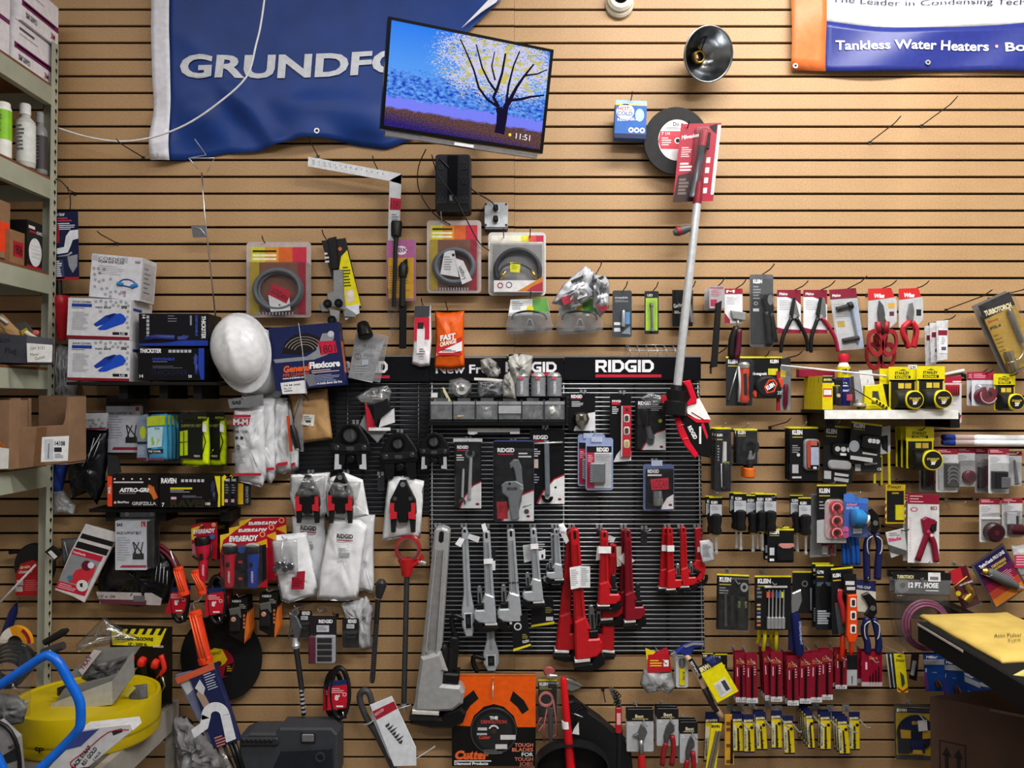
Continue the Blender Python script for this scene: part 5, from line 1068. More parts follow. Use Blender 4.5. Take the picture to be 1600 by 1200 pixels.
 # ---------------------------------------------------------------- cards on the panel
def rcard(label,x0,y0,x1,y1,d=.06,cat='card',name='tool_card',col='#0e0e12',white=1):
 t=T(name,label,cat,d,(x0,y0,x1,y1),None,pc=1);t.rb('card',0,0,100,100,2,0,2,col+'|.35');t.text('RIDGID',10,13,min(6,(x1-x0)*.11),'#e0e0e6',2.6,w=(x1-x0)*.42,bold=.05);t.box('red_rule',10,15,50,16.5,2,2.5,'#a81c30')
 if white:t.poly('white_corner',[(100,62),(70,68),(40,84),(24,100),(100,100)],2,2.6,'#d4d6da');t.poly('red_swoosh',[(100,60),(70,66),(38,82),(18,100),(24,100),(40,84),(70,68),(100,62)],2,2.8,'#a81c30');t.disc('maker_mark',86,94,3,2.6,3,'#7a1424',0,2)
 return t
t=rcard('black card with chrome faucet part right of the trays',888,614,930,673,white=0);t.lines(12,22,46,16,4,'#c0c0c6',2.6);t.poly('white_side',[(72,54),(100,50),(100,100),(20,100),(24,90)],2,2.6,'#d0d2d8');t.rev('chrome_cone',46,52,50,96,[(0,6),(.1,11),(.4,13),(.7,10),(1,3)],'#a8a49c|.18|1',14);clip('above the chrome faucet part card',911,613)
t=rcard('black card carrying a red torpedo level',953,615,986,722,white=0,cat='level',name='level_card');t.lines(10,19,32,12,4,'#c8c8cc',2.6);t.box('red_note',8,12,42,15,2,2.8,'#b82038');t.poly('white_corner',[(100,84),(50,82),(30,90),(16,100),(100,98)],2,2.6,'#d4d6da')
t.poly('level_body',[(56,18),(98,18),(96,92),(54,92)],3,22,'#c0182c|.35',1);t.poly('level_edge',[(52,18),(57,18),(55,92),(50,92)],3,20,'#d8d8dc|.3')
for y in(36,54,73):t.rb('vial_window',62,y-6,90,y+6,3,22,23.5,'#d4d4d4|.3',.5);t.rb('vial',67,y-4,84,y+4,2,23.5,25,'#3a3226' if y<70 else '#b8b030',0)
t.box('level_slot',70,21,84,26,22,23,'#5a0c18');t.blister(50,17,100,94,2,26);clip('above the red torpedo level card',972,614)
t=rcard('black blister pack with a strap of black fittings beside the level',992,622,1040,703);t.lines(50,12,40,14,4,'#9a9ca2',2.6);t.rev('black_socket',28,20,30,52,[(0,10),(.2,11),(1,9)],'#1a1a1c|.3',16);t.disc('socket_face',28,19,10,8,26,'#8a8c90|.3|.8',1,4);t.rev('steel_arm',36,46,52,78,[(0,4),(1,6)],'#70747a|.3|.8',12);t.poly('steel_link',[(40,72),(62,70),(60,88),(44,90),(36,82)],4,16,'#6a6e74|.3|.8',1);t.disc('lime_dot',82,44,3,3,4,'#b8c828');t.blister(4,14,98,99,2,34);crumple('clear crumpled wrap on top of the black blister pack',[(1000,622),(1014,614),(1036,618),(1046,626),(1020,634)],.1,'haze',15,16);clip('above the black fittings blister pack',1016,618)
t=T('die_pack','blue shelled pack of pipe dies, front of the two','pack',.09,(915,684,958,766),'pipe die packs',pc=1)
t.rb('shell_back',0,0,100,100,4,-2,0,'#8a98c0|.3');t.box('card',4,16,94,96,0,2,'#d6d8de');t.box('red_side',4,28,32,96,2,2.5,'#b02040');t.box('black_top',4,16,94,28,2,2.6,'#0e0e14');t.text('RIDGID',40,26,6,W,3,w=19,bold=.05);t.lines(36,31,56,14,5,'#a8aab4',2.8);t.lines(8,33,20,14,4,'#e8b0bc',2.8);t.box('die_block',16,47,70,86,3,24,'#9a9ea4|.3|.7',2)
for i in range(9):t.box('die_tooth',14,49+i*4,22,51+i*4,20,26,'#c8ccd0|.3|.7')
t.rb('shell',10,30,96,96,4,2,34,'clear',3);t.box('hanger',20,-2,60,8,0,4,'#a8b4d0|.3');t.dup(35,'blue shelled pack of pipe dies, rear of the two','pipe die packs',-11,-5);clip('above the two pipe die packs',926,676)
t=T('cutter_wheel_pack','blue shelled pack with red handwritten sticker at panel right','pack',.08,(1005,722,1053,798),pc=1);t.rb('shell_back',0,4,100,100,4,-2,0,'#5a6690|.3');t.box('card',8,14,98,96,0,2,'#101018');t.text('RIDGID',14,22,5,W,2.6,w=18,bold=.05);t.lines(14,25,70,5,1,'#d8d8dc',2.6,th=.7);t.poly('red_sticker',[(20,34),(78,31),(80,54),(24,56)],26,27,'#b41a34');t.text('LOGAN',28,52,13,'#42060e',27.6,w=24,bold=-.01);t.rev('steel_coupler',44,58,46,88,[(0,7.5),(.45,7.5),(.46,6.6),(.52,6.6),(.53,8),(.9,8),(1,7)],'#a4a8ac|.25|.8',14);t.poly('white_corner',[(98,66),(76,74),(60,92),(58,97),(98,96)],2,2.6,'#d4d6da');t.disc('maker_mark',88,88,3,2.6,3,'#7a1424',0,2);t.box('hanger',26,-4,62,8,0,4,'#a8b4d0|.3');t.rb('shell',4,12,100,99,4,2,36,'clear',3);clip('above the pack with the red sticker',1022,720)
t=rcard('black card with two small steel basin wrenches',710,687,752,794);t.box('clear_rim',-4,-2,104,3,0,4,'#b8bac0|.3');t.lines(8,22,30,10,3,'#d8d8dc',2.6);t.rev('shaft',62,26,56,86,[(0,2.6),(1,3)],CHROME,8);t.ring('wrench_head',58,20,4,7.5,4,12,'#a8acb0|.25|.9',-40,250,n=20);t.rev('shaft',34,42,30,84,[(0,1.4),(.1,2),(1,2)],CHROME,8);t.ring('hook_jaw',30,91,3,5.5,4,10,'#8a8c90|.25|.9',180,400,n=20);t.rb('shell',2,2,98,99,4,2,24,'clear',2);clip('above the small basin wrench card',732,686)
t=rcard('black card with a long steel basin wrench',828,671,882,787);t.tube('cross_bar',[(-2,19,18),(94,17,18)],1.4,CHROME);t.poly('square_shaft',[(40,15),(55,15),(58,88),(44,88)],6,20,'#98a4b0|.3|.8',1);t.ring('wrench_jaw',50,90,4,9,6,20,'#16181a|.35|.6',0,200,n=20);t.lines(2,26,30,12,4,'#d0d0d4',2.6);t.box('photo',6,40,24,52,2,2.6,'#b8a898');t.lines(4,60,24,14,4,'#8a8a90',2.6)
for x in(26,74):t.disc('rivet',x,78,1.8,2.6,3,'#101010')
clip('above the long basin wrench card',852,668)
t=rcard('blue shelled card with a grey ratchet pipe cutter',771,690,834,814,.09);t.rb('shell_rim',-1,-2,101,101,5,-1,0,'#39436e|.3');t.lines(62,14,34,8,2,'#c8c8cc',2.6);t.poly('cutter_jaw',[(40,27),(50,22),(62,22),(70,32),(72,48),(74,58),(66,62),(58,62),(56,48),(52,36),(48,32),(42,34)],4,24,'#75797f|.4|.4',1.5);t.poly('cutter_body',[(20,54),(30,50),(56,49),(74,54),(74,62),(68,68),(62,78),(64,96),(56,98),(44,98),(36,70),(22,64)],4,28,'#7d8187|.4|.4',1.5);t.poly('cutter_lever',[(62,62),(72,60),(70,74),(60,92),(58,98),(54,90)],4,20,'#6a6e74|.4|.4',1);t.text('RIDGID',34,60,4,'#26282c',29,w=16,bold=.04);t.disc('pivot',70,58,3,24,30,CHROME);t.disc('screw',40,52,2,28,29,BK)
t.poly('red_sticker',[(8,76),(34,75),(36,97),(10,97)],3,4,'#a81c28');t.text('LOGAN',12,95,8,'#3a0610',4.6,rot=-60,w=18,bold=-.01);t.tube('pipe_picture',[(74,82,3),(94,78,3)],1.2,'#a8aab0');t.disc('cut_picture',82,88,4,3,3.4,'#3a3c40');t.rb('shell',0,8,100,99,5,2,42,'clear',3);clip('above the grey pipe cutter card',802,690)
t=T('strip_tool','white topped flat strip clipped under the trays','strip',.05,(730,668,813,681));t.box('strip',731,669,812,678,0,6,'#c4c6ca|.3');t.box('dark_slot',746,675,797,679,6,8,'#101014');t.box('tick',733,676,742,679,0,8,'#d0d2d6')
# ---------------------------------------------------------------- press jaws
def jaw(label,cx,cy,s,d,rot=0,col='#1c1c1e|.38|.5',tags='#b4b8c0',ringr=15,bag=None):
 t=T('press_jaw',label,'press jaw',d,(cx-32*s,cy-34*s,cx+32*s,cy+40*s),'pipe press jaws')
 c,n=math.cos(math.radians(rot)),math.sin(math.radians(rot));q=lambda a,b:(cx+s*(a*c-b*n),cy+s*(a*n+b*c));pp=lambda L:[q(*p) for p in L]
 t.poly('yoke',pp([(-14,-30),(0,-34),(14,-30),(24,-14),(30,-2),(31,10),(27,16),(-27,16),(-31,10),(-30,-2),(-24,-14)]),0,20,col,2*s);t.poly('cross_plate',pp([(-30,-2),(30,-2),(28,9),(8,10),(0,12),(-8,10),(-28,9)]),20,26,'#242427|.4|.5',1)
 t.ring('bore',q(0,-16)[0],q(0,-16)[1],ringr*s*.72,ringr*s,20,30,'#101012|.3|.5',n=28);t.disc('bore_back',q(0,-16)[0],q(0,-16)[1],ringr*s*.72,20,21,'#3a3c40');t.poly('bore_face',pp([(1,-26),(6,-22),(7,-12),(2,-7)]),21,24,'#6a6c70|.3|.6')
 for x in(-21,21):t.disc('pin',*q(x,4),4.2*s,20,30,'#58595c|.3|.8',1,n=16)
 t.rb('name_plate',q(-6,0)[0],q(-6,2)[1],q(6,0)[0],q(6,8)[1],1,26,27,'#3a3a3c')
 for sx in(-1,1):
  t.poly('leg',pp([(sx*26,14),(sx*9,14),(sx*8,22),(sx*11,34),(sx*13,40),(sx*24,40),(sx*25,30)]),0,18,col,1.5*s)
  if tags:t.poly('tag',pp([(sx*24,14),(sx*18,14),(sx*18,30),(sx*14,31),(sx*14,37),(sx*25,38)]),19,20.5,tags)
 t.disc('center_pin',*q(0,22),6*s,0,20,col,1);t.disc('center_hole',*q(0,22),2.6*s,20,21,BK)
 return t
jaw('black press jaw with white tags, leftmost of the three',549,695,1.0,.07);clip('holding the leftmost black press jaw',556,660)
jaw('black press jaw without tags, middle of the three',624,708,.98,.07,-4,tags=None,ringr=11);clip('holding the middle black press jaw',625,675)
t=jaw('smaller black press jaw with grey tags, rightmost of the three',679,702,.8,.07,0,ringr=13,tags='#9ea2a8');clip('holding the rightmost black press jaw',678,680)
t=T('grid_hook_plate','bare steel hook plate below the middle press jaw','hook',.03,(590,737,601,768));t.box('plate',590,740,601,767,0,3,'#55575c|.35|.8');t.box('tab',590,737,594,743,3,8,'#c4c6ca|.3|.8');t.box('tab',596,737,600,743,3,8,'#c4c6ca|.3|.8');t.tube('prong',[(595,744,3),(595,744,40)],1,STEEL)
def bagjaw(label,bagpts,cx,cy,s,d,seed,wrap):
 t=T('bagged_press_jaw',label,'press jaw',d,(min(p[0] for p in bagpts),min(p[1] for p in bagpts),max(p[0] for p in bagpts),max(p[1] for p in bagpts)),'bagged press jaws');t.bag('white_bag',bagpts,-14,14,'#dcdee2|.3|0|20|.15',wr=.6,seed=seed);pp=lambda L:[(cx+a*s,cy+b*s) for a,b in L]
 t.poly('jaw_body',pp([(-4,-30),(4,-30),(13,-12),(18,-2),(19,16),(17,22),(8,22),(6,30),(-6,30),(-8,22),(-17,22),(-19,16),(-18,-2),(-13,-12)]),8,34,'#121214|.35',2*s);t.disc('eye',cx,cy-24*s,3.6*s,34,36,'#b0b2b6|.25|.8')
 for sx in(-1,1):t.disc('pin',cx+sx*11*s,cy-4*s,3*s,34,38,'#6a6c70|.3|.8',n=14);t.poly('red_tag',pp([(sx*18,2),(sx*12,2),(sx*12,14),(sx*8,15),(sx*8,24),(sx*18,25)]),35,37,'#b8202c');t.poly('leg',pp([(sx*18,22),(sx*9,22),(sx*11,44),(sx*17,44)]),8,28,'#1a1a1c|.35',1)
 if wrap:t.bag('clear_wrap',wrap,26,22,'haze',wr=.7,seed=seed+1)
 return t
bagjaw('bagged press jaw with red tags, left of the upper pair',[(452,742),(480,740),(515,738),(512,770),(516,800),(500,808),(478,804),(460,808),(452,780)],483,772,1.0,.08,61,[(455,745),(512,742),(508,776),(462,778)]);bagjaw('bagged press jaw with red tags, right of the upper pair',[(512,748),(536,738),(566,750),(574,796),(576,806),(545,812),(510,808),(508,780)],534,770,1.05,.10,63,[(513,750),(566,752),(560,780),(516,776)]);bagjaw('bagged press jaw with bright red tags beside the ring handle',[(606,746),(630,744),(662,752),(660,790),(656,842),(632,840),(596,846),(600,800)],631,782,1.1,.08,65,None)
clip('holding the left bagged press jaw',486,738);clip('holding the right bagged press jaw',541,738)
# tilted tool pack
t=T('tool_pack','tilted black and red tool pack hanging above the jaws','pack',.09,(556,606,612,692));t.poly('card',[(566,616),(604,603),(609,650),(610,672),(574,674)],-4,0,'#101014|.35');t.poly('red_panel',[(570,626),(577,640),(590,672),(574,673)],0,.8,'#b81830');t.poly('white_panel',[(596,650),(616,638),(617,660),(592,668)],0,1,'#d0d0d6');t.poly('tool_box',[(584,632),(606,622),(612,640),(594,654),(586,666)],1,18,'#16171b|.35',1);t.bag('wrap',[(556,620),(580,606),(606,602),(612,612),(608,630),(570,632)],2,20,'haze',wr=.7,seed=71);t.lines(582,618,18,8,2,'#c8c8cc',1);t.box('foot',576,668,610,673,0,1.2,'#d4d4d8')
t=T('tool_pack','grey wrapped pack hanging behind the tilted black pack','pack',.06,(560,640,606,692));t.poly('card',[(562,664),(574,640),(606,672),(590,692)],0,8,'#8a8c90|.3',1)
# cone bit bag
t=T('cone_bit_bag','dark cone bit with a white paper bag covering the header','bag',.09,(545,503,608,600));t.poly('paper',[(556,522),(602,530),(592,560),(582,598),(545,590),(550,560)],0,3,'#c8cad0|.4');t.poly('clear_sleeve',[(558,512),(608,526),(594,598),(544,590)],3,8,'haze',1);t.text('A120',567,543,5,'#4a4c50',9,rot=8,bold=-.01,w=20);t.text('RIDGID',569,556,4,'#70727a',9,w=16,rot=6);t.ring('circle_mark',560,557,4.2,4.8,8,9,'#303034',n=20);t.text('2',558,560,6,'#303034',9,bold=-.01);t.lines(555,570,22,16,4,'#9a9ca2',9,th=.25);t.box('grey_square',566,562,576,570,8,9,'#9aa0ac');t.rev('cone_bit',567,504,574,528,[(0,6),(.1,9),(.5,11),(.95,12),(1,9)],'#1c1a18|.3|.6',14,zz=20);t.disc('bit_mouth',568,507,5,24,36,'#8a8c90|.25|.8',1)
# ================================================================ pipe wrenches
def wrench(label,x0,y0,x1,y1,wd,side,col,d,cat='pipe wrench',group='silver pipe wrenches',band=None,shank='#9a9da3|.3|.8',head=1):
 L=math.hypot(x1-x0,y1-y0);ux_,uy=(x1-x0)/L,(y1-y0)/L;nx,nyy=uy*side,-ux_*side
 t=T('pipe_wrench',label,cat,d,(min(x0,x1)-wd,y0,max(x0,x1)+wd,y1+wd),group)
 q=lambda a,l:(x0+(x1-x0)*l+nx*a*wd,y0+(y1-y0)*l+nyy*a*wd);pp=lambda*pts:[q(*p) for p in pts]
 k=wd*K(d)*1000;h=k*1.1
 t.poly('handle',pp((-.46,.02),(-.36,.005),(0,-.004),(.36,.005),(.46,.02),(.5,.3),(.58,.70),(.6,.8),(-.62,.8),(-.55,.5),(-.5,.3)),-h*.5,h*.5,col,wd*.12)
 t.poly('handle_web',pp((-.2,.12),(.2,.12),(.28,.66),(-.28,.66)),h*.5,h*.5+.5,darker(col));t.poly('rim',pp((-.27,.11),(-.2,.11),(-.28,.67),(-.36,.67)),h*.5,h*.62,col);t.poly('rim',pp((.2,.11),(.27,.11),(.36,.67),(.28,.67)),h*.5,h*.62,col)
 t.poly('hang_hole',pp((-.14,.022),(0,.014),(.14,.022),(.15,.07),(0,.08),(-.15,.07)),h*.5,h*.5+.8,'#08080a')
 t.poly('housing',pp((-.62,.70),(.56,.66),(.80,.71),(1.05,.765),(.8,.77),(.8,.835),(1.9,.835),(2.15,.87),(2.1,.93),(1.5,.975),(.6,.985),(-.75,.99),(-.72,.86)),-h*.6,h*.7,col,wd*.18)
 t.poly('nut',pp((.78,.775),(1.75,.775),(1.75,.83),(.78,.83)),-h*.5,h*.6,'#0d0d0f|.4',wd*.1);t.poly('shank',pp((.95,.775),(.95,.62),(1.08,.59),(1.42,.59),(1.56,.62),(1.56,.775)),-h*.25,h*.25,shank,wd*.08);t.poly('shank_slot',pp((1.14,.765),(1.14,.66),(1.38,.66),(1.38,.765)),h*.25,h*.25+.6,'#101012')
 for i in range(6):t.poly('thread',pp((.9,.65+i*.02),(.98,.65+i*.02),(.98,.658+i*.02),(.9,.658+i*.02)),-h*.2,h*.26,shank)
 t.poly('heel_teeth',pp((-.85,.985),(.75,.982),(.75,1.005),(-.85,1.01)),-h*.5,h*.66,'#d4d4d2|.3|.3',wd*.05)
 t.poly('hook_jaw',pp((-.95,1.03),(.9,1.02),(1.2,.985),(2.0,.955),(2.35,.985),(2.2,1.04),(1.5,1.075),(.4,1.085),(-.9,1.07)),-h*.5,h*.55,'#141416|.35|.3',wd*.15);t.poly('hook_teeth',pp((-1.0,1.018),(.7,1.012),(.7,1.034),(-1.0,1.045)),-h*.45,h*.57,'#2c2c2e|.35|.4')
 if band:
  for l0,l1,a0,a1,c in band:t.poly('paper_tag',pp((a0,l0),(a1,l0),(a1,l1),(a0,l1)),h*.72,h*.72+1,c)
 return t
def darker(c):
 p=c.split('|');h=p[0].lstrip('#');p[0]='#'+''.join('%02x'%int(int(h[i:i+2],16)*.84) for i in(0,2,4));return '|'.join(p)
AL='#a2a7ae|.42|.25';RW='#b01820|.3';DR='#7a1020|.32'
w_=wrench('largest aluminium pipe wrench at the left edge of the panel',692,823,668,1108,26,1,'#9c9d9e|.42|.25',.09,shank='#111113|.4');w_.text('HEAVY DUTY',671,1045,7,'#77787a',44,rot=-86,w=60,bold=0)
w_.rev('jaw_shank_rear',703,1010,701,1070,[(0,7),(.1,9),(1,9)],'#0e0e10|.4',0);w_.rev('jaw_shank_front',695,1004,690,1078,[(0,5),(.1,9),(1,9)],'#0a0a0c|.4',16)
clip('holding the largest aluminium pipe wrench',684,821)
def barwrench(label,x0,y0,x1,y1,w0,w1,d,g):
 t=T('offset_wrench',label,'pipe wrench',d,(min(x0,x1)-w1,y0,max(x0,x1)+w1,y1),g);L=math.hypot(x1-x0,y1-y0);nx,ny_=(y1-y0)/L,-(x1-x0)/L
 q=lambda a,l:(x0+(x1-x0)*l+nx*a,y0+(y1-y0)*l+ny_*a);pp=lambda*p:[q(*z) for z in p]
 t.poly('bar',pp((-w0,.04),(-w0*.5,0),(w0*.5,0),(w0,.04),(w0*1.1,.6),(w1,.76),(w1,.9),(w1*.5,1),(-w1*.5,1),(-w1,.9),(-w1,.76),(-w0*1.1,.6)),-8,10,AL,1.5);t.poly('groove',pp((-w0*.3,.1),(w0*.3,.1),(w0*.4,.72),(-w0*.4,.72)),10,10.6,darker(AL));t.poly('window_rim',pp((-w1*.65,.78),(w1*.65,.78),(w1*.65,.93),(-w1*.65,.93)),10,13,'#c0c4ca|.4|.3',.6);t.poly('window',pp((-w1*.42,.79),(w1*.42,.79),(w1*.42,.92),(-w1*.42,.92)),13,14,'#0c0c10');t.poly('window_screw',pp((-w1*.2,.82),(w1*.2,.82),(w1*.2,.88),(-w1*.2,.88)),14,16,'#4a4c50|.3|.8');t.disc('hang_hole',*q(0,.03),2.4,10,11,BK)
 t.tube('black_hook',[(q(-w1,.88)[0]+3,q(-w1,.84)[1],0),(q(-w1-14,.78)[0],q(-w1-14,.8)[1],0),(q(-w1-16,.86)[0],q(0,.9)[1],0),(q(-w1-10,1)[0],q(0,1.02)[1],0)],4,'#0e0e10|.35',sub=3);return t
barwrench('end pipe wrench frame with windowed head beside the largest wrench',726,824,733,994,5,10,.08,None);t=T('paper_tag','two small white tags tied to the windowed head wrench','tag',.1,(711,833,750,856));t.poly('tag',[(718,840),(726,842),(720,855),(711,850)],0,1.5,W);t.poly('tag',[(733,834),(750,839),(747,848),(730,841)],0,1.5,'#c8c8cc');clip('holding the windowed head wrench',725,821)
barwrench('end pipe wrench frame hanging lowest above the orange board',765,930,768,1048,6,12,.05,None)
wrench('silver pipe wrench with a white tag, third from the left',760,829,767,974,12,-1,AL,.09,band=[(.29,.345,-.7,.5,W)]);t=T('paper_tag','folded white and black tag behind the third silver wrench','tag',.07,(768,856,776,892));t.box('tag',769,858,774,876,0,1.5,'#1a1a1c');t.box('tag',769,876,774,891,0,1.5,W);clip('holding the third silver wrench',760,823);t=T('paper_tag','tiny white tag on the third silver wrench clip','tag',.1,(752,817,762,831));t.poly('tag',[(752,820),(758,817),(762,828),(755,831)],0,1.5,W)
t=wrench('silver rapid grip wrench with a black tie, fourth from the left',798,826,806,972,13,-1,'#a6abb2|.4|.3',.09);t.tube('cable_tie',[(793,909,22),(812,908,22)],.8,BK);t.poly('angular_cheek',[(798,917),(808,912),(812,930),(802,942),(797,938)],14,20,'#b4b9c0|.4|.3',1);clip('holding the rapid grip wrench',797,823)
wrench('silver pipe wrench with paper leaflets, fifth from the left',833,825,841,940,11,-1,AL,.09,band=[(.20,.27,-.55,.55,W)]);t=T('leaflet','white instruction leaflet behind the fifth silver wrench','leaflet',.07,(816,848,832,880));t.poly('sheet',[(817,852),(830,850),(831,876),(819,879)],0,1.5,'#c8cace');t.lines(819,855,9,20,8,'#9a9ca2',2);t=T('leaflet','black and white leaflet right of the fifth silver wrench','leaflet',.07,(838,846,854,876));t.poly('sheet',[(840,862),(852,858),(852,873),(842,875)],0,1.5,W);t.lines(838,846,14,14,4,'#b8bac0',1);t.box('mark',846,866,849,872,1.5,2,BK);clip('holding the fifth silver wrench',832,823)
w2=wrench('smallest silver pipe wrench with crumpled tag, front one',869,826,873,905,9,-1,AL,.10);w2.dup(40,'smallest silver pipe wrench hidden behind the front one','silver pipe wrenches',-4,10);t=T('paper_tag','crumpled white tag on the smallest silver wrench','tag',.12,(870,817,890,850));t.bag('tag',[(872,820),(880,817),(886,828),(884,834),(874,832)],0,6,W,seed=3);t.poly('slip',[(876,834),(884,832),(889,845),(884,850)],0,2,'#c0c2c6');clip('holding the smallest silver wrenches',866,823)
t=T('blade_card','black card with yellow foot tilted below the fourth wrench','card',.11,(800,958,830,1016));t.poly('card',[(800,970),(824,955),(829,1009),(802,1017)],0,8,'#101014|.35');t.poly('yellow_foot',[(802,1013),(829,1005),(829,1008),(802,1017)],8,8.6,'#d8c818');t.disc('round_window',809,978,6,8,9,'#c0c2c6');t.disc('window_slot',809,978,4,9,9.5,'#101014');t.text('KLEIN',817,1004,4,W,8.8,w=10,rot=-12);t.lines(816,990,9,8,3,'#8a8440',8.6)
t=T('blade_card','black card with yellow foot standing behind the small wrenches','card',.05,(828,932,868,980));t.poly('card',[(830,936),(864,932),(866,974),(830,979)],0,8,'#121216|.35');t.poly('yellow_foot',[(830,976),(866,970),(866,974),(830,979)],8,8.6,'#d0c018');t.box('white_note',853,963,864,969,8,8.6,'#c8c8cc');t.lines(852,948,12,10,4,'#8a8440',8.6)
RG='red pipe wrenches'
wrench('large red pipe wrench, rear one of the leaning pair',893,830,878,1016,14,1,'#9c141c|.3',.06,group=RG,head=0)
wrench('large red pipe wrench with instruction sheet, front of the pair',897,825,910,1030,15,1,RW,.10,group=RG,shank='#707276|.35|.7');clip('holding the large red pipe wrenches',893,823)
t=T('leaflet','folded white instruction sheet on the large red wrench','leaflet',.14,(890,882,924,922));t.poly('sheet',[(890,887),(906,884),(906,918),(892,921)],0,1.5,W);t.poly('sheet',[(906,884),(922,885),(922,918),(906,918)],0,1.5,'#d6d8dc');t.lines(892,890,12,26,9,'#a4a6ac',2);t.lines(908,888,12,28,10,'#9a9ca2',2)
wrench('mid size red pipe wrench behind the tagged one, lowest of three',958,850,948,1016,13,-1,'#a8161e|.3',.05,group=RG);wrench('mid size red pipe wrench, middle of the three on one clip',942,835,948,966,12,1,'#a2141e|.3',.07,group=RG)
wrench('mid size red pipe wrench with white tag marked b, foremost',944,829,943,945,12,1,RW,.11,group=RG,band=[(.20,.29,-.8,.8,W)],shank='#2a2a2c|.35|.5');t=T('paper_tag','small white tags beside the tagged red wrench','tag',.1,(930,832,962,878));t.poly('tag',[(951,836),(962,840),(958,848),(950,844)],0,1.5,'#b8bac0');t.poly('tag',[(933,854),(939,852),(938,874),(931,876)],0,1.5,'#d0d0d2');clip('holding the three mid size red wrenches',936,823)
wrench('dark red pipe wrench with black jaw, right of the middle ones',980,827,984,970,11,1,DR,.10,group=RG,shank='#303234|.35|.6');wrench('dark red pipe wrench behind its twin',975,827,974,966,10,1,'#6a0e1c|.32',.06,group=RG);clip('holding the dark red wrenches',974,823);t=T('leaflet','white diamond shaped leaflet tied to the dark red wrench','leaflet',.08,(962,854,993,888));t.poly('sheet',[(966,872),(976,862),(992,876),(978,886)],0,1.5,'#d0d2d4');t.poly('strip',[(963,855),(971,854),(971,884),(964,886)],-3,-1,'#b8b0a4')
for i,(a,b,c,e,lb) in enumerate(((1039,824,1036,918,'small red pipe wrench behind the first short one at panel right'),(1046,824,1048,920,'small red pipe wrench with white band, first of the short ones'),(1067,823,1069,916,'small red pipe wrench, second of the short ones'))):
 wrench(lb,a,b,c,e,9,1,'#b0161e|.3',.06+.04*(i>0),group=RG,band=[(.28,.38,-.6,.6,W)] if i<2 else None)
 if i:clip('holding the short red wrench '+('with the white band' if i==1 else 'second from the right'),a-4,823)
t=T('offset_wrench','red offset pipe wrench at the right edge of the panel','pipe wrench',.09,(1083,822,1104,920),RG);t.poly('handle',[(1085,825),(1095,823),(1098,850),(1097,878),(1087,878)],-8,8,'#8a1420|.3',1.5);t.poly('head',[(1087,874),(1098,874),(1102,886),(1100,900),(1092,912),(1088,904),(1094,894),(1084,890),(1083,882)],-10,12,'#b81820|.3',2);t.ring('dark_jaw',1094,902,8,12,-8,8,BK,-20,100);t.rev('nut',1070,884,1091,893,[(0,3),(.3,4.5),(1,4)],BK,4);t.box('band',1089,854,1096,862,8,9,'#d4d4d8');clip('holding the red offset wrench',1088,823)
t=T('leaflet','crumpled white leaflet on the red offset wrench','leaflet',.13,(1092,843,1116,880));t.bag('sheet',[(1093,845),(1108,843),(1115,850),(1117,876),(1098,880),(1094,864)],0,5,'#b8babf|.6',seed=8);t.lines(1097,850,14,20,8,'#8e9096',8)
t=T('grid_hook_plate','bare steel hook plate between the red wrenches','hook',.03,(1000,822,1012,852));t.box('plate',1001,824,1011,851,0,3,'#45474c|.35|.8');t.box('tab',1001,821,1005,827,3,8,'#b4b6ba|.3|.8');t.box('tab',1007,821,1011,827,3,8,'#b4b6ba|.3|.8');t.tube('prong',[(1005,829,3),(1008,828,40),(1014,825,48)],.9,STEEL)
# ================================================================ white bags left of the panel
def wbag(label,pts,d,s,txt=None,cat='bag'):
 t=T('white_parts_bag',label,cat,d,(min(p[0] for p in pts),min(p[1] for p in pts),max(p[0] for p in pts),max(p[1] for p in pts)),'white parts bags');t.bag('bag',pts,-16,18,'#e0e2e8|.32|0|14|.1',wr=.45,seed=s)
 if txt:x,y,r=txt;t.text('RIDGID',x,y,6.5,'#16161a',10,w=25,rot=r,bold=.04);t.poly('red_rule',[(x,y+2.5),(x+25,y+2.5+r*.44),(x+25,y+4+r*.44),(x,y+4)],9,10,'#8a1c30');t.lines(x+2,y+16,18,6,2,'#808288',10,th=.3);t.box('barcode',x+3,y+23,x+20,y+29,9,10.5,'#9a9ca4');t.lines(x,y+34,16,6,2,'#a4a6ac',10,th=.2)
 return t
wbag('white parts bag behind the front one, right side',[(545,806),(585,805),(583,860),(584,918),(582,929),(566,924),(550,926),(548,860)],.05,81);wbag('grey white parts bag behind the roller bag',[(454,808),(506,802),(510,850),(508,930),(484,936),(460,928),(456,860)],.05,82,(470,827,4));wbag('large white parts bag in front with printed name',[(517,810),(560,812),(573,822),(566,870),(558,938),(534,941),(494,938),(498,890),(508,840)],.10,83,(527,840,3));wbag('white parts bag with red sticker and roller wheels',[(421,838),(478,832),(485,870),(495,920),(488,932),(450,944),(438,940),(428,890)],.10,84)
t=T('roller_set','small steel rollers bagged on the white bag with red sticker','parts',.13,(428,845,466,900));t.bag('small_bag',[(424,845),(464,842),(466,896),(430,900)],0,8,'haze',seed=5)
for x,y,r in((436,882,6),(447,888,5),(455,884,6),(431,888,4),(444,880,4)):t.disc('roller',x,y,r,4,18,'#8c8e92|.2|.9',1,n=18);t.ring('roller_bore',x,y,r*.3,r*.5,18,19,'#303234',n=12)
t.tube('wire',[(443,846,10),(440,866,12),(446,880,14)],.8,CHROME);t=T('price_sticker','dark red sticker on the roller bag','sticker',.125,(455,892,477,922));t.poly('sticker',[(456,902),(463,901),(464,893),(477,892),(475,921),(455,921)],0,1,'#9c1830');t.lines(457,904,16,14,4,'#5a0c1c',1.5)
hook('holding the roller bag',444,848,.13,.16);hook('holding the large white parts bag',544,820,.1,.15)
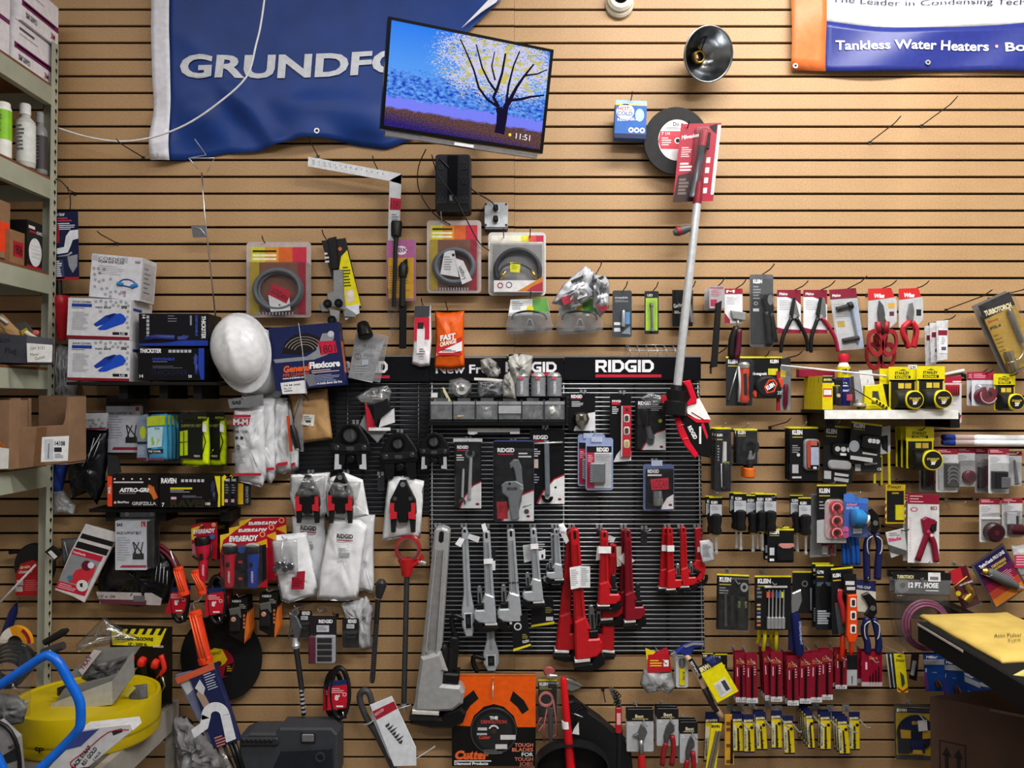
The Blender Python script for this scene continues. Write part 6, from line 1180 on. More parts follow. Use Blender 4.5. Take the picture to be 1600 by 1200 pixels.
# ring handle (ratchet threader)
t=T('ratchet_handle','red ring headed ratchet handle with long steel bar','ratchet',.07,(617,836,668,1110));t.ring('ring_head',638,857,15.5,20,-10,24,'#a82028|.3',n=40,ry=1.02);t.ring('ring_lip',638,857,15,17,24,28,'#7a5a5c|.3|.4',n=40,ry=1.02);t.poly('neck',[(622,874),(654,874),(658,866),(663,872),(656,880),(646,886),(643,898),(628,898),(627,886)],-8,20,'#b41c22|.3',2);t.rev('neck_round',636,872,636,899,[(0,12),(.5,10),(.8,8),(1,7)],'#b41c22|.3',8);t.rev('knob',655,876,666,880,[(0,4),(.5,3),(.6,4),(1,3)],CHROME,10);t.rev('bar',636,897,631,1106,[(0,4.2),(1,4.2)],'#5a5e64|.3|.85',4);t.rev('bar_end',631,1098,631,1109,[(0,4.6),(.5,5),(1,4)],'#b0b2b4|.3|.6',4);t.tube('cable_tie',[(622,1106,16),(630,1103,18),(643,1099,16)],.9,'#c8c8cc');hook('holding the red ring headed ratchet handle',636,842,.06,.1)
t=T('strap_wrench','black plastic strap tool with fat head beside the ratchet handle','strap tool',.07,(577,904,604,1072));t.rev('head',597,905,592,934,[(0,4),(.15,8),(.5,8),(1,4.5)],'#26262a|.45',6);t.poly('head_wing',[(597,910),(605,914),(597,930),(591,932)],-2,8,'#1c1c1e|.4',1);t.rev('strap',591,932,582,1066,[(0,4.2),(.95,4),(1,3)],'#1d1d20|.5',4,n=8);t.rev('ferrule',592,931,591,935,[(0,4.8),(1,4.8)],STEEL,4)
for i in range(28):f=i/28;t.box('tooth',590-8.4*f-4,975+90*f,590-8.4*f+3,976.4+90*f,14,17,'#3a3a3e|.4')
t=T('faucet_key','steel multi ended key tool with notched lower rod','key tool',.09,(447,952,480,1118));t.ring('eye',462,956,3,6,0,8,'#9a9da2|.25|.9',n=20);t.poly('lever',[(452,956),(464,962),(472,980),(468,1002),(460,1000),(458,984),(450,1000),(454,976)],-4,8,'#7a7d82|.3|.85',1.5);t.rev('collar',461,996,463,1012,[(0,4),(.6,6),(.7,7),(1,6)],STEEL,4);t.rev('rod',463,1010,472,1078,[(0,4.4),(1,4)],'#4a4c52|.3|.85',4);t.rev('notched_rod',471,1074,475,1117,[(0,3.6),(1,3.4)],'#26282c|.4|.6',4)
for i in range(6):t.rev('steel_ring',471.2+i*.62,1076+i*6.6,471.4+i*.62,1079+i*6.6,[(0,4.3),(1,4.3)],CHROME,4)
hook('holding the steel key tool',464,955,.09,.13)
def rpack(label,x,y,w_,h,d,kind):
 t=T('extractor_pack',label,'pack',d,(x,y,x+w_,y+h),None,pc=1)
 t.rb('card',0,0,100,100,3,0,2,'#201c20|.35');t.text('RIDGID',34,15,5,W,2.6,w=w_*.52,bold=.05);t.box('white_note',26,20,72,34,2,2.6,'#b8bcc4');t.lines(30,23,36,9,3,'#70747c',3)
 if kind:t.box('plum_side',0,42,26,98,2,22,'#5a0c2a|.3',1);t.rb('grey_frame',22,40,98,98,3,2,18,'#a8aab4|.3',1);
 for i in range(4 if kind else 2):t.box('black_die',32,44+i*13,86,54+i*13,18,24,'#0f0f12|.35',1)
 t.rb('shell',2,38,100,100,3,2,30,'clear',2);return t
t=rpack('small black pack behind the steel key tool',464,954,24,42,.06,0);rpack('plum and grey pack with four black dies',484,962,42,74,.10,1);rpack('small black die pack beside the strap tool',535,966,26,46,.09,0);hook('holding the plum and grey die pack',500,960,.1,.14);crumple('clear paper bag hanging behind the small die pack',[(532,942),(558,938),(572,930),(584,950),(580,980),(582,1014),(566,1016),(552,1000),(540,970)],.05,'#a8aaae|.4|0|25|.2',91,22,[('60',566,960,5,70)]);hook('bent black hook beside the plum pack',527,960,.0,.08,True)
# ================================================================ bottom centre
t=T('blade_board','orange and black cutter blade display board at the bottom','board',.08,(706,1052,837,1197),pc=1)
t.box('board',0,0,100,100,-8,0,'#0b0b0d|.35');t.poly('orange_panel',[(0,3),(100,3),(100,58),(78,58),(74,46),(62,36),(50,33),(38,36),(26,46),(22,57),(0,56)],0,.8,'#e0560c|.35');t.box('orange_edge',0,0,100,2.5,-6,.8,'#b86a3c')
t.poly('black_window',[(8,37),(14,27),(26,18),(32,27),(22,35),(17,42)],.8,1.4,'#101012');t.poly('black_window',[(92,39),(86,29),(73,19),(69,29),(78,36),(84,44)],.8,1.4,'#101012');t.disc('blade',50,62,36,1,4,'#141416|.4',.5,37,n=48);t.ring('blade_rim',50,62,34.5,36.2,4,4.6,'#3a3a3c|.4',n=48);t.disc('blade_label',50,62,29,4,4.4,'#202024|.4',n=40);t.disc('arbor',50,62,4,4.6,6,'#3c2a22');t.ring('arch_label',50,61,6,8.5,4.6,5.2,'#d0d0d4',200,340,n=16)
t.text('THE',50,49,4.5,W,5.2,w=13,bold=.05,ctr=True);t.text('DEMOLITION',50,53.5,5,'#a83c34',5.2,w=40,bold=.05,ctr=True);t.box('note',58,66,76,71,4.6,5.2,'#c8c8cc');t.box('note',31,58,42,61,4.6,5.2,'#b8b8bc');t.box('note',30,64,42,66,4.6,5.2,'#b0b0b4');t.text('Cutter',32,70,5,'#b84830',5.2,w=18,bold=.04,skew=.2);t.box('barcode',52,76,66,81,4.6,5.2,'#c8c8c8');t.lines(38,82,24,5,3,'#707074',5.2)
t.text('Cutter',3,92,12,'#e0602c',1.4,w=53,bold=.07,skew=.18);t.box('white_rule',3,94,47,95,0,1,W);t.text('Diamond Products',3,98.5,4.2,W,1.4,w=53,bold=.04)
for i,(s_,c,wd_) in enumerate((('TOUGH','#d87c64',29),('BLADES','#d87c64',33),('FOR',W,18),('TOUGH','#c87860',29),('JOBS','#b86a58',22))):t.text(s_,97-wd_/1.31,79+i*5.1,5.6,c,1.4,w=wd_,bold=.02)
t.tube('hook_tip',[(49,9,1),(49,24,30)],.9,CHROME);hook('holding the orange blade board',771,1064,.08,.13)
t=T('strap_wrench_card','pink strap wrench on a black card beside the board','card',.08,(838,1058,878,1170));t.box('card',841,1062,870,1120,0,2,'#16161a|.35');t.box('yellow_top',841,1061,870,1064,2,2.6,'#b8a820');t.text('KLEIN',843,1071,5,W,2.8,w=13,bold=.05);t.lines(843,1073,20,5,2,'#a89a30',2.6);t.ring('strap_loop',853,1091,8.5,11.5,4,16,'#c07068|.5',n=28);t.rev('handle',860,1104,860,1158,[(0,5),(.2,4.4),(1,3)],'#4a4648|.5',10)
t.tube('strap',[(856,1100,8),(850,1130,8),(850,1158,6)],1.2,'#b8645c');t.tube('strap',[(864,1092,8),(868,1120,8),(870,1148,6),(862,1150,8)],1.4,'#b8645c');t.tube('strap',[(846,1120,4),(838,1134,2),(842,1142,4),(850,1130,6)],1.2,'#9a4a48');t.rb('shell',840,1064,874,1116,3,2,22,'clear',2);t.poly('clear_bag',[(840,1120),(876,1118),(878,1150),(852,1174)],0,3,'clear');t.rev('steel_bolt',854,1055,870,1055,[(0,1),(.3,4),(1,2)],STEEL,10)
t=T('red_handle_tool','long bright red tube handle standing in front of the bucket','tool',.16,(874,1057,898,1200));t.rev('handle',880,1058,893,1215,[(0,3),(.02,5),(.5,6.2),(1,7.5)],'#c0101c|.3',0,n=18);t.rev('white_band',884,1126,885,1137,[(0,6.6),(1,6.8)],W,0,n=18)
t=T('steel_scoop','steel scoop head poking out behind the red handle','tool',.06,(884,1058,912,1080));t.poly('scoop',[(884,1058),(896,1060),(910,1070),(904,1076),(892,1080),(884,1076)],0,16,'#9a9a96|.25|.8',2);t.tube('rib',[(888,1064,17),(906,1070,17)],.8,'#4a4a48');t.disc('pink_knob',858,1048,9,0,14,'#9a4c48|.4',2,8)
t=T('black_bucket','black rubber scoop bucket at the bottom edge','bucket',.10,(836,1092,985,1210));t.poly('slope_wall',[(886,1096),(896,1094),(914,1108),(940,1126),(985,1166),(990,1215),(900,1215),(888,1150)],-60,10,'#101012|.5',2);t.ring('bucket_rim',892,1186,54,57,20,90,'#17171a|.4',n=48,ry=.62);t.disc('bucket_mouth',892,1186,54,18,24,'#060607|.6',0,34,n=48)
for i in range(4):t.ring('rib',900+i*3,1106+i*3,10,12,8,14,'#1c1c1f|.5',190,330,n=16)
t=T('white_tag_tool','white hang tag with dark tool beside the red handle','tag',.15,(892,1108,906,1150));t.poly('tag',[(897,1138),(904,1128),(905,1148),(894,1146)],0,2,'#d0d0d2');t.tube('dark_clip',[(890,1114,0),(900,1116,6),(900,1130,4)],1.6,BK);t.tube('steel_pin',[(897,1114,8),(910,1119,10)],1,CHROME)
# ================================================================ right wall: top row of hand tools
def pliers(t,piv,jaw,h1,h2,cj,c1,c2,wj=4.5,wh=5,z=6,bend=6):
 """jaws above the pivot, two curved handles below"""
 px,py=piv;jx,jy=jaw
 dx,dy=px-jx,py-jy;l=math.hypot(dx,dy);nx,ny_=dy/l,-dx/l
 t.poly('jaw',[(jx,jy),(jx+nx*wj*.6,jy+ny_*wj*.6+2),(px+nx*wj*1.5,py+ny_*wj*1.5),(px,py+4),(px-nx*wj,py-ny_*wj),(jx-nx*wj*.5+dx*.3,jy-ny_*wj*.5+dy*.3)],z,z+12,cj,1);t.disc('pivot',px,py,wj*.5,z+12,z+14,STEEL,n=14)
 for(hx,hy),c,s_ in((h1,c1,-1),(h2,c2,1)):
  mx,my=(px+hx)/2+s_*bend,(py+hy)/2-2;t.tube('handle',[(px+s_*wj*.6,py+2,z+5),(mx,my,z+6),((mx+hx)/2+s_*bend*.3,(my+hy)/2,z+6),(hx,hy,z+4)],wh,c,sub=4,taper=(.9,.75))
def wcard(label,fr,d,top='#8c1430',name='tool_card',cat='card',grp=None,body='#d4d6dc',txt=None,top_h=16):
 t=T(name,label,cat,d,fr,grp,pc=1);t.rb('card',0,0,100,100,2,0,2,body+'|.4');t.box('header',0,0,100,top_h,2,2.6,top)
 if txt:t.text(txt,8,top_h*.75,4,W,3,w=13,bold=.03,skew=.15)
 t.lines(10,top_h+8,60,24,6,'#a8aab2',2.6,th=.3);return t
t=T('hole_punch_card','red and white card with long black bar, foremost on its hook','card',.12,(1108,447,1132,482),'long bar cards',pc=1);t.rb('card',0,0,100,100,3,0,2,'#d0ccd4|.35');t.box('red_label',8,60,50,90,2,2.6,'#a83048');t.lines(12,20,70,30,4,'#c07888',2.6);t.box('border',4,4,96,12,2,2.6,'#b86878');t.poly('bar',[(40,78),(78,66),(48,360),(0,366),(10,330)],3,16,'#121214|.4',1);t.box('bar_tip',2,355,14,392,3,10,DSTEEL);t.rb('shell',0,0,100,100,3,2,10,'clear',1)
for i in range(3):t.dup(28*(i+1),'red and white card, %s behind the front long bar card'%ORD[i],'long bar cards',only=('card','shell','red_label'))
hook('holding the long bar cards',1119,452,.1,.16,True,.03,.02);hook('bare below the long bar',1116,556,.0,.11,True,.03,.03)
t=wcard('red and white card with steel seamer pliers',(1132,451,1160,505),.1,'#9c1832',txt='M');t.poly('red_foot',[(0,70),(30,90),(30,100),(0,100)],2,2.6,'#8c1430');t.poly('blade',[(28,64),(116,70),(112,94),(40,88)],6,18,'#a4a8a8|.35|.7',1);t.tube('stem',[(72,88,8),(72,112,8)],2.2,STEEL);pliers(t,t.m(72,112),t.m(72,104),t.m(20,200),t.m(70,200),STEEL,'#101012|.4','#5a1228|.4',3,5,4,2) if 0 else None
t.tube('handle',[(66,112,6),(40,150,6),(34,205,6)],5.5,'#101012|.4',sub=3);t.tube('handle',[(76,118,10),(74,160,10),(62,205,10)],5,'#4a1024|.4',sub=3);hook('holding the seamer pliers card',1146,455,.1,.17,True,.03,.035)
t=T('cutter_clamshell','tall grey clamshell with black cable cutter','pack',.1,(1172,429,1208,542),pc=1);t.rb('shell_back',-2,0,100,100,3,0,2,'#5c5e62|.35');t.rb('card',2,6,98,96,2,2,3,'#4a4c50');t.text('KLEIN',12,12,5.5,W,3.6,w=14,bold=.05);t.lines(12,16,36,20,5,'#8a8c92',3.4);t.poly('cutter_head',[(46,34),(62,28),(84,30),(98,46),(92,58),(66,54)],6,24,'#16171a|.35',1.5);t.disc('steel_jaw',80,36,4.5,24,26,'#a8acb0|.3|.8',0,8);t.tube('handle',[(64,52,14),(72,72,14),(78,98,14)],5,'#141518|.4',sub=3);t.tube('handle',[(86,54,14),(98,76,14),(104,94,14)],4,'#141518|.4',sub=3);t.box('note',12,47,38,51,3,3.6,'#c0c2c6');t.ring('mark',24,40,2,3,3,3.6,'#a8aaae',n=14);t.rb('shell',0,26,100,99,4,3,32,'clear',3);hook('holding the tall grey clamshell',1186,434,.1,.18,True,.035,.04)
def malco(label,x,d,c2,dx):
 t=wcard(label,(x,453,x+37,521),d,'#7c1430',txt='Malco');t.poly('header_curve',[(40,16),(100,16),(100,34),(80,24)],2,2.6,'#7c1430');t.poly('foot_curve',[(0,86),(30,90),(100,92),(100,100),(0,100)],2,2.6,'#7c1430');px,py=t.m(68,62);pc=t.pc;t.pc=0
 pliers(t,(px,py),(px-2+dx,py-30),(px-20+dx,py+56),(px+22+dx,py+54),'#8e9092|.3|.7','#101013|.4',c2,6,3.6,4,5);t.poly('black_cheek',[(px-8,py-4),(px-2,py-30),(px+2,py-30),(px-2,py+2)],14,20,'#16161a',1);t.pc=pc;hook('holding the '+label,x+20,458,d,.18,True,.03,.05);return t
malco('white and plum card with black handled crimper',1214,.1,'#101013|.4',0);malco('white and plum card with plum handled crimper',1255,.1,'#8c1438|.4',6)
t=wcard('tilted white card with black clamp tool',(1295,453,1337,450,1308,548),.1,'#7a1830',txt='Malco');t.rev('clamp_bar',70,24,78,90,[(0,2),(1,2)],'#a8aaae|.3|.7',8);t.rev('grip',16,33,74,28,[(0,4),(.7,4),(.75,6),(1,6)],'#101012',10);t.rev('grip',22,85,82,82,[(0,4),(1,4)],'#101012',10);t.box('photo',14,52,40,62,2,2.6,'#b89c50');t.poly('blue_side',[(55,30),(96,20),(98,96),(80,98)],2,2.4,'#a8b8d4');t.rb('shell',0,14,104,100,4,2,22,'clear',3);hook('holding the tilted clamp tool card',1322,455,.1,.19,True,.04,.05)
def wiss(label,x,y,d,w_,h):t=T('snips_card',label,'snips',d,(x,y,x+w_,y+h),pc=1);t.poly('card',[(0,2),(80,0),(92,22),(100,30),(100,80),(70,98),(0,100)],0,2,'#b4b6ba|.35');t.poly('red_header',[(0,2),(80,0),(92,22),(0,30)],2,2.6,'#c02428');t.text('Wiss',18,23,6,W,3,w=17,bold=.05,skew=.2);return t
t=wiss('red handled tin snips on a card, front pair',1356,450,.12,45,66);t.poly('blade',[(36,30),(50,42),(56,64),(50,100),(34,84),(30,56)],5,14,'#6a6c70|.3|.8',1);t.poly('blade',[(50,62),(62,80),(64,100),(50,104)],3,10,'#2a2a2e|.35|.6',1);t.box('photo',70,36,92,48,2,2.6,'#c89a38');t.box('photo',74,56,90,66,2,2.6,'#5a2a38');px=lambda a:1356+a
t.pc=0
RS='#8c1e28|.4'
def loops(t,ox,oy):
 for cx,a in((1366,-8),(1388,8)):
  t.ring('handle_loop',cx+ox,536+oy,8.5,12.5,4,16,RS,n=28,ry=1.75,rot=a);t.tube('handle_arm',[(cx+ox+(4 if cx<1377 else-4),503+oy,10),(cx+ox+(5 if cx<1377 else-6),520+oy,10)],4.5,RS)
loops(t,0,0);t2=T('snips','red handled tin snips behind the front carded pair','snips',.07,(1348,500,1394,582));loops(t2,-3,21);t2.poly('blade',[(1368,480),(1378,480),(1380,524),(1366,524)],2,12,'#4a4a4e|.35|.7',1);hook('holding the red tin snips',1374,454,.12,.17,True,.025,.05)
t=wiss('red and black short nosed snips on a card',1404,450,.11,38,62);t.poly('blade',[(40,40),(52,36),(60,60),(54,86),(34,84),(30,70)],5,14,'#8e9094|.3|.8',1);t.box('photo',72,54,92,70,2,2.6,'#202026');t.tube('handle',[(40,86,10),(12,104,12),(22,130,12),(38,150,10)],4.6,'#b01c28|.4',sub=4);t.tube('handle',[(50,86,10),(66,104,12),(62,130,12),(56,150,10)],4.6,'#b01c28|.4',sub=4);t.poly('black_grip',[(6,100),(24,96),(30,136),(20,144),(8,124)],10,22,'#141416',1);t.poly('black_grip',[(56,98),(70,104),(66,132),(54,142)],10,22,'#141416',1);hook('holding the short nosed snips card',1424,455,.11,.16,True,.025,.05)
hook('with a long bare prong right of the snips',1478,484,0,.2,True,.05,.085,.012)
for i,(x,y) in enumerate(((1444,508),(1452,503),(1462,500))):
 t=T('parts_sleeve','slim clear sleeve with maroon label, %s of three'%('rear','middle','front')[i],'sleeve',.07+.03*i,(x,y,x+18,y+62),'slim parts sleeves');t.poly('sleeve',[(x,y+2),(x+19,y),(x+18,y+62),(x+2,y+64)],0,4,'pouch',.5);t.box('white_slip',x+4,y+14,x+17,y+52,4,5,'#d4d6dc');t.box('maroon_band',x+3,y+16,x+17,y+24,5,5.6,'#7a1830');t.box('barcode',x+8,y+42,x+15,y+47,5,5.6,'#505058');t.lines(x+8,y+27,6,12,4,'#9a9ca4',5.6)
hook('holding the three slim parts sleeves',1472,502,.1,.15,True,.01,.03)
t=T('torch_pack','tilted yellow and black torch clamshell at the right edge','pack',.12,(1525,474,1579,455,1572,588),pc=1);t.poly('shell_back',[(-4,2),(100,-2),(108,96),(4,102)],-28,-26,'#6c6864|.3');t.poly('card',[(4,6),(96,2),(108,94),(10,97)],-2,0,'#d8b04a|.4');t.poly('black_header',[(2,4),(96,0),(97,18),(3,23)],0,.8,'#16161a');t.text('TURBOTORCH',10,19,7.5,'#e4d8b0',1.4,w=44,bold=.06,rot=1);t.text('Extreme',10,29,4,'#b04020',1.4,w=16,skew=.2);t.text('STK-9',8,38,4,'#26262a',1.4,w=18,bold=.04);t.lines(10,46,22,26,5,'#7a6420',1,th=.3);t.rev('torch_tube',72,20,70,66,[(0,3),(.05,4.5),(.9,4),(1,2.4)],'#8c8a86|.25|.8',14);t.tube('torch_neck',[(70,64,14),(66,76,14),(48,84,14),(36,84,14)],2,'#b8b098|.25|.8',sub=3);t.rev('torch_valve',26,70,20,96,[(0,6),(.2,7),(.5,6),(.55,8),(.9,8),(1,6)],'#9a9078|.3|.8',14);t.poly('shell',[(0,4),(98,0),(108,96),(8,101)],0,30,'clear',4);hook('holding the tilted torch pack',1570,461,.11,.19,True,.02,.06)
# ================================================================ electrician cards
def klein(label,x0,y0,x1,y1,d,cat='card',grp=None,tilt=0,name='tool_card',tw=None,col='#131417',brand=1):
 t=T(name,label,cat,d,(x0,y0,x1,y0+tilt,x0-tilt*.6,y1),grp,pc=1);t.rb('card',0,0,100,100,2,0,2,col+'|.35');t.box('yellow_top',0,0,100,min(5,260/(y1-y0)),2,2.6,'#d8cc14')
 if brand:t.text('KLEIN',8,12+160/(y1-y0),min(6.5,(x1-x0)*.15),'#e0e0e4',2.8,w=tw or(x1-x0)*.36,bold=.06);t.lines(8,16+180/(y1-y0),56,4,1,'#b8a838',2.6)
 return t
t=klein('grey card with orange folding jab saw',1134,557,1175,634,.11,'saw',col='#26282c');t.tube('saw_blade',[(44,22,6),(8,88,6)],1.6,'#9a9ca0|.3|.8');t.rev('orange_grip',68,22,66,94,[(0,6),(.08,8),(.3,6.5),(.5,7.5),(.7,6.5),(.9,8.5),(1,6)],'#c43c1c|.4',12);t.rev('steel_cap',66,12,66,24,[(0,6),(.4,9),(1,8)],'#c8c8c6|.3|.6',12);t.tube('white_spine',[(46,20,16),(50,60,18),(46,92,16)],2,'#c8c8ca');t.poly('black_inlay',[(60,36),(72,34),(74,80),(62,78)],30,33,'#141416');t.rb('shell',36,8,100,98,4,2,36,'clear',2);hook('holding the jab saw card',1152,561,.11,.16,True)
t=klein('black card with orange and black tape measure',1172,557,1222,620,.10,'tape measure',brand=0);t.text('KLEIN',62,16,5,'#e0e0e4',2.8,w=13,bold=.05);t.text('16-magnetic',8,46,4.5,W,2.8,w=22,bold=.03);t.box('yellow_patch',56,30,86,46,2,2.6,'#c8c020');t.disc('tape_case',50,76,20,2,40,'#17181b|.4',3,17);t.poly('orange_plate',[(34,76),(48,58),(66,56),(76,68),(66,88),(42,92)],40,42,'#c84024|.4');t.poly('black_plate',[(40,78),(50,63),(64,61),(70,69),(62,84),(46,88)],42,43,'#131316');t.text('KLEIN',44,84,6,W,44,w=14,rot=-32,bold=.06);t.poly('orange_lip',[(4,92),(10,84),(20,92),(18,102),(8,102)],6,30,'#c84024',1);t.disc('orange_dot',88,66,4,20,36,'#c84024',1,8);t.text("25'",74,94,5,'#b8b8bc',44);t.box('case_foot',14,88,90,104,2,36,'#141416|.4',1);hook('holding the orange tape measure card',1196,561,.1,.15,True)
t=T('marker_card','clear sleeve with dark red oval tool beside the tape measure','card',.11,(1214,558,1235,642));t.box('card',1219,572,1235,641,0,2,'#9a9ca2|.35');t.box('red_edge',1214,580,1219,642,-8,0,'#a01830');t.box('black_top',1220,560,1235,572,0,2,'#1c1c1f');t.poly('yellow_note',[(1219,578),(1228,580),(1227,590),(1219,589)],2,3,'#c8b828');t.rev('red_oval',1227,600,1226,639,[(0,2),(.1,3.6),(.8,4),(1,2)],'#5a0c22|.25',6);t.poly('shell',[(1219,572),(1236,572),(1236,641),(1219,641)],2,14,'clear',1);hook('with upturned tip holding the red oval tool',1226,562,.11,.18,True,.02,.05)
# white shelf
t=T('wall_shelf','white edged wall shelf carrying tape measures and yellow boxes','shelf',.0,(1243,640,1482,656));zz=P(1390,641,.26).z;xa,xb=P(1288,641,.26).x,P(1497,641,.26).x
wbox('board',xa,xb,-.26,-.0005,zz-.012,zz,'#15120e|.6',t.o,t.org);wbox('white_edge',xa,xb,-.262,-.2602,zz-.036,zz+.001,'#e4e4e2|.4',t.o,t.org)
for x in(1268,1452):X=P(x,650,0).x;wbox('bracket',X-.02,X+.02,-.20,-.0005,zz-.075,zz-.012,'#0a0a0a|.5',t.o,t.org)
t=T('drill_box','yellow drill set box, front one of the row on the white shelf','box',.25,(1285,587,1301,638),'yellow drill set boxes');t.box('carton',1285,587,1301,640,-38,0,'#d2c012|.4');t.box('blue_label',1285,588,1301,598,0,.6,'#162050');t.text('IRWIN',1287,595,3.4,'#d8d020',1,w=12,bold=.04);t.box('red_label',1286,607,1300,620,0,.6,'#c02430');t.box('white_label',1287,609,1299,617,.6,1,'#d8d8dc')
for i in range(4):t.dup(44*(i+1),'yellow drill set box, %s behind the front one'%('first','second','third','last')[i],'yellow drill set boxes',.6*i)
t=T('maroon_strip','maroon strips lying behind the yellow drill boxes','strip',.06,(1246,578,1296,590));t.box('strip',1244,577,1300,590,0,30,'#7a1430|.4',1)
t=T('spray_can','blue and yellow lubricant spray can with red cap','spray can',.14,(1308,553,1328,628));t.rev('can',1318,572,1318,634,[(0,8),(.05,10),(1,10)],'#1a2468|.3|.2',0,n=22);t.rev('shoulder',1318,566,1318,573,[(0,6),(1,9)],'#d4d4d8|.3',0);t.rev('red_cap',1318,553,1318,566,[(0,7),(.3,8.5),(1,7)],'#b81830|.4',0);t.rev('yellow_panel',1318,573,1318,590,[(0,10.2),(1,10.2)],'#d8c410|.35',0,n=22);t.text('WD-40',1311,584,7,'#182060',31,w=14,bold=.06);t.lines(1312,598,10,8,2,'#d8d8e0',31);t.text('SMART',1312,612,3,W,31,w=10);t.box('red_note',1318,616,1327,626,29,31,'#b84858')
t=T('glue_bottle','small black bottle with yellow nozzle beside the spray can','bottle',.2,(1302,592,1316,632));t.rev('body',1307,604,1307,633,[(0,5),(.1,7),(1,7)],'#17171a|.35',0);t.box('yellow_tip',1298,598,1312,604,0,8,'#d0c818',1);t.disc('emblem',1307,618,3,20,22,'#b8a890');t.poly('black_nozzle',[(1302,592),(1314,592),(1318,602),(1302,602)],0,10,BK,1)
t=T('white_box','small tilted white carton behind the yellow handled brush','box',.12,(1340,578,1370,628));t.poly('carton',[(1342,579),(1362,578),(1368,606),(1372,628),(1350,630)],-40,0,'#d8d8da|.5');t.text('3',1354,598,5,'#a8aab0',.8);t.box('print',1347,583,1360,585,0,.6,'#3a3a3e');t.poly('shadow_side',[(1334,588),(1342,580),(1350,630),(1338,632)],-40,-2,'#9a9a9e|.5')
t=T('white_rod','white plastic rod crossing above the yellow drill boxes','rod',.2,(1232,574,1392,590));t.tube('rod',[(1228,570,-60),(1290,578,0),(1380,588,30)],1.5,'#dcdce0|.35')
t=T('acid_brush','yellow handled brush with a long black stem on the white shelf','brush',.25,(1322,596,1394,646));t.tube('stem',[(1324,598,-30),(1364,626,0)],.8,'#141416');t.rev('handle',1362,623,1392,643,[(0,2),(.1,4),(.8,3.6),(1,2.4)],'#d8c414|.4',2)
for i in range(4):x,y=1367+i*5,627+i*3.4;t.poly('black_stripe',[(x,y-3),(x+3,y-1),(x+1,y+3),(x-1,y+2)],11,14,'#1a1a10')
t=T('blade_dispenser','yellow open blade dispenser standing on the white shelf','dispenser',.22,(1350,600,1385,640));t.poly('frame',[(1352,603),(1380,600),(1388,638),(1378,640),(1372,612),(1364,612),(1362,638),(1350,640)],-20,0,'#d6c812|.4',1);t.poly('dark_insert',[(1362,610),(1373,610),(1377,632),(1364,630)],-18,-2,'#3a3a34');t.box('base',1344,632,1382,640,-30,4,'#d6c812|.4',1)
t=T('flange','small grey round flange on the white shelf','flange',.22,(1333,624,1354,636));t.rev('plate',1343,630,1343,635,[(0,9),(.4,10),(1,10)],'#a8a498|.35|.5',0);t.rev('neck',1343,624,1343,630,[(0,4),(1,4.6)],'#b4b0a4|.35|.5',0)
def tape(label,x,y,w_,h,d,hgt=.54,tx="25'",grp='yellow carded tape measures',cr=1.0):
 t=T('tape_measure_card',label,'tape measure',d,(x,y,x+w_,y+h),grp,pc=1);t.rb('card',0,0,100,34,2,0,2,'#d8ca10|.4');t.box('card_body',2,30,98,98,0,2,'#d0c212|.4');t.box('black_panel',8,34,92,96,2,3,'#131416');t.text('STANLEY',22,18,4.4,'#1a1a10',2.6,w=w_*.52,bold=.03);t.box('black_name',22,20.5,78,27,2,2.6,'#17170f');t.text('FATMAX',26,26.5,3.2,'#d8ca10',3,w=w_*.46,bold=.04);t.box('note',34,38,54,50,3,3.5,'#d0b840');t.box('note',58,38,80,50,3,3.5,'#c8a838');t.poly('hang_slot',[(36,9),(50,6),(64,9)],2,2.5,'#3a3408')
 r=w_*.44*cr;t.rev('tape_case',10,76,78,76,[(0,r*.7),(.05,r*.78),(.9,r*.82),(1,r*.76)],'#141516|.5',20,n=14);b_=22+r*.82*K(d)*1000;t.disc('yellow_rim',66,76,r*.74,b_-20,b_,'#d8ca10|.35',1);t.disc('label_ring',66,76,r*.64,b_,b_+1,'#101012');t.text('STANLEY',66,75,2.8,'#d8c860',b_+2,w=r*.9,ctr=True);t.box('gold_bar',56,76,78,78.5,b_+1,b_+2,'#c8a838');t.text(tx,66,86,4.2,W,b_+2,ctr=True,bold=.05)
 return t
t=tape('yellow carded tape measure, right one of the shelf pair',1432,572,44,68,.24);t=tape('yellow carded tape measure, left one of the shelf pair',1388,573,44,68,.22);t.box('white_price',70,-4,100,5,2,3,W);t.text('12.95',73,4,4,'#16161a',3.4,w=10);t=T('tape_measure_card','yellow card peeking out behind the left shelf tape measure','card',.2,(1372,576,1390,638));t.box('card',1374,576,1392,600,0,2,'#d8ca10|.4');t.text('ST',1380,590,4,'#1a1a10',2.6);t.box('yellow_edge',1374,600,1378,638,0,2,'#d0c212');t.box('black_panel',1378,600,1390,638,0,1.6,'#16171a')
t=T('paint_stick','white plastic stick behind the shelf tape measures','stick',.009,(1474,576,1508,588));t.rev('stick',1452,590,1506,579,[(0,2),(.8,2.6),(1,3)],'#d8d8da|.4',0);hook('with dark prong right of the shelf tape measures',1508,585,.02,.12,True,.01,.04)
t=T('bit_card','red and white card with red bits below the shelf end','card',.08,(1474,588,1502,661),pc=1);t.rb('card',0,0,100,100,2,0,2,'#c8c6cc|.4');t.box('header',0,0,100,14,2,2.6,'#a81c3c');t.box('red_bits',10,18,86,40,2,10,'#a82430|.4',1);t.lines(14,44,60,20,5,'#a8a8b0',2.6);t.ring('red_loop',60,82,7,9,2,12,'#a01c38',0,200,n=20);t.box('note',50,10,96,13,2.6,3,W)
for i in range(6):t.poly('bit',[(12+i*12,40),(16+i*12,22),(20+i*12,40)],10,13,'#4a1018')
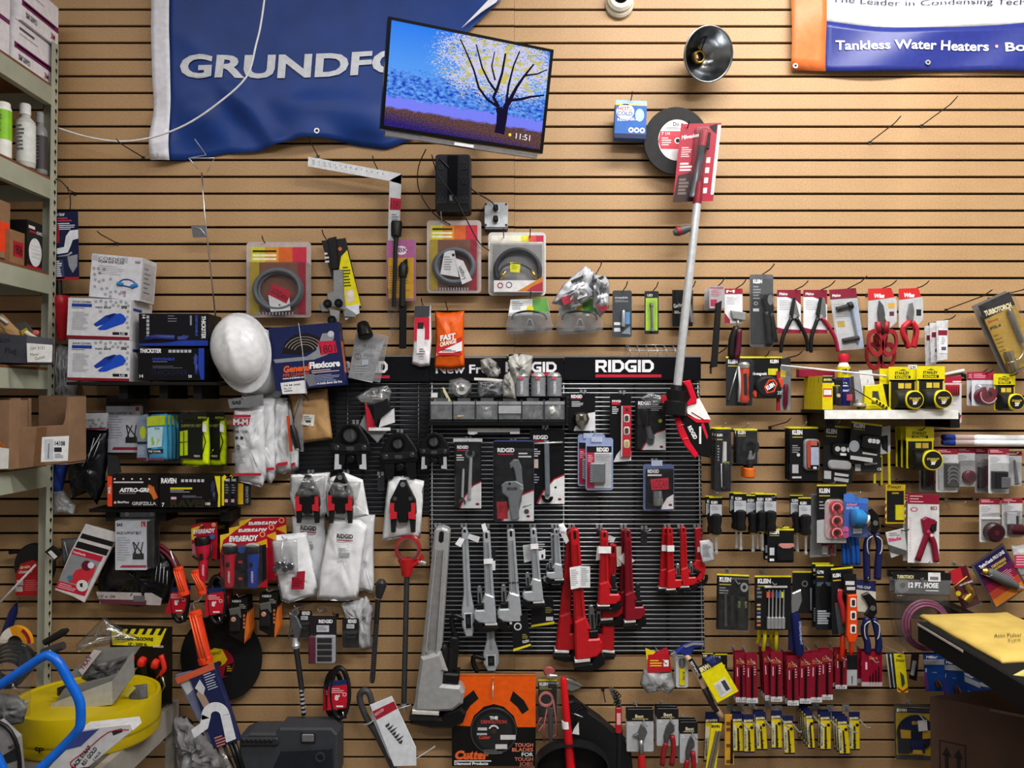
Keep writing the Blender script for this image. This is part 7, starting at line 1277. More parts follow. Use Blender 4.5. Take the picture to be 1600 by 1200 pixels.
t=T('pipe_cutter_card','maroon and white card with round maroon pipe cutter','card',.11,(1518,581,1552,634),pc=1);t.rb('card',0,0,100,100,2,0,2,'#c8ccd6|.4');t.box('header',0,0,100,24,2,2.6,'#9c1c3c');t.lines(8,6,60,14,3,'#d8a0b0',2.8);t.disc('cutter_rear',40,72,11,2,18,'#5a1024|.35',1);t.ring('cutter',62,68,6,13,4,26,'#6a1028|.3',-60,250,n=28);t.ring('cutter_rim',62,68,12,13.4,26,28,'#d0a8b4',20,200,n=28);t.rb('shell',14,36,104,98,5,2,32,'clear',3);t.dup(36,'maroon and white pipe cutter card behind the front one',None);hook('holding the round pipe cutter cards',1530,586,.1,.15,True,.01,.03)
t=tape('yellow carded tape measure hanging right of the pipe cutter',1552,584,34,58,.12,cr=1.15);hook('holding the far right tape measure',1570,587,.12,.16,True,.0,.03)
# ---- row below the shelf
def sdriver(t,x0,y0,x1,y1,r,c='#131316|.35',tip=10,z=14,band='#c8b820'):
 t.rev('driver_handle',x0,y0,x1,y1,[(0,r*.5),(.06,r*.9),(.3,r),(.62,r*.8),(.8,r),(.97,r*.9),(1,r*.6)],c,z,n=14);t.rev('color_ring',x1,y1-.5,x1,y1+2,[(0,r*.55),(1,r*.5)],band,z,n=10)
 t.rev('steel_shaft',x1,y1+1,x1,y1+tip,[(0,2),(.86,2),(.87,2.8),(1,2.8)],CHROME,z,n=10)
t=klein('black clamshell with white shafted screwdriver, front of three',1118,668,1142,768,.14,grp='screwdriver clamshells');t.rev('white_shaft',55,22,52,58,[(0,3),(1,3.6)],'#c8c8c8|.35',12);t.rev('handle',60,52,62,93,[(0,4),(.15,7),(1,6.5)],'#101012|.35',12);t.box('green_band',44,53,80,60,18,26,'#6a7a30',1);t.tube('white_edge',[(32,56,16),(34,92,16),(54,94,18)],1,'#c8c8ca');t.lines(12,28,14,26,6,'#9a9ca0',2.6);t.poly('shell',[(-4,6),(100,0),(104,100),(-10,104)],2,34,'clear',2)
for i in range(2):t.dup(38*(i+1),'black screwdriver clamshell, %s behind the front one'%('first','second')[i],'screwdriver clamshells')
hook('holding the screwdriver clamshells',1130,672,.12,.16)
t=klein('black card with orange ended deburring cup tool',1150,670,1183,725,.13,grp='deburring cup cards');t.ring('cup',62,50,8,13,4,26,'#3a3c40|.3|.6',150,400,n=24);t.poly('steel_claw',[(50,88),(60,62),(68,62),(72,80),(88,62),(84,84),(60,92)],6,20,'#a8aaac|.3|.7',1);t.rev('black_neck',62,86,60,112,[(0,4),(1,5)],'#141416',14);t.rev('orange_knob',58,110,58,138,[(0,7),(.1,8.5),(.9,8.5),(1,7)],'#d0641c|.4',14);t.rb('shell',0,4,100,100,3,2,30,'clear',2);t.dup(40,'black deburring cup card behind the front one','deburring cup cards');hook('holding the deburring cup cards',1166,673,.13,.16);hook('bare with dark upturned tip under the jab saw',1203,667,.0,.12,True,.03,.05)
t=klein('black card with red edged grey screen meter, front of three',1234,667,1278,751,.13,'meter','meter cards');t.lines(8,34,30,16,4,'#8a8c90',2.6);t.rb('meter_case',46,22,100,80,6,4,24,'#8a8c90|.35',2);t.rb('meter_face',52,25,96,78,5,24,27,'#141417|.3',1);t.poly('red_side',[(52,26),(66,24),(64,76),(54,74)],27,28,'#b04034');t.box('red_top',66,25,88,34,27,28,'#b85a4c');t.box('screen',66,37,94,70,28,29,'#a4aec8');t.box('key',74,73,86,77,28,29,W);t.box('white_patch',8,70,30,86,2,2.8,'#a8aab0');t.disc('icon',30,52,2.6,2,2.8,'#c0c0c4');t.lines(8,92,50,4,1,'#b8b8bc',2.8,th=.9)
for i in range(2):t.dup(30*(i+1),'black meter card, %s behind the red edged front one'%('first','second')[i],'meter cards',only=('card','yellow_top','lettering','fine_print','white_patch'))
hook('holding the meter cards',1256,671,.13,.16)
t=klein('tilted black card with voltage tester and white tool pictures',1287,664,1333,753,.12,tilt=3,col='#1b1c1f');t.rb('tester',26,30,96,52,5,4,24,'#17181a|.3',2);t.rb('tester_body',14,60,92,76,6,4,20,'#a8aaae|.35',2)
for x in(40,60,80):t.disc('dial',x,40,4,24,27,'#c8cacc',n=16)
t.box('white_photo',4,80,28,94,2,2.8,'#b8bac0');t.poly('tool_picture',[(40,82),(88,84),(86,88),(40,87)],2,3,'#c8cacc');t.poly('tool_picture',[(38,90),(88,92),(86,98),(38,96)],2,3,'#b4b6ba');t.box('key',50,47,70,51,24,26,W);hook('holding the tilted voltage tester card',1308,668,.12,.15)
t=klein('tilted dark card with tester, upper one beside the yellow knives',1330,658,1378,716,.15,tilt=6,col='#1d1e22');t.rb('tester',34,30,92,70,5,4,24,'#141518|.3',2)
for x in(56,68,80):t.disc('dial',x,46,3.6,24,27,'#c8cacc',n=14)
t.disc('round_picture',14,66,8,2,3,'#9aa0a8',0,9);t.poly('white_foot',[(4,92),(76,92),(76,104),(4,102)],2,3,'#c8cace');t.poly('tool_picture',[(42,78),(90,80),(88,84),(42,84)],2,3,'#b4b6ba')
t=klein('dark card with cable tester below the tilted upper card',1334,712,1377,738,.11,col='#26282c',brand=0);t.poly('tool_picture',[(36,46),(84,42),(84,50),(40,58)],2,3,'#b8bac0');t.box('photo',4,50,24,92,2,3,'#a8aab0');t.text('CE',84,88,4,W,3)
t=T('scraper_pack','white card with black scraper and long yellow bars','scraper',.12,(1374,665,1392,757));t.poly('card',[(1374,668),(1391,665),(1391,708),(1374,710)],0,2,'#b4b6bc|.4');t.poly('black_scraper',[(1375,682),(1386,680),(1386,706),(1378,700)],2,10,'#141418',1);t.rev('yellow_bar',1388,706,1389,757,[(0,2),(1,2)],'#d8cc14|.4',4);t.rev('yellow_bar',1370,738,1370,756,[(0,2),(1,2)],'#d0c414|.4',-20);t.rev('yellow_bar',1379,706,1380,758,[(0,2),(1,2)],'#b8ac14|.4',-14)
t=tape('yellow carded tape measure, front of three below the shelf',1415,667,44,66,.16,cr=1.1,tx="30'")
for i in range(2):t.dup(45*(i+1),'yellow carded tape measure, %s behind the front one below shelf'%('first','second')[i],'yellow carded tape measures')
hook('holding the tape measures below the shelf',1436,671,.14,.19,True,.0);hook('with open wire loop under the tape measures',1416,752,.0,.12,True,.0,-.03)
for i,y in enumerate((684,692)):
 t=T('glass_cutter_tube','long clear tube pack with blue cap, %s of the two at right'%('upper','lower')[i],'tube',.1+.02*i,(1466,y-5,1610,y+6));t.rev('tube',1490,y,1615,y+1,[(0,4.4),(1,4.6)],'#c4ccd6|.25',0,n=14);t.rev('blue_cap',1472,y-1,1491,y,[(0,4),(.2,5),(1,5)],'#1c3484|.35',0,n=14);t.rev('brown_label',1492,y,1520,y,[(0,4.7),(1,4.7)],'#a89490|.4',0,n=14);t.rev('white_label',1524,y,1612,y+1,[(0,4.8),(1,4.9)],'#dcdee2|.4',0,n=14)
def gp(label,x,y,w_,h,d,kind,dark=0,grp=None):
 t=T('plumber_card',label,'card',d,(x,y,x+w_,y+h),grp,pc=1);t.rb('card',0,0,100,100,2,0,2,('#8a888e' if dark else '#c6c8ce')+'|.4');t.box('header',0,0,100,13,2,2.6,'#8c1830');t.lines(8,3,64,7,2,'#e0b0b8',2.8);t.lines(8,18,50,14,4,'#9a9ca6',2.6)
 if kind=='trap':
  t.box('black_block',36,34,98,88,3,24,'#3a3c40|.35',2)
  for i in range(4):t.ring('rib',66,52+i*9,7,9,24,28,'#70727a|.3',180,360,n=14)
 if kind=='red':t.disc('maroon_part',62,74,10,3,24,'#58142a|.35',2);t.disc('part_core',68,74,5,24,27,'#3a0c1c')
 if kind=='box':t.box('black_box',12,50,78,88,3,34,'#17181b|.35',2);t.box('grey_face',40,62,84,86,34,38,'#55585e|.35',1)
 if kind=='blk':t.box('black_tool',14,42,60,88,3,22,'#1a1a1d|.35',2);t.box('maroon_tool',60,40,82,84,3,14,'#5a1024')
 if kind=='pen':t.rev('steel_pen',44,26,60,90,[(0,1.5),(1,3)],'#8a8e96|.3|.7',8)
 if kind=='dial':t.disc('round_gauge',62,76,15,3,34,'#2c0c16|.3',3);t.disc('gauge_core',62,76,4,34,36,'#501024');t.box('white_bar',8,42,98,47,2,8,W)
 if kind=='wheel':t.rev('maroon_wheel',26,78,96,80,[(0,7),(.1,9),(.9,9),(1,7)],'#3a0e1a|.3',12);t.box('clear_block',20,36,70,66,3,12,'#b4b8c0|.3',1);t.box('black_pin',62,44,72,68,12,16,'#202024')
 t.rb('shell',8,32,100,97,4,2,30,'clear',2);return t
gp('dark plumbing card low behind the tape measures',1436,704,24,64,.05,'blk',1);gp('plumbing card with ribbed black part',1462,701,34,68,.12,'trap');gp('plumbing card with maroon knob part',1495,700,28,60,.09,'red');gp('plumbing card with upright black part',1523,700,22,70,.08,'blk',1);gp('plumbing card with black box shaped part',1544,701,32,70,.14,'box');gp('plumbing card with steel pen shaped part',1574,705,22,54,.08,'pen')
gp('plumbing card with round maroon gauge',1530,779,32,68,.13,'dial');gp('plumbing card with maroon wheel at far right',1565,778,32,62,.12,'wheel');hook('holding the box shaped plumbing card',1560,706,.13,.2,False,-.01,.04);hook('holding the gauge card',1548,783,.12,.18,False,-.01,.04);hook('with shiny tip above the red shears',1478,780,.0,.1,False,-.01,.03)
# ---- nut driver row
def nutd(label,x,y,d,w_=20,h=88):
 t=klein(label,x,y,x+w_,y+34,d,'nut driver','carded nut drivers',name='nut_driver_card',brand=0);t.box('white_label',6,36,98,88,2,2.6,'#b0b4bc');t.text('KLEIN',14,32,4,'#d8d8dc',2.8,w=10,bold=.05);t.lines(14,44,60,20,3,'#70747c',3,th=.3);t.pc=0;sdriver(t,x+w_/2,y+26,x+w_/2,y+58,w_*.42,tip=h-58);return t
for i,(x,y,d,l) in enumerate(((1108,776,.13,'leftmost'),(1146,770,.12,'second from the left'),(1165,773,.10,'third from the left'),(1180,771,.13,'fourth from the left'),(1193,771,.15,'fifth from the left'),(1234,773,.10,'second from the right'),(1247,777,.14,'rightmost'))):
 t=nutd('black handled nut driver on a card, %s in its row'%l,x,y,d)
 if i in(0,1,3):t.dup(35,'black handled nut driver behind the one %s'%l,'carded nut drivers',-3,0)
hook('holding the leftmost nut driver',1118,780,.13,.16);hook('holding the fourth and fifth nut drivers',1200,777,.15,.19,False,.0,.02)
t=klein('black card with laser level in front of the nut drivers',1199,826,1240,879,.17,'level','laser level cards');t.rb('laser_case',32,42,94,92,4,4,26,'#16171a|.35',2);t.poly('pink_top',[(34,46),(40,40),(90,40),(94,48),(76,54),(50,54)],26,30,'#b87c78');t.box('white_note',8,56,26,78,2,2.8,'#c0c2c8');t.lines(8,88,26,8,1,W,2.8,th=.9);t.dup(55,'black laser level card behind the front one','laser level cards');hook('holding the laser level cards',1220,830,.16,.2,True)
t=klein('grey card with three red cable cutters',1276,757,1322,850,.14,'card');t.poly('silver_foot',[(0,60),(100,54),(100,98),(0,98)],2,2.4,'#a4a6aa');t.lines(8,28,20,16,3,'#8a8c90',2.6);t.rb('tray',26,25,92,92,8,2.4,6,'#b8a0a4|.35',1)
for i,y in enumerate((38,60,80)):t.ring('red_cutter',62,y,5,10-i*.6,6,24,'#c02838|.35',110,430,n=24);t.ring('cutter_mark',62,y,7,7.8,24,25,'#f0d8dc',150,390,n=18);t.disc('cutter_eye',62,y+2,4,6,10,'#201018')
t.rb('shell',24,23,96,93,8,3,28,'clear',3);hook('holding the red cable cutters card',1300,761,.14,.18);t=T('strip_card','silver grey card hanging lower behind the red cutters card','card',.08,(1265,790,1312,871));t.poly('card',[(1267,772),(1310,770),(1306,868),(1265,871)],0,2,'#7c7e82|.35');t.rb('white_part',1283,852,1292,866,2,2,12,'#b4b6b8|.35',1);t.disc('red_part',1299,860,4,2,10,'#8a4048',1,8);t.box('red_band',1283,846,1304,852,2,3,'#7a1c2c')
t=T('tape_tool_pack','blue card with blue battery tape tool','pack',.16,(1318,772,1356,841),pc=1);t.poly('card',[(0,2),(30,-2),(60,8),(100,10),(98,98),(0,96)],0,2,'#3a5aa4|.4');t.poly('blue_header',[(0,0),(30,-3),(60,8),(100,10),(100,22),(0,18)],2,2.6,'#3c70c4');t.text('ideal',10,26,4,'#d070a0',2.8,w=16,skew=.2,bold=.04);t.text('BRITE-LINE',10,34,4,'#8ac0e8',2.8,w=20,bold=.03);t.rev('blue_case',26,50,84,54,[(0,8),(.15,13),(.7,13),(1,8)],'#2a78b8|.35',16);t.rev('white_tip',80,54,96,58,[(0,7),(.5,8),(1,3)],'#c8ccd4|.3',20)
for y in(80,87):t.rev('battery',34,y,70,y-1,[(0,2.6),(1,2.6)],'#9aa0ac|.3|.6',8)
t.disc('pink_dot',8,80,5,2,3,'#c85898');t.disc('pink_dot',8,92,5,2,3,'#b84888');t.rb('shell',20,38,100,96,5,2,30,'clear',2);hook('holding the blue tape tool card',1338,779,.16,.2)
for i,(x,d,l) in enumerate(((1316,.08,'left'),(1331,.10,'right'))):
 t=T('cable_stripper','blue handled pliers, %s one below the blue card'%l,'pliers',d,(x-4,836,x+14,886),'blue handled pliers')
 for s_ in(0,7):t.tube('handle',[(x+s_-2,836,6),(x+s_+1,862,8),(x+s_+2,882,6)],3.4,'#1a56b0|.4',sub=3)
def groove(label,px,py,d,hx,hy,card=None):
 t=T('groove_pliers',label,'pliers',d,(px-22,py-34,px+22,hy),'navy handled groove pliers')
 if card:t.poly('card',[(px-26,py-46),(px+10,py-42),(px+10,py+8),(px-26,py+4)],0,2,'#c8c4b4|.4');t.poly('navy_header',[(px-26,py-46),(px+10,py-42),(px+10,py-26),(px-26,py-30)],2,2.6,'#182050');t.text('VISE-GRIP',px-20,py-32,4,'#c8ccd8',3,w=22,rot=6)
 t.poly('jaw',[(px-14,py-22),(px-4,py-26),(px+8,py-14),(px+10,py+6),(px+2,py+16),(px-10,py+10),(px-2,py-2),(px-8,py-14)],6,20,'#1b1b1d|.35|.5',1.5);t.disc('pivot',px+2,py-2,4,20,24,'#8a8c90|.3|.8')
 for k,ex in((-1,hx-9),(1,hx+9)):t.tube('handle',[(px+k*5,py+14,12),(px+k*10,py+34,12),(ex,(py+hy)/2+18,12),(ex-k*1,hy,10)],5.2,'#161c4c|.4',sub=4);t.tube('pale_trim',[(px+k*3,py+18,26),(px+k*11,py+24,27),(px+k*11,py+40,27),(px+k*8,py+46,26)],.8,'#c8c8b8',sub=2)
 return t
groove('navy handled groove pliers hanging above the card pair',1362,818,.12,1361,904);groove('navy handled groove pliers on a pale card, lower one',1358,950,.12,1362,1018,1);hook('holding the lower groove pliers',1352,912,.12,.15)
t=T('blade_card','black and yellow blade card beside the red shears','card',.12,(1382,757,1415,818),pc=1);t.box('card',4,0,96,100,0,2,'#c8a820|.4');t.box('yellow_header',4,0,98,13,2,2.6,'#d0b018');t.text('STANLEY',12,10,4,'#1a1a10',3,w=22,bold=.03);t.box('black_panel',10,16,90,96,2,3,'#141416');t.box('yellow_label',48,52,86,90,3,10,'#c8c020');t.box('slot',34,20,66,24,3,3.5,'#b89820')
for i in range(6):
 for s_ in(2,93):t.poly('warning_stripe',[(s_,44+i*9),(s_+6,40+i*9),(s_+6,45+i*9),(s_,49+i*9)],2,3,'#a82030' if i%2 else '#d8d8d8')
hook('dark hook above the black and yellow blade card',1392,758,.1,.15,True);t=T('blade_bag','bagged utility blade with pink print','bag',.12,(1383,824,1418,872));t.poly('bag',[(1383,832),(1412,825),(1418,862),(1392,872)],0,4,'#b8babe|.35',.5);t.text('Blade',1388,846,5,'#c03878',5,w=20,rot=-10,bold=.05);t.poly('steel_blade',[(1386,850),(1416,860),(1412,868),(1390,862)],4,8,'#70747a|.3|.8',.5);t.lines(1388,832,18,6,2,'#8a8a90',5);hook('with dark tip holding the bagged blade',1400,828,.12,.17,True,.0,.03)
t=T('shear_card','white card with plum ratchet shears','shears',.13,(1418,772,1467,773,1418,879),'plum shears cards',pc=1);t.box('card',0,0,100,100,0,2,'#d4d6dc|.45');t.box('header',0,0,100,14,2,2.6,'#8c1434')
for i in range(3):t.lines(6,2+i*4,44,3,1,'#e8b8c4',3,seed=i)
t.text('SC1',72,22,5,'#8c1838',2.8,w=10,bold=.04);t.ring('oval_logo',20,22,4,6,2,2.8,'#b85a70',n=20,ry=.6);t.lines(6,34,5,52,12,'#d0a8b4',2.6);t.poly('upper_jaw',[(40,36),(56,32),(82,36),(88,42),(70,44),(62,54),(54,60),(46,54)],4,20,'#7c1230|.35',1.5);t.poly('black_blade',[(74,40),(88,38),(86,52),(72,56),(68,48)],8,18,'#141418',1);t.tube('handle',[(62,52,12),(46,72,12),(28,96,10)],4.6,'#6c1028|.35',sub=3);t.tube('handle',[(54,52,16),(74,66,16),(82,82,14),(86,97,12)],4.6,'#7c1230|.35',sub=3);t.disc('pivot',66,58,2.4,26,29,'#d8c8cc');t.dup(40,'white plum shears card hanging behind the front one','plum shears cards',only=('card','header'));hook('below the plum shears card',1438,882,.06,.14)
# ---- lower rows
t=klein('black card with nut driver and green light set',1120,896,1170,983,.13,tilt=2);t.lines(8,24,30,14,3,'#8a8c90',2.6);t.rev('slim_tool',26,34,28,92,[(0,3.4),(.1,2),(.9,2),(1,2.6)],'#5c5e62|.3|.6',10);t.rev('torch',46,38,48,92,[(0,4.5),(.2,4.5),(.25,3.4),(1,3.4)],'#2a2a2e|.3|.4',10);t.rev('green_torch',76,40,76,92,[(0,6),(.3,7),(1,6.4)],'#1c1e18|.35',12);t.box('green_band',62,46,90,58,20,28,'#5a6236',1);t.ring('steel_ring',84,22,3,6,6,12,CHROME,n=20,ry=1.2);t.rb('shell',0,4,102,102,3,2,34,'clear',2);hook('holding the light set card',1146,897,.1,.19,False,-.03)
t=klein('black card with five colour coded nut drivers',1179,899,1236,984,.14);t.box('white_rail',26,19,88,22,2,8,'#c8c8ca')
for i,c in enumerate(('#c8501c','#8c1828','#3a2a22','#1c4c9c','#b8c030')):x=34+i*10;t.box('color_band',x-3,30,x+3,40,2,12,c);t.rev('driver_shaft',x+4,26,x+2,96,[(0,1),(.7,1.4),(.72,3),(1,3)],'#b4b6ba|.3|.7',10)
for i in range(6):t.box('bit_picture',6,52+i*7.4,16,56+i*7.4,2,3,('#b89070','#9a9a50','#5a5aa0','#a8a8a8','#a07050','#b06840')[i])
t.lines(6,22,14,22,3,'#6a6c70',2.6,th=.6);hook('holding the colour coded nut driver card',1204,900,.12,.19,False,-.03)
for i,(x0,x1,y1,d) in enumerate(((1186,1182,1004,.07),(1195,1192,1016,.11),(1205,1206,1006,.07),(1213,1212,1018,.11))):
 t=T('yellow_plier_handle','yellow insulated pliers handle, %s below the nut driver card'%('first','second','third','fourth')[i],'pliers',d,(x1-3,984,x0+3,y1),'yellow insulated handles');t.tube('handle',[(x0,978,4),(x0-.5,996,4),(x1,y1,4)],2.9,'#d4c410|.4');t.rev('end_cap',x1,y1-2,x1-.3,y1+1,[(0,2.2),(1,1.4)],'#d4c410|.4',4,n=10)
t=T('utility_tool','navy handled wire tool with steel head beside nut drivers','tool',.13,(1230,918,1254,1024));t.poly('steel_head',[(1236,926),(1250,920),(1252,938),(1246,954),(1236,958),(1234,944)],0,14,'#a4a6aa|.3|.8',1.5);t.rev('navy_grip',1241,956,1248,1022,[(0,5.5),(.1,7),(.9,8),(1,6)],'#141a50|.35',6);t.poly('dark_grip',[(1232,960),(1238,958),(1240,1018),(1232,1016)],-4,6,'#10143c',1);t.text('STREAMLIGHT',1244,968,3.4,'#a8b0d0',30,rot=86,w=36)
t=klein('black card with cable tool behind the navy grip',1238,892,1278,958,.07,brand=0,col='#1a1b1e');t.rev('steel_rod',70,40,70,92,[(0,1.6),(1,1)],STEEL,8);t.ring('ring_picture',48,30,3,5,2,3,'#6a6668',n=16)
t=klein('tall black card picturing a worker',1274,882,1302,984,.12,col='#17191d');t.poly('worker_picture',[(20,50),(30,32),(50,26),(70,34),(80,60),(70,74),(30,70)],2,2.6,'#050506');t.box('blue_glow',8,27,94,33,2,2.4,'#4a525e');t.lines(10,70,76,22,6,'#9aa0a8',2.8,th=.7);t.dup(40,'tall black card with yellow edge behind the worker card',None);hook('holding the worker picture card',1284,885,.11,.18,False,-.02,-.03)
t=klein('black card with red handled utility knife',1298,888,1332,992,.15,'knife',tilt=-3);t.tube('knife_handle',[(42,32,8),(34,44,10),(46,60,10),(56,84,8)],4.4,'#a0242c|.4',sub=3);t.tube('white_trim',[(32,32,10),(28,44,12),(40,62,12),(46,84,8)],1.2,'#c8c8ca',sub=3);t.poly('grey_panel',[(14,58),(58,56),(62,98),(28,100)],2,6,'#3a3c40|.4');t.box('red_note',16,52,34,56,2,3,'#8a3030');t.box('blue_note',16,57,34,60,2,3,'#3a6a90')
t=T('torpedo_level','orange torpedo level with three vials among the black cards','level',.18,(1321,906,1338,1028));t.box('black_card',1319,897,1338,930,-3,0,'#131417|.35');t.box('white_note',1321,908,1335,914,0,.8,'#c8c8cc');t.box('white_note',1323,917,1336,922,0,.8,'#c0c0c4');t.poly('body',[(1323,929),(1337,928),(1338,992),(1334,1002),(1324,1002),(1321,992)],0,16,'#d8420c|.35',1)
for y in(940,960,981):t.rb('vial_window',1326,y-7,1335,y+7,2,16,17.5,'#dcdcdc|.3');t.rb('vial',1328,y-4.5,1333,y+4.5,1.5,17.5,19,'#2a2620')
t=T('orange_pliers','orange insulated handles hanging below the torpedo level','pliers',.13,(1310,990,1332,1034));t.tube('handle',[(1316,990,4),(1316,1012,4),(1314,1032,2)],4,'#d02c08|.35');t.tube('handle',[(1328,996,12),(1328,1012,12),(1329,1022,10)],3.6,'#d8380c|.35')
t=T('hose_bag','bagged pink welding hose with twelve foot header card','hose',.13,(1397,893,1484,895,1400,1018),pc=1);t.bag('bag',[(0,26),(100,26),(102,60),(98,96),(30,104),(8,90),(-2,60)],0,20,'clear',wr=.5,seed=95);t.box('header',0,3,100,27,0,3,'#5c5e62|.4');t.box('black_band',-4,0,101,9,3,3.8,'#131316');t.text('TURBOTORCH',4,8,5,'#d4cc98',4.4,w=26,bold=.04);t.text('12 FT. HOSE',24,19,7.5,W,4.2,w=47,bold=.05);t.box('white_tag',60,0,82,11,4,5,W);t.box('barcode',63,5,78,9,5,5.6,'#707078');t.lines(55,22,36,3,1,'#c8c8cc',3.6)
for i in range(3):t.ring('hose_picture',14,17,5+i*2.5,6+i*2.5,3,3.6,'#8a8c90',n=20)
for i,r in enumerate((42,38,34)):t.tube('hose',[(54+r*math.cos(a)*1.0,66+r*.74*math.sin(a),4+i*6) for a in[6.2832*k/30 for k in range(30)]],2.1,'#7c4660|.35',closed=True)
t.dup(45,'bagged welding hose behind the front hose bag',None,0,0,('header','black_band','bag'));hook('holding the bagged pink hose',1444,898,.13,.16,False,-.02,-.02)
t=T('valve_card','tilted red card with brass valve','card',.12,(1482,893,1509,883,1504,953),pc=1);t.box('card',0,0,100,100,0,2,'#5a1420|.35');t.poly('red_header',[(0,0),(66,0),(60,28),(0,34)],2,2.6,'#b01c2c');t.rev('brass_valve',20,78,80,64,[(0,7),(.5,8),(.55,5),(1,5)],BRASS,14);t.rev('brass_stem',60,40,70,66,[(0,4),(.5,6),(1,5)],BRASS,14);t.disc('yellow_dot',8,58,4,2,3,'#d8c818');t.tube('gold_line',[(0,38,3),(84,26,3)],.8,'#c8a040');t.rb('shell',0,34,104,100,4,2,28,'clear',2);hook('wire hook over the valve card',1500,882,.05,.18,False,-.03,.06)
t=T('torch_handle_card','tilted purple to orange card with grey torch handle','card',.13,(1521,884,1568,853,1556,950),pc=1);t.poly('shell_back',[(-6,-4),(102,-6),(106,100),(-4,104)],-3,0,'#4a4448|.35')
for i,c in enumerate(('#1e1a52','#32184e','#5a1848','#8c1c3c','#b84430','#c87a28')):t.box('color_band',2,i*16.4,98,i*16.4+16.5,0,2,c+'|.35')
t.text('TurboTorch PRO LINE',12,13,5,W,2.6,w=46,bold=.05);t.text('TORCH HANDLE',42,26,4,'#d8c040',2.6,w=26,bold=.04);t.text('AND REGULATOR',46,33,3.4,'#d8c040',2.6,w=22);t.lines(56,44,34,26,7,'#d8a8b8',2.6,th=.3);t.rev('grey_handle',22,22,76,82,[(0,5),(.1,8),(.6,8.5),(1,5)],'#5a5c60|.35',16);t.rev('brass_end',10,14,24,24,[(0,3),(.5,6),(1,5)],BRASS,16);t.rev('steel_end',76,82,90,94,[(0,4),(.5,3),(1,1.5)],CHROME,16)
t=T('striker_bag','clear bag with pink label at the right edge','bag',.12,(1578,850,1608,902));t.bag('bag',[(1580,852),(1606,850),(1608,898),(1586,902)],0,12,'pouch',seed=97);t.box('pink_label',1582,866,1610,886,12,16,'#c03058');t.lines(1584,868,22,16,4,'#e8b0c0',17)
# ---- drill bit row
def doit(label,x,y,d,w_=19,h=80,tilt=0):
 t=T('drill_bit_card',label,'drill bit',d,(x,y,x+w_,y,x+tilt,y+h),'red drill bit cards',pc=1);t.box('card',0,0,100,92,0,2,'#7a0d24|.35');t.box('white_foot',2,90,100,100,0,2.6,'#c4c6ca');t.text('Do it',14,20,4,'#d88848',2.8,w=w_*.66,bold=.02);t.box('rule',10,22,90,23,2,2.6,'#c87038');t.rev('drill_bit',52,28,50,88,[(0,1.2),(.4,1.8),(1,1.8)],'#1c1a1c|.35|.6',6,n=8);t.lines(16,30,12,20,1,'#d8b8c0',2.6,th=.9);t.lines(70,27,16,20,4,'#d8a8b4',2.6);t.text('1234',12,98,2.6,'#6a6a70',3,w=w_*.7);return t
for i,(x,y,d,tl_,n) in enumerate(((1148,1019,.12,1,1),(1165,1020,.13,1,0),(1191,1016,.11,4,2),(1204,1018,.13,0,0),(1229,1024,.13,1,2),(1249,1021,.13,0,1),(1267,1019,.13,-1,1),(1282,1015,.12,1,1),(1305,1014,.12,0,1))):
 l=('first','second','third','fourth','fifth','sixth','seventh','eighth','ninth')[i];t=doit('red card with dark drill bit, %s from the left in its row'%l,x,y,d,18,78 if i<8 else 62,tl_)
 for k in range(n):t.dup(26*(k+1),'red drill bit card, %s behind the one %s from left'%(ORD[k],l),'red drill bit cards')
 hook('holding the %s red drill bit card'%l,x+10,y+5,d,d+.07,False,-.02,-.01)
t=T('auger_card','silver and black card right of the ninth red bit card','card',.1,(1322,1022,1339,1072));t.box('card',1322,1022,1339,1071,0,2,'#b4b6ba|.35');t.box('black_top',1322,1022,1339,1046,2,2.6,'#17171a');t.rev('bit',1331,1056,1331,1068,[(0,1),(1,.6)],'#606060',4)
t=T('drill_bit_set_card','wide red card with four small drill bits','drill bit',.13,(1346,1018,1378,1018,1346,1072),'red drill bit cards',pc=1);t.box('card',0,0,100,92,0,2,'#84102a|.35');t.box('white_foot',0,88,100,100,0,2.6,'#b8a8b0');t.text('Do it',38,22,4.4,'#d88848',2.8,w=13,bold=.02)
for i in range(4):t.rev('drill_bit',40+i*14,44+(3-i)*8,40+i*14,86,[(0,.8),(1,1)],'#2a1a1e|.35|.5',5,n=6)
t.lines(18,30,14,24,1,'#d8b8c0',2.6,th=.9);t.dup(40,'wide red drill bit card hidden behind the front one','red drill bit cards');hook('holding the wide red drill bit card',1362,1024,.13,.19,False,-.02)
for i in range(3):t=T('hacksaw_blade_card','slim white edged blade card, %s from left before the yellow one'%('first','second','third')[i],'blade',.07+.03*i,(1384+i*6,1019,1398+i*6,1074),'slim blade cards');x=1384+i*6;t.poly('card',[(x,1020),(x+14,1020),(x+18,1074),(x+6,1074)],0,2,'#3a3c40|.35');t.poly('white_edge',[(x,1022),(x+2,1022),(x+8,1074),(x+6,1074)],2,3,'#d0d2d8')
t=T('knife_blade_card','yellow blade card with grey trapezoid blade','blade',.17,(1396,1021,1413,1022,1402,1081),pc=1);t.rb('card',0,0,100,100,2,0,2,'#d8c814|.4');t.text('STANLEY',12,20,3.4,'#1a1a10',2.6,w=14,bold=.03);t.poly('blade_picture',[(42,46),(72,56),(74,76),(44,86)],2,4,'#6c6c68|.3|.7');t.poly('red_chevron',[(4,86),(48,96),(98,86),(98,92),(48,101),(4,92)],2,2.6,'#b02020');t.poly('hang_slot',[(24,7),(50,3),(76,7)],2,2.6,'#26240c');hook('holding the yellow blade card',1405,1026,.16,.2)
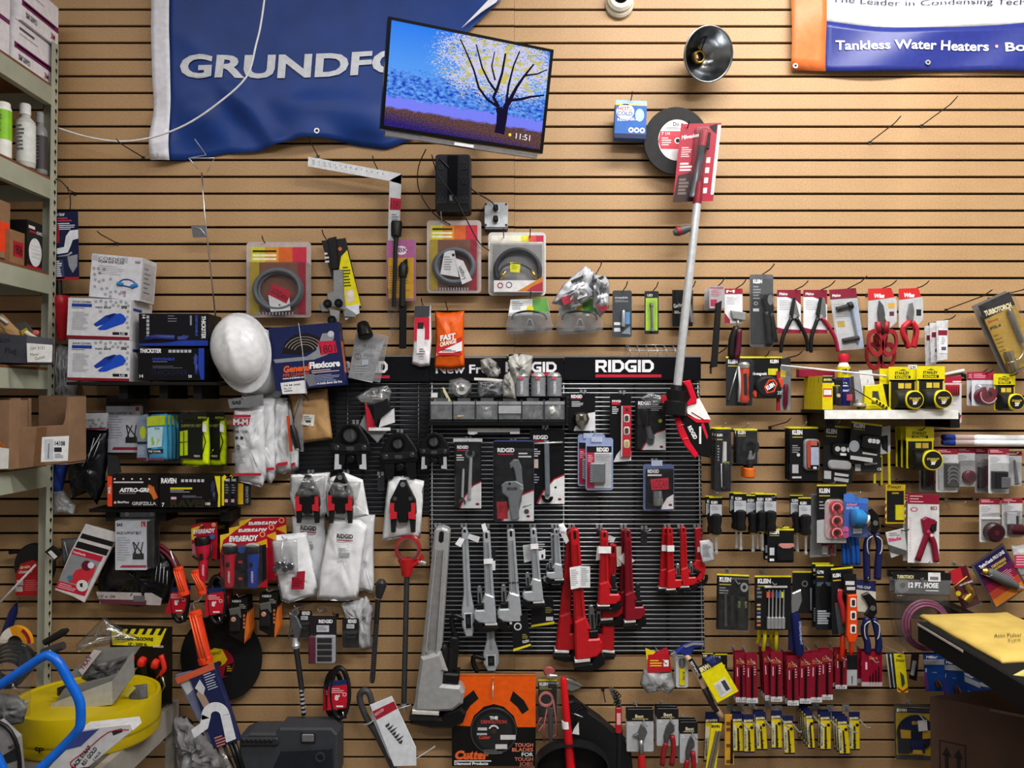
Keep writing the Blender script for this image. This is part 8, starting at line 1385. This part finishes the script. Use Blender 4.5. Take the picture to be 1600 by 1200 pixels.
t=T('tip_card','small dark card with clear barrel left of the blue cards','card',.1,(1420,1022,1436,1070));t.poly('card',[(1424,1022),(1436,1022),(1432,1064),(1420,1060)],0,2,'#2a1a24|.35');t.rev('clear_barrel',1428,1032,1424,1054,[(0,3),(1,3)],'#8a8c92|.25',6)
for i,(x,y,r) in enumerate(((1442,1022,0),(1473,1030,2),(1500,1045,14),(1525,1055,4))):
 t=T('welding_tip_card','blue welding tip card, %s from the left under the ledge'%('first','second','third','fourth')[i],'card',.12-.012*i,(x,y,x+32,y+r,x+4-r*.5,y+58),'blue welding tip cards',pc=1);t.box('card',0,0,100,100,0,2,'#16408c|.4');t.box('white_header',0,14,100,28,2,2.6,'#b0b6c4');t.text('Miller',12,11,4,W,2.6,w=18,bold=.04,skew=.15);t.poly('purple_edge',[(0,50),(10,52),(16,96),(4,98)],2,2.6,'#7a2a80');t.text('1',6,48,6,W,2.8);t.rev('copper_tip',52,68,66,86,[(0,2),(.5,4.5),(1,4)],'#6a4438|.3|.8',6);t.lines(40,48,30,4,1,'#8aa0d0',2.6)
 # ---- irwin row
def irwin(label,x,y,d,w_=18,h=62,tilt=0):
 t=T('masonry_bit_card',label,'drill bit',d,(x,y,x+w_,y,x+tilt,y+h),'yellow drill bit cards',pc=1);t.box('card',0,0,100,100,0,2,'#141a44|.4');t.box('yellow_panel',4,22,98,96,2,2.6,'#d0b814|.4');t.text('IRWIN',6,20,3.6,'#d8d0a0',2.8,w=w_*.8,bold=.05,rot=-3);t.box('white_strip',6,30,34,92,2.6,3,'#c8c4a8');t.text('MASONRY',24,88,3,'#4a4420',3.4,rot=-90,w=28);t.rev('drill_bit',48,36,50,94,[(0,1.2),(1,1.2)],'#2c2a28|.4|.6',7,n=8);t.disc('round_mark',76,34,2.6,2.6,3.2,'#16160e',n=14);t.text('1/4',64,92,4,'#16160e',3.2,rot=-90,w=12,bold=.04);return t
for i,(x,y,d,tl_,n) in enumerate(((1144,1115,.13,1,1),(1161,1116,.14,1,0),(1179,1112,.14,3,1),(1204,1110,.13,1,0),(1222,1118,.14,3,0),(1258,1110,.14,4,4),(1281,1112,.13,0,1),(1307,1119,.15,4,2),(1326,1112,.11,0,0))):
 l=('first','second','third','fourth','fifth','sixth','seventh','eighth','ninth')[i];t=irwin('yellow and navy drill bit card, %s from the left in lowest row'%l,x,y,d,17 if i!=5 else 11,60,tl_)
 for k in range(n):t.dup(26*(k+1),'yellow and navy bit card, %s behind the %s from left'%(ORD[k],l),'yellow drill bit cards')
 hook('holding the %s yellow drill bit card'%l,x+9,y+3,d-.02,d+.08,False,-.03,.02,.012,.0028,2.2)
t=irwin('tall dark navy bit card at the left end of the lowest row',1102,1112,.08,22,78,-3);t=T('masonry_bit_card','large yellow card with fat masonry bits, tilted','drill bit',.16,(1112,1130,1128,1130,1101,1212),'yellow drill bit cards',pc=1);t.poly('card',[(0,0),(100,0),(100,100),(0,100)],0,2,'#d8c418|.4');t.text('IRWIN',2,8,4,'#16160e',2.6,w=13,bold=.05)
for x in(20,50):t.rev('drill_bit',x+40,14,x,100,[(0,2.4),(1,2.4)],'#8a8070|.35|.6',6,n=8)
t=T('wood_bit_card','tall amber card with wood bits beside the hammer grip','drill bit',.12,(1132,1116,1146,1116,1132,1194),pc=1);t.box('card',0,0,100,100,0,6,'#c8922a|.4');t.rev('drill_bit',74,10,74,96,[(0,1.4),(1,2)],'#2a2624|.4|.6',9,n=8)
for y in(14,26,58,90):t.box('brown_mark',16,y,60,y+7,6,6.6,'#6a4418')
t=T('saw_blade_pack','navy and yellow circular saw blade clamshell','saw blade',.10,(1399,1103,1453,1105,1401,1182),pc=1);t.rb('shell_back',-4,-4,104,106,4,-2,0,'#4a4642|.3');t.box('card',0,2,98,96,0,2,'#c8a81c|.4');t.box('navy_top',0,2,98,12,2,2.6,'#12183c');t.text('IRWIN',2,10,4.6,'#e0dcc8',3,w=16,bold=.06);t.disc('blade',54,52,29,3,6,'#17181c|.4',.5,n=48);t.disc('blade_face',54,48,24,6,7,'#141a44|.35',n=40);t.text('IRWIN',44,34,5,'#c8a030',7.6,w=18,bold=.05);t.disc('hub',56,52,8,7,9,'#0d1230');t.poly('yellow_sector',[(10,45),(40,46),(40,62),(12,62)],7,8,'#c89a20');t.poly('yellow_sector',[(74,46),(98,45),(98,60),(74,62)],7,8,'#c89a20');t.poly('navy_badge',[(42,66),(74,66),(80,90),(38,90)],8,9,'#161c4c');t.poly('gold_plate',[(46,84),(70,84),(74,92),(42,92)],9,10,'#c8a030');t.box('photo',2,64,36,92,3,8,'#26262a');t.poly('price_sticker',[(60,26),(86,24),(88,44),(62,47)],10,11,W);t.rb('shell',-2,4,102,104,5,2,16,'clear',2);hook('holding the saw blade clamshell',1436,1110,.1,.16,False,-.03)
# ---- bottom middle
t=T('hole_saw_bag','red and yellow headed bag of hole saws below the panel','bag',.12,(1001,1012,1056,1090));t.bag('bag',[(1006,1046),(1050,1048),(1056,1074),(1046,1086),(1034,1080),(1012,1084),(1000,1070)],-6,26,'#8c8e90|.28',wr=.7,seed=101);t.poly('red_header',[(1012,1022),(1044,1018),(1049,1048),(1011,1050)],6,10,'#b01824|.4');t.poly('yellow_corner',[(1008,1012),(1024,1018),(1010,1030)],4,8,'#d8c414');t.poly('rear_header',[(1024,1018),(1042,1011),(1045,1020),(1026,1022)],2,6,'#a01c2c');t.lines(1015,1030,20,12,3,'#e0c030',11);t.box('white_note',1036,1030,1044,1040,10,11,W);hook('holding the hole saw bag',1030,1022,.12,.18,False,-.03,.02)
t=T('putty_knife_card','white card with yellow strip beside the hammer','card',.11,(1056,1026,1075,1074));t.rb('card',1056,1027,1075,1074,3,0,2,'#c4c6cc|.35');t.rb('yellow_strip',1061,1040,1070,1071,2,2,8,'#d8cc20|.4',1);t.rev('steel_neck',1065,1028,1065,1041,[(0,4),(.5,5),(1,4)],'#8a8c90|.3|.8',6);t.text('ALTEX',1066,1048,3.4,'#1a1a1c',8.6,rot=90,w=14);t.dup(30,'white putty knife card behind the front one',None)
t=T('hammer','claw hammer with blue head and wooden handle','hammer',.14,(1046,1003,1132,1122));t.poly('head',[(1048,1022),(1056,1016),(1066,1008),(1082,1003),(1098,1004),(1096,1010),(1084,1012),(1080,1022),(1070,1024),(1062,1020),(1052,1026)],-8,14,'#1c2c78|.3',2);t.poly('steel_face',[(1047,1021),(1053,1016),(1058,1022),(1051,1027)],-9,15,'#b4b4b2|.25|.9',1);t.poly('claw_edge',[(1066,1008),(1082,1002),(1099,1003),(1097,1006),(1082,1006),(1070,1010)],14,17,'#c8c8c6|.25|.8');t.tube('handle',[(1072,1022,2),(1094,1062,2),(1108,1090,2),(1128,1120,2)],4.4,'#c8a888|.5',sub=3);t.poly('label',[(1074,1030),(1080,1026),(1098,1054),(1092,1060)],14,15,'#131318');t.text('ESTWING',1077,1033,3.6,W,15.6,rot=60,w=26);t.tube('dark_grip',[(1100,1074,3),(1112,1098,3),(1120,1110,3)],4.9,'#2a2428|.4')
t=T('saw_blade_sleeve','tilted bright yellow sleeve with barcode over the hammer','sleeve',.18,(1091,1046,1124,1028,1121,1098),pc=1);t.box('sleeve',0,0,100,100,-6,0,'#e0d408|.4');t.box('navy_top',-2,-6,100,12,0,.8,'#1c2040');t.text('IRWIN',4,10,7,'#e8e0a0',1.4,w=24,bold=.06);t.poly('barcode_label',[(24,54),(78,50),(80,90),(24,94)],0,1,'#d0d0d4');t.lines(28,58,22,30,8,'#9a9aa0',1.4);t.box('barcode',56,56,74,84,1,1.6,'#3a3a40');t.bag('navy_crumple',[(40,-16),(80,-18),(84,8),(52,14)],0,10,'#26306a|.35',seed=7)
t=klein('black card partly hidden above the yellow sleeve, left one',1097,1020,1114,1052,.08);t=klein('black card with yellow part above the sleeve, right one',1117,1021,1136,1064,.08);t.box('yellow_part',20,40,80,84,2,10,'#c89a20',1)
t=T('chain_wrench','chain wrench with red tag and black handle at the bottom','chain wrench',.1,(951,1072,976,1210));t.rev('handle',968,1140,966,1215,[(0,5),(.3,5.4),(1,5)],'#26282c|.35|.5',2);t.rb('red_tag',961,1104,971,1144,2,4,16,'#a81c28|.4',1);t.box('tag_print',963,1112,969,1130,16,16.8,'#d8a8ac')
for i in range(9):t.ring('chain_link',955+i*1.5,1076+i*3.4,2,4,2+(i%2)*4,6+(i%2)*4,'#7a7874|.3|.8',n=12);t.ring('chain_link',961+(i%3)*3,1080+i*3,1.6,3.4,6,10,'#5e5c58|.3|.8',n=12)
hook('forked wire hook left of the chain wrench',942,1076,.0,.09,True,-.03)
def best(label,x,y,d,w_,h,kind,n):
 t=T('wrench_card',label,'wrench',d,(x,y,x+w_,y+h),'black and silver tool cards',pc=1);t.rb('card',0,0,100,100,2,0,2,'#a8aab0|.35');t.box('black_top',0,0,100,28,2,2.6,'#121214');t.text('Best',32,20,5,'#d8d0b8',3,w=13,bold=.02);t.box('gold_rule',20,22,80,24,2.6,3,'#b89c50');t.lines(8,32,22,8,2,'#d8d8dc',2.8)
 if kind:t.tube('steel_shaft',[(52,70,10),(54,108,10)],4,'#8e9094|.3|.8');t.poly('wrench_head',[(22,60),(40,54),(52,34),(66,38),(76,52),(66,66),(62,76),(46,78),(40,66)],4,16,'#6e7074|.3|.7',1.5);t.rev('red_grip',54,104,56,150,[(0,4.5),(.2,6),(1,6)],'#b01c20|.4',10)
 else:t.poly('plier_jaw',[(34,90),(30,70),(44,44),(60,32),(78,44),(80,58),(64,62),(56,76),(48,92)],4,16,'#5e6064|.3|.7',1.5);t.tube('red_handle',[(42,90,10),(30,112,10),(24,150,8)],4,'#8c1c24|.4',sub=3);t.tube('red_handle',[(70,70,10),(76,104,10),(66,150,8)],4,'#8c1c24|.4',sub=3)
 for k in range(n):t.dup(26*(k+1),'silver tool card, %s behind the %s'%(ORD[k],label),'black and silver tool cards',only=('card','black_top'))
 hook('holding the '+label,x+w_*.5,y+8,d,d+.07,False,-.03,.02)
best('adjustable wrench with red grip on a card',979,1108,.13,42,66,1,1);best('groove joint pliers on a silver card',1026,1107,.13,34,58,0,2);best('slim pliers on a lower silver card',1062,1128,.12,28,64,0,2)
# ================================================================ ledge, envelope, carton at right
t=T('counter_ledge','black counter ledge jutting in at the lower right','counter',.9,(1437,960,1700,1120))
def wpoly(t,name,pts,z0,z1,mat):
 V=[Vector((x,y,z))-t.org for z in(z0,z1) for x,y in pts];n=len(pts);Fc=[tuple(range(n))[::-1],tuple(range(n,2*n))]+[(i,(i+1)%n,n+(i+1)%n,n+i) for i in range(n)];return t.add(name,V,Fc,mat)
zl=P(1437,972,.42).z;A=P(1437,972,.42)
def onz(px,py,z):
 u=(px-800)/F;v=(600-py)/F;k=(z-ZC)/(v*CT+ST);return(u*k,-D+k*(CT-v*ST))
c1,c2=onz(1437,972,zl),onz(1600,1068,zl);dxy=(c2[0]-c1[0],c2[1]-c1[1])
c3=(c1[0]+dxy[0]*1.6,c1[1]+dxy[1]*1.6);c4=(2.9,c3[1]);c5=(2.9,c1[1]+.06)
wpoly(t,'top',[c1,c3,c4,c5],zl-.03,zl,'#020202|.95');wpoly(t,'edge_band',[(c1[0]-.008,c1[1]-.002),(c3[0]-.008,c3[1]),(c3[0],c3[1]),(c1[0],c1[1])],zl-.075,zl-.001,'#020101|.95');wpoly(t,'chipped_edge',[(c1[0]-.01,c1[1]-.003),(c1[0]+dxy[0]*.5-.01,c1[1]+dxy[1]*.5),(c1[0]+dxy[0]*.5-.006,c1[1]+dxy[1]*.5),(c1[0]-.006,c1[1])],zl-.012,zl-.004,'#b8b4ac|.6');wpoly(t,'support',[(c1[0]+.3,c1[1]),(c1[0]+.36,c1[1]),(c1[0]+.36,-.001),(c1[0]+.3,-.001)],zl-.2,zl-.03,'#0e0c0c')
t=T('padded_envelope','yellow padded envelope lying on the black ledge','envelope',.8,(1437,957,1640,1032));ep=[onz(x,y,zl+.012) for x,y in((1436,960),(1574,957),(1640,985),(1640,1028),(1566,1032),(1546,1022),(1500,996))]
n=len(ep);V=[];cx=sum(p[0] for p in ep)/n;cy=sum(p[1] for p in ep)/n
dn=[(ep[i][0]+(ep[(i+1)%n][0]-ep[i][0])*k/6,ep[i][1]+(ep[(i+1)%n][1]-ep[i][1])*k/6) for i in range(n) for k in range(6)];N_=len(dn)
for f,h in((1,.001),(.99,.008),(.95,.016),(.7,.022),(.4,.024)):V+=[Vector((cx+(x-cx)*f,cy+(y-cy)*f,zl+h+.003*noise.noise(Vector((x*14,y*14,f)))))-t.org for x,y in dn]
V.append(Vector((cx,cy,zl+.025))-t.org);Fc=[(j*N_+i,j*N_+(i+1)%N_,(j+1)*N_+(i+1)%N_,(j+1)*N_+i) for j in range(4) for i in range(N_)]+[(4*N_+i,4*N_+(i+1)%N_,5*N_) for i in range(N_)]+[tuple(range(N_))[::-1]]
t.add('envelope',V,Fc,'#bfa456|.6|0|9|.12',None,True)
def flat_text(s,px,py,wd_,h,col,z):
 V,Fc,w0=glyphs(s,-.01);a=onz(px,py,z);b=onz(px+wd_,py-2,z);ux2=((b[0]-a[0]),(b[1]-a[1]));c=onz(px,py-h,z);uy2=(c[0]-a[0],c[1]-a[1])
 t.add('handwriting',[Vector((a[0]+ux2[0]*x/w0+uy2[0]*y/.7,a[1]+ux2[1]*x/w0+uy2[1]*y/.7,z))-t.org for x,y in V],Fc,col)
flat_text('Attn Pulsar',1553,996,44,6,'#2a2410',zl+.029);flat_text('Turn',1574,1003,20,5,'#2a2410',zl+.029)
t=T('yellow_paper','small crumpled yellow paper at the right edge','paper',1.0,(1580,1046,1625,1066));t.bag('paper',[(1580,1056),(1600,1046),(1630,1044),(1630,1068),(1600,1064)],0,12,'#b8b060|.6',seed=4)
t=T('paper_sleeve','brown paper sleeve leaning under the ledge beside the hose','sleeve',.2,(1422,964,1462,1012));t.poly('sleeve',[(1422,966),(1440,968),(1462,990),(1452,1008),(1446,1012),(1424,996)],0,6,'#4e3c2c|.7')
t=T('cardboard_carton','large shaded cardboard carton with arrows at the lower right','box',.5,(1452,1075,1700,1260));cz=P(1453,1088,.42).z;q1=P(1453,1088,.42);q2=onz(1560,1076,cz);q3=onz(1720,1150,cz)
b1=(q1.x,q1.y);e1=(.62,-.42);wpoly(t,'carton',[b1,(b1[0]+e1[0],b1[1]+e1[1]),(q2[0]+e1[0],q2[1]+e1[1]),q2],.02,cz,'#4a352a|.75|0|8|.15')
L_=math.hypot(*e1);un=(e1[0]/L_,e1[1]/L_);nn=(un[1],-un[0])
def face(name,s0,s1,z0,z1,mat,off=.002):V=[Vector((b1[0]+un[0]*s+nn[0]*off,b1[1]+un[1]*s+nn[1]*off,z))-t.org for s,z in((s0,z0),(s1,z0),(s1,z1),(s0,z1))];t.add(name,V,[(0,1,2,3)],mat)
for a,b,c,d_ in((.03,.034,.16,.32),(.116,.12,.16,.32),(.03,.12,.16,.164),(.03,.12,.316,.32)):face('arrow_frame',a,b,cz-d_,cz-c,'#17110c')
for s in(.055,.095):face('arrow_stem',s-.006,s+.006,cz-.29,cz-.21,'#17110c',.003);V=[Vector((b1[0]+un[0]*k+nn[0]*.003,b1[1]+un[1]*k+nn[1]*.003,z))-t.org for k,z in((s-.016,cz-.215),(s+.016,cz-.215),(s,cz-.18))];t.add('arrow_head',V,[(0,1,2)],'#17110c')
V,Fc,w0=glyphs('2320',.03);t.add('lettering',[Vector((b1[0]+un[0]*(.46+x*.13)+nn[0]*.003,b1[1]+un[1]*(.46+x*.13)+nn[1]*.003,cz-.42+y*.13))-t.org for x,y in V],Fc,'#17110c');face('tape',.2,.58,cz-.012,cz-.002,'#6a584a')
# ================================================================ bottom left corner
zs=P(275,1097,.08).z;Xr=P(275,1097,.08).x
t=T('low_shelf','low grey steel shelf at the bottom left carrying yellow drum','shelving',.08,(0,1097,275,1160));wbox('beam',Xr-.03,Xr,-1.0,-.05,zs-.11,zs,'#8e8a84|.5|0|8|.15',t.o,t.org);wbox('shelf_board',XSH+.004,Xr-.03,-1.0,-.05,zs-.02,zs-.001,'#55504a|.7|0|14|.2',t.o,t.org);wbox('rear_beam',XSH+.004,Xr-.03,-.08,-.05,zs-.11,zs-.021,'#7a766e|.5',t.o,t.org);wbox('leg',Xr-.04,Xr-.001,-.09,-.05,0,zs-.11,'#8e8a84|.5',t.o,t.org);wbox('leg',Xr-.03,Xr-.004,-.62,-.58,0,zs-.11,'#141414|.5',t.o,t.org)
t=T('tie_down_pack','black and yellow ratchet tie down pack standing on low shelf','pack',.16,(172,976,268,980,172,1096),pc=1)
t.box('card',0,0,100,100,-8,0,'#121110|.4');t.poly('yellow_header',[(2,6),(92,2),(80,26),(4,26)],0,.8,'#d8cc14')
for i in range(6):t.poly('hazard_stripe',[(12+i*13,11),(18+i*13,2),(24+i*13,2),(18+i*13,11)],.8,1.2,'#121110')
t.text('INDUSTRIAL TIE-DOWNS',8,19,5.2,'#17160a',1.4,w=60,bold=.05);t.text("15' - 2000 lb.",30,25.5,4,'#17160a',1.4,w=30,bold=.04);t.text('ERICKSON',70,27,3.4,W,1.2,w=16)
for i,(x,y) in enumerate(((14,42),(34,42),(54,44),(76,46))):t.rev('red_strap',x-4,y,x+6,y+2,[(0,6),(.2,8),(.8,8),(1,6)],'#c8281c|.45',16);t.poly('ratchet',[(x-2,y+8),(x+8,y+6),(x+10,y+26),(x+2,y+30)],4,18,'#1c1c1f|.3|.5',1)
t.tube('strap_tail',[(84,36,8),(90,52,10),(84,60,8),(78,66,8)],4,'#c8281c|.45',sub=3);t.disc('red_hook',70,76,5,4,14,'#b02018',1);t.tube('steel_hook',[(86,64,6),(90,76,6),(84,84,6)],1.6,'#a8a880|.3|.8')
# yellow drum tray
yc=(P(136,1100,.40).x,-.40,zs)
t=T('yellow_drum_lid','wide yellow plastic drum with rounded rim on the low shelf','drum',.40,(40,1050,235,1180));V=[];n=48;H_=.15
prof=[(.262,0),(.27,.012),(.272,H_-.02),(.268,H_),(.255,H_),(.25,H_-.004),(.0,H_-.004)]
for r,z in prof:
 for j in range(n):V.append(Vector((yc[0]+r*math.cos(6.2832*j/n),yc[1]+r*.9*math.sin(6.2832*j/n),zs+.001+z))-t.org)
Fc=[(i*n+j,i*n+(j+1)%n,(i+1)*n+(j+1)%n,(i+1)*n+j) for i in range(len(prof)-1) for j in range(n)]+[tuple(range(n))[::-1]];t.add('drum',V,Fc,'#b8a208|.4|0|6|.12',None,True).data.set_sharp_from_angle(angle=.6)
for nm,r0,z0,z1,c in(('rim_band',.274,.05,.056,'#8a7804|.5'),):
 V=[Vector((yc[0]+r0*math.cos(6.2832*j/n),yc[1]+r0*.9*math.sin(6.2832*j/n),zs+z))-t.org for z in(z0,z1) for j in range(n)];t.add(nm,V,[(j,(j+1)%n,n+(j+1)%n,n+j) for j in range(n)],c)
t.text('tp',118,1126,7,'#20200c',262,w=14,bold=.05);t.bag('cream_cap',[(46,1085),(66,1072),(84,1070),(70,1092),(56,1110),(44,1104)],150,24,'#b8ac84|.6',seed=3)
t=T('parts_bag','small grey parts bag lying on the yellow drum','bag',.42,(194,1070,232,1102));t.bag('bag',[(206,1072),(230,1068),(231,1090),(222,1100),(200,1096)],0,14,'#5e5e60|.35',seed=6);t.poly('yellow_tag',[(194,1082),(208,1070),(214,1074),(200,1088)],8,10,'#d8cc60')
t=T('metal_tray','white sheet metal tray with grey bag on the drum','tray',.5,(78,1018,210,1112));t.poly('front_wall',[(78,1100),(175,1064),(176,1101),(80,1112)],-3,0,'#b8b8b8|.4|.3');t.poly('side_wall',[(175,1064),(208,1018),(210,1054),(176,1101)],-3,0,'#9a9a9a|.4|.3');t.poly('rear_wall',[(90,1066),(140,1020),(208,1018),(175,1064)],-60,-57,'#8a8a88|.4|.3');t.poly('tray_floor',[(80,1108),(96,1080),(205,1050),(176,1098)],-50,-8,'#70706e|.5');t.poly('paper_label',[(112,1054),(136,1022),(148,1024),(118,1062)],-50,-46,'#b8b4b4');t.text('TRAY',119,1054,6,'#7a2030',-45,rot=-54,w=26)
t=T('grey_plastic_bag','grey translucent bag lying in the metal tray','bag',.47,(90,972,200,1084));t.bag('bag',[(126,1030),(160,1034),(202,1024),(196,1046),(170,1066),(140,1078),(118,1066)],-40,30,'#4e4e4e|.3',wr=.7,seed=8);t.bag('bag_peak',[(104,1016),(128,992),(150,970),(170,984),(208,1006),(180,1012),(130,1020),(108,1028)],-60,24,'smoke',wr=.6,seed=9);t.bag('dark_lump',[(84,1078),(100,1072),(116,1076),(122,1086),(96,1092),(84,1090)],-20,20,'#1c1c1e|.3',seed=10)
# blue hand truck
t=T('hand_truck','bright blue tubular hand truck handle in the lower left','hand truck',1.05,(0,1020,132,1200));t.tube('handle_tube',[(-40,1092,0),(0,1070,0),(38,1045,0),(68,1026,0),(80,1026,0),(92,1036,0),(108,1064,0),(124,1095,0),(126,1125,0),(122,1140,0),(100,1165,0),(60,1205,20),(30,1235,30)],7.2,'#0c5cc4|.25',n=14,sub=5);t.tube('handle_tube',[(-30,1150,10),(-4,1176,10),(12,1210,10)],7,'#0c5cc4|.25',n=14,sub=4)
t=T('back_strap_box','tilted white back strap package beside the blue tube','pack',.85,(120,1137,216,1130,64,1215),pc=1);t.poly('box',[(8,4),(88,0),(100,14),(62,100),(0,102)],-60,0,'#c8c8cc|.4',1);t.poly('blue_corner',[(8,10),(40,6),(30,40),(6,46)],0,.6,'#3a4488');t.tube('red_line',[(92,12,1),(60,14,1),(44,50,1),(32,72,1),(46,84,1)],.8,'#a81c38',sub=3);t.text('BACK STRAP',47,88,6,'#26262c',1,rot=-48,w=44,bold=.04);t.text('RS1 GOLD',60,82,6,'#26262c',1,rot=-48,w=34,bold=.03);t.text('2 PACK',72,74,4,'#3a3a40',1,rot=-48,w=18);t.poly('plum_block',[(42,86),(72,84),(66,99),(36,99)],0,.8,'#4a1840');t.poly('vehicle_picture',[(64,12),(78,8),(84,16),(72,22)],0,.8,'#2a2a2e')
t=T('black_coil_bag','clear bag of black hose coils at the left edge','bag',.7,(-10,995,50,1110));
for i in range(5):t.ring('coil',14,1036+i*4,30-i*2,35-i*2,-30+i*8,-20+i*8,'#1c1c1e|.35',n=36,ry=.85)
t.bag('wrap',[(-20,1000),(40,1002),(52,1040),(46,1080),(44,1120),(-20,1130)],-10,30,'clear',wr=.8,seed=12);t.bag('lower_wrap',[(-20,1080),(30,1088),(44,1104),(36,1130),(-20,1140)],0,20,'#6a6a6c|.3',wr=.8,seed=13)
t=T('tape_roll','yellow and white round label pack above the coil bag','pack',.3,(6,976,52,1012));t.ring('pack_ring',28,1004,12,25,0,20,'#d49014|.4',180,360,n=28,ry=1.1);t.ring('white_part',28,1004,12,24.5,20,21,'#d8d4cc',185,250,n=14,ry=1.1);t.ring('maroon_part',28,1004,20,25.2,20,21,'#8a1830',300,358,n=14,ry=1.1);t.disc('dark_core',28,1004,12,0,16,BK)
t=T('grey_carton_bag','grey printed sack with black pocket at the bottom left','sack',.75,(-20,1120,42,1215));t.poly('sack',[(-20,1134),(6,1122),(34,1148),(40,1215),(-20,1215)],0,30,'#8a8a8c|.5',2);t.tube('black_strap',[(-10,1118,34),(20,1128,36),(38,1160,36),(42,1210,34)],3,'#141416|.4',sub=3);t.poly('dark_flap',[(14,1174),(36,1160),(38,1180),(20,1186)],30,33,'#26262a');t.text('MSI',24,1164,5,'#3a3a3e',34,rot=-20)
t=T('dark_tool_bundle','dark grey tools lying behind the slotted post','tools',.2,(74,980,112,1030));t.rev('tool',70,1004,106,984,[(0,5),(.8,6),(1,3)],'#1c1c1e|.4',0);t.rev('tool',72,1018,104,1006,[(0,7),(1,6)],'#3a3a3e|.4',20);t.tube('white_cap',[(83,1018,40),(88,1012,40)],2.4,'#d0d0d0')
# drain pipe pack
t=T('drain_pipe_pack','tilted navy pack picturing a white drain pipe at the bottom','pack',.22,(294,1052,334,1038,332,1172),pc=1);t.poly('front_card',[(0,0),(100,0),(104,100),(4,100)],-30,0,'#1c2450|.4',1);t.poly('side_card',[(-54,-2),(4,0),(8,96),(-8,90)],-34,-14,'#6a7294|.4');t.poly('coral_band',[(-52,0),(100,-2),(100,6),(-48,8)],0,1,'#c85a3c');t.pc=0;t.ring('pipe_picture',337,1119,8,22,1,2.4,'#dcdfe8',165,352,n=20);t.poly('pipe_leg',[(345,1118),(359,1115),(369,1154),(354,1160)],1,2.4,'#dcdfe8');t.poly('pipe_foot',[(316,1116),(329,1122),(325,1138),(304,1153),(299,1140),(313,1130)],1,2.4,'#dcdfe8');t.pc=1;t.poly('person_picture',[(6,28),(24,22),(36,34),(44,50),(30,62),(18,48)],1,2,'#a08878');t.poly('shirt_picture',[(8,20),(34,12),(44,24),(30,32)],1,2.2,'#c0c4cc');t.lines(52,8,44,22,7,'#b8bcd0',1.4,th=.35);t.lines(20,86,46,14,4,'#c07a6c',1.6,th=.5);t.poly('side_picture',[(-44,10),(-10,8),(-6,22),(-34,26)],-14,-13,'#c0c4cc')
for i,x in enumerate((10,34,40,62,78)):t.tube('black_rod',[(x+4,100,-10),(x+20-i*5,150,-20)],1.4 if i<3 else 3.4,'#0e0e10|.3')
t.tube('clear_tail',[(20,104,-30),(30,140,-30)],8,'haze',taper=(1,1.6))
crumple('milky plastic bag hanging behind the navy pack',[(268,1118),(292,1120),(330,1160),(352,1190),(350,1215),(280,1215),(272,1160)],.1,'#8e8e90|.3|0|20|.2',110,50)
t=T('blow_case','dark grey moulded tool case at the bottom edge','case',.2,(372,1138,527,1210));t.poly('lower_shell',[(374,1152),(390,1146),(430,1146),(436,1138),(518,1138),(527,1148),(527,1215),(372,1215)],-120,0,'#33363c|.5',3);t.rb('handle_bar',376,1151,436,1164,4,0,12,'#26282c|.5',2);t.poly('dark_panel',[(440,1172),(520,1168),(522,1215),(420,1215)],0,4,'#1a1d26|.4',2);t.rb('latch',472,1146,491,1158,2,0,10,'#7c7e80|.35|.5',1);t.rb('latch_plate',470,1143,493,1162,2,0,4,'#1c1e22|.5',1);t.ring('round_boss',501,1182,5,8,4,10,'#2c3036|.4',n=24)
for i in range(7):t.disc('hose_ridge',382+i*7,1156,3,12,15,'#141416',1)
# booklet with black looped tool
t=T('loop_tool','grey looped tube tool hanging at the bottom','tool',.08,(558,1078,622,1205));t.tube('loop',[(620,1210,0),(590,1150,0),(572,1120,0),(562,1092,0),(566,1080,0),(576,1082,0),(582,1100,4),(588,1120,4)],5,'#3c3c40|.4',sub=4);t.tube('cable_tie',[(570,1131,14),(578,1128,18),(592,1118,16)],1,'#c8c8cc')
t=T('instruction_booklet','silver instruction booklet with red band tied to loop tool','booklet',.14,(575,1100,613,1087,612,1198),pc=1);t.poly('cover',[(6,2),(98,0),(116,84),(92,110),(10,100)],0,5,'#d2d6de|.35',.5);t.poly('red_band',[(8,12),(100,8),(102,20),(10,26)],5,5.8,'#a01c30');t.poly('fold',[(-4,20),(8,6),(14,98),(4,84)],-2,3,'#8a8e98|.35');t.text('RIDGID',14,20,4,'#d0b8bc',6.2,w=16,rot=-16)
for i in range(7):t.poly('line_drawing',[(34+i*4,38+i*5),(54+i*4+(i%3)*8,36+i*5),(50+i*4,40+i*5),(36+i*5,42+i*5)],5,5.8,'#3a3c42')
t=T('cable_tie','loose white cable tie at the bottom beside the booklet','cable tie',.1,(624,1166,680,1200));t.tube('tie',[(620,1200,0),(652,1184,0),(680,1166,0)],1,'#c4c4c8',sub=3)
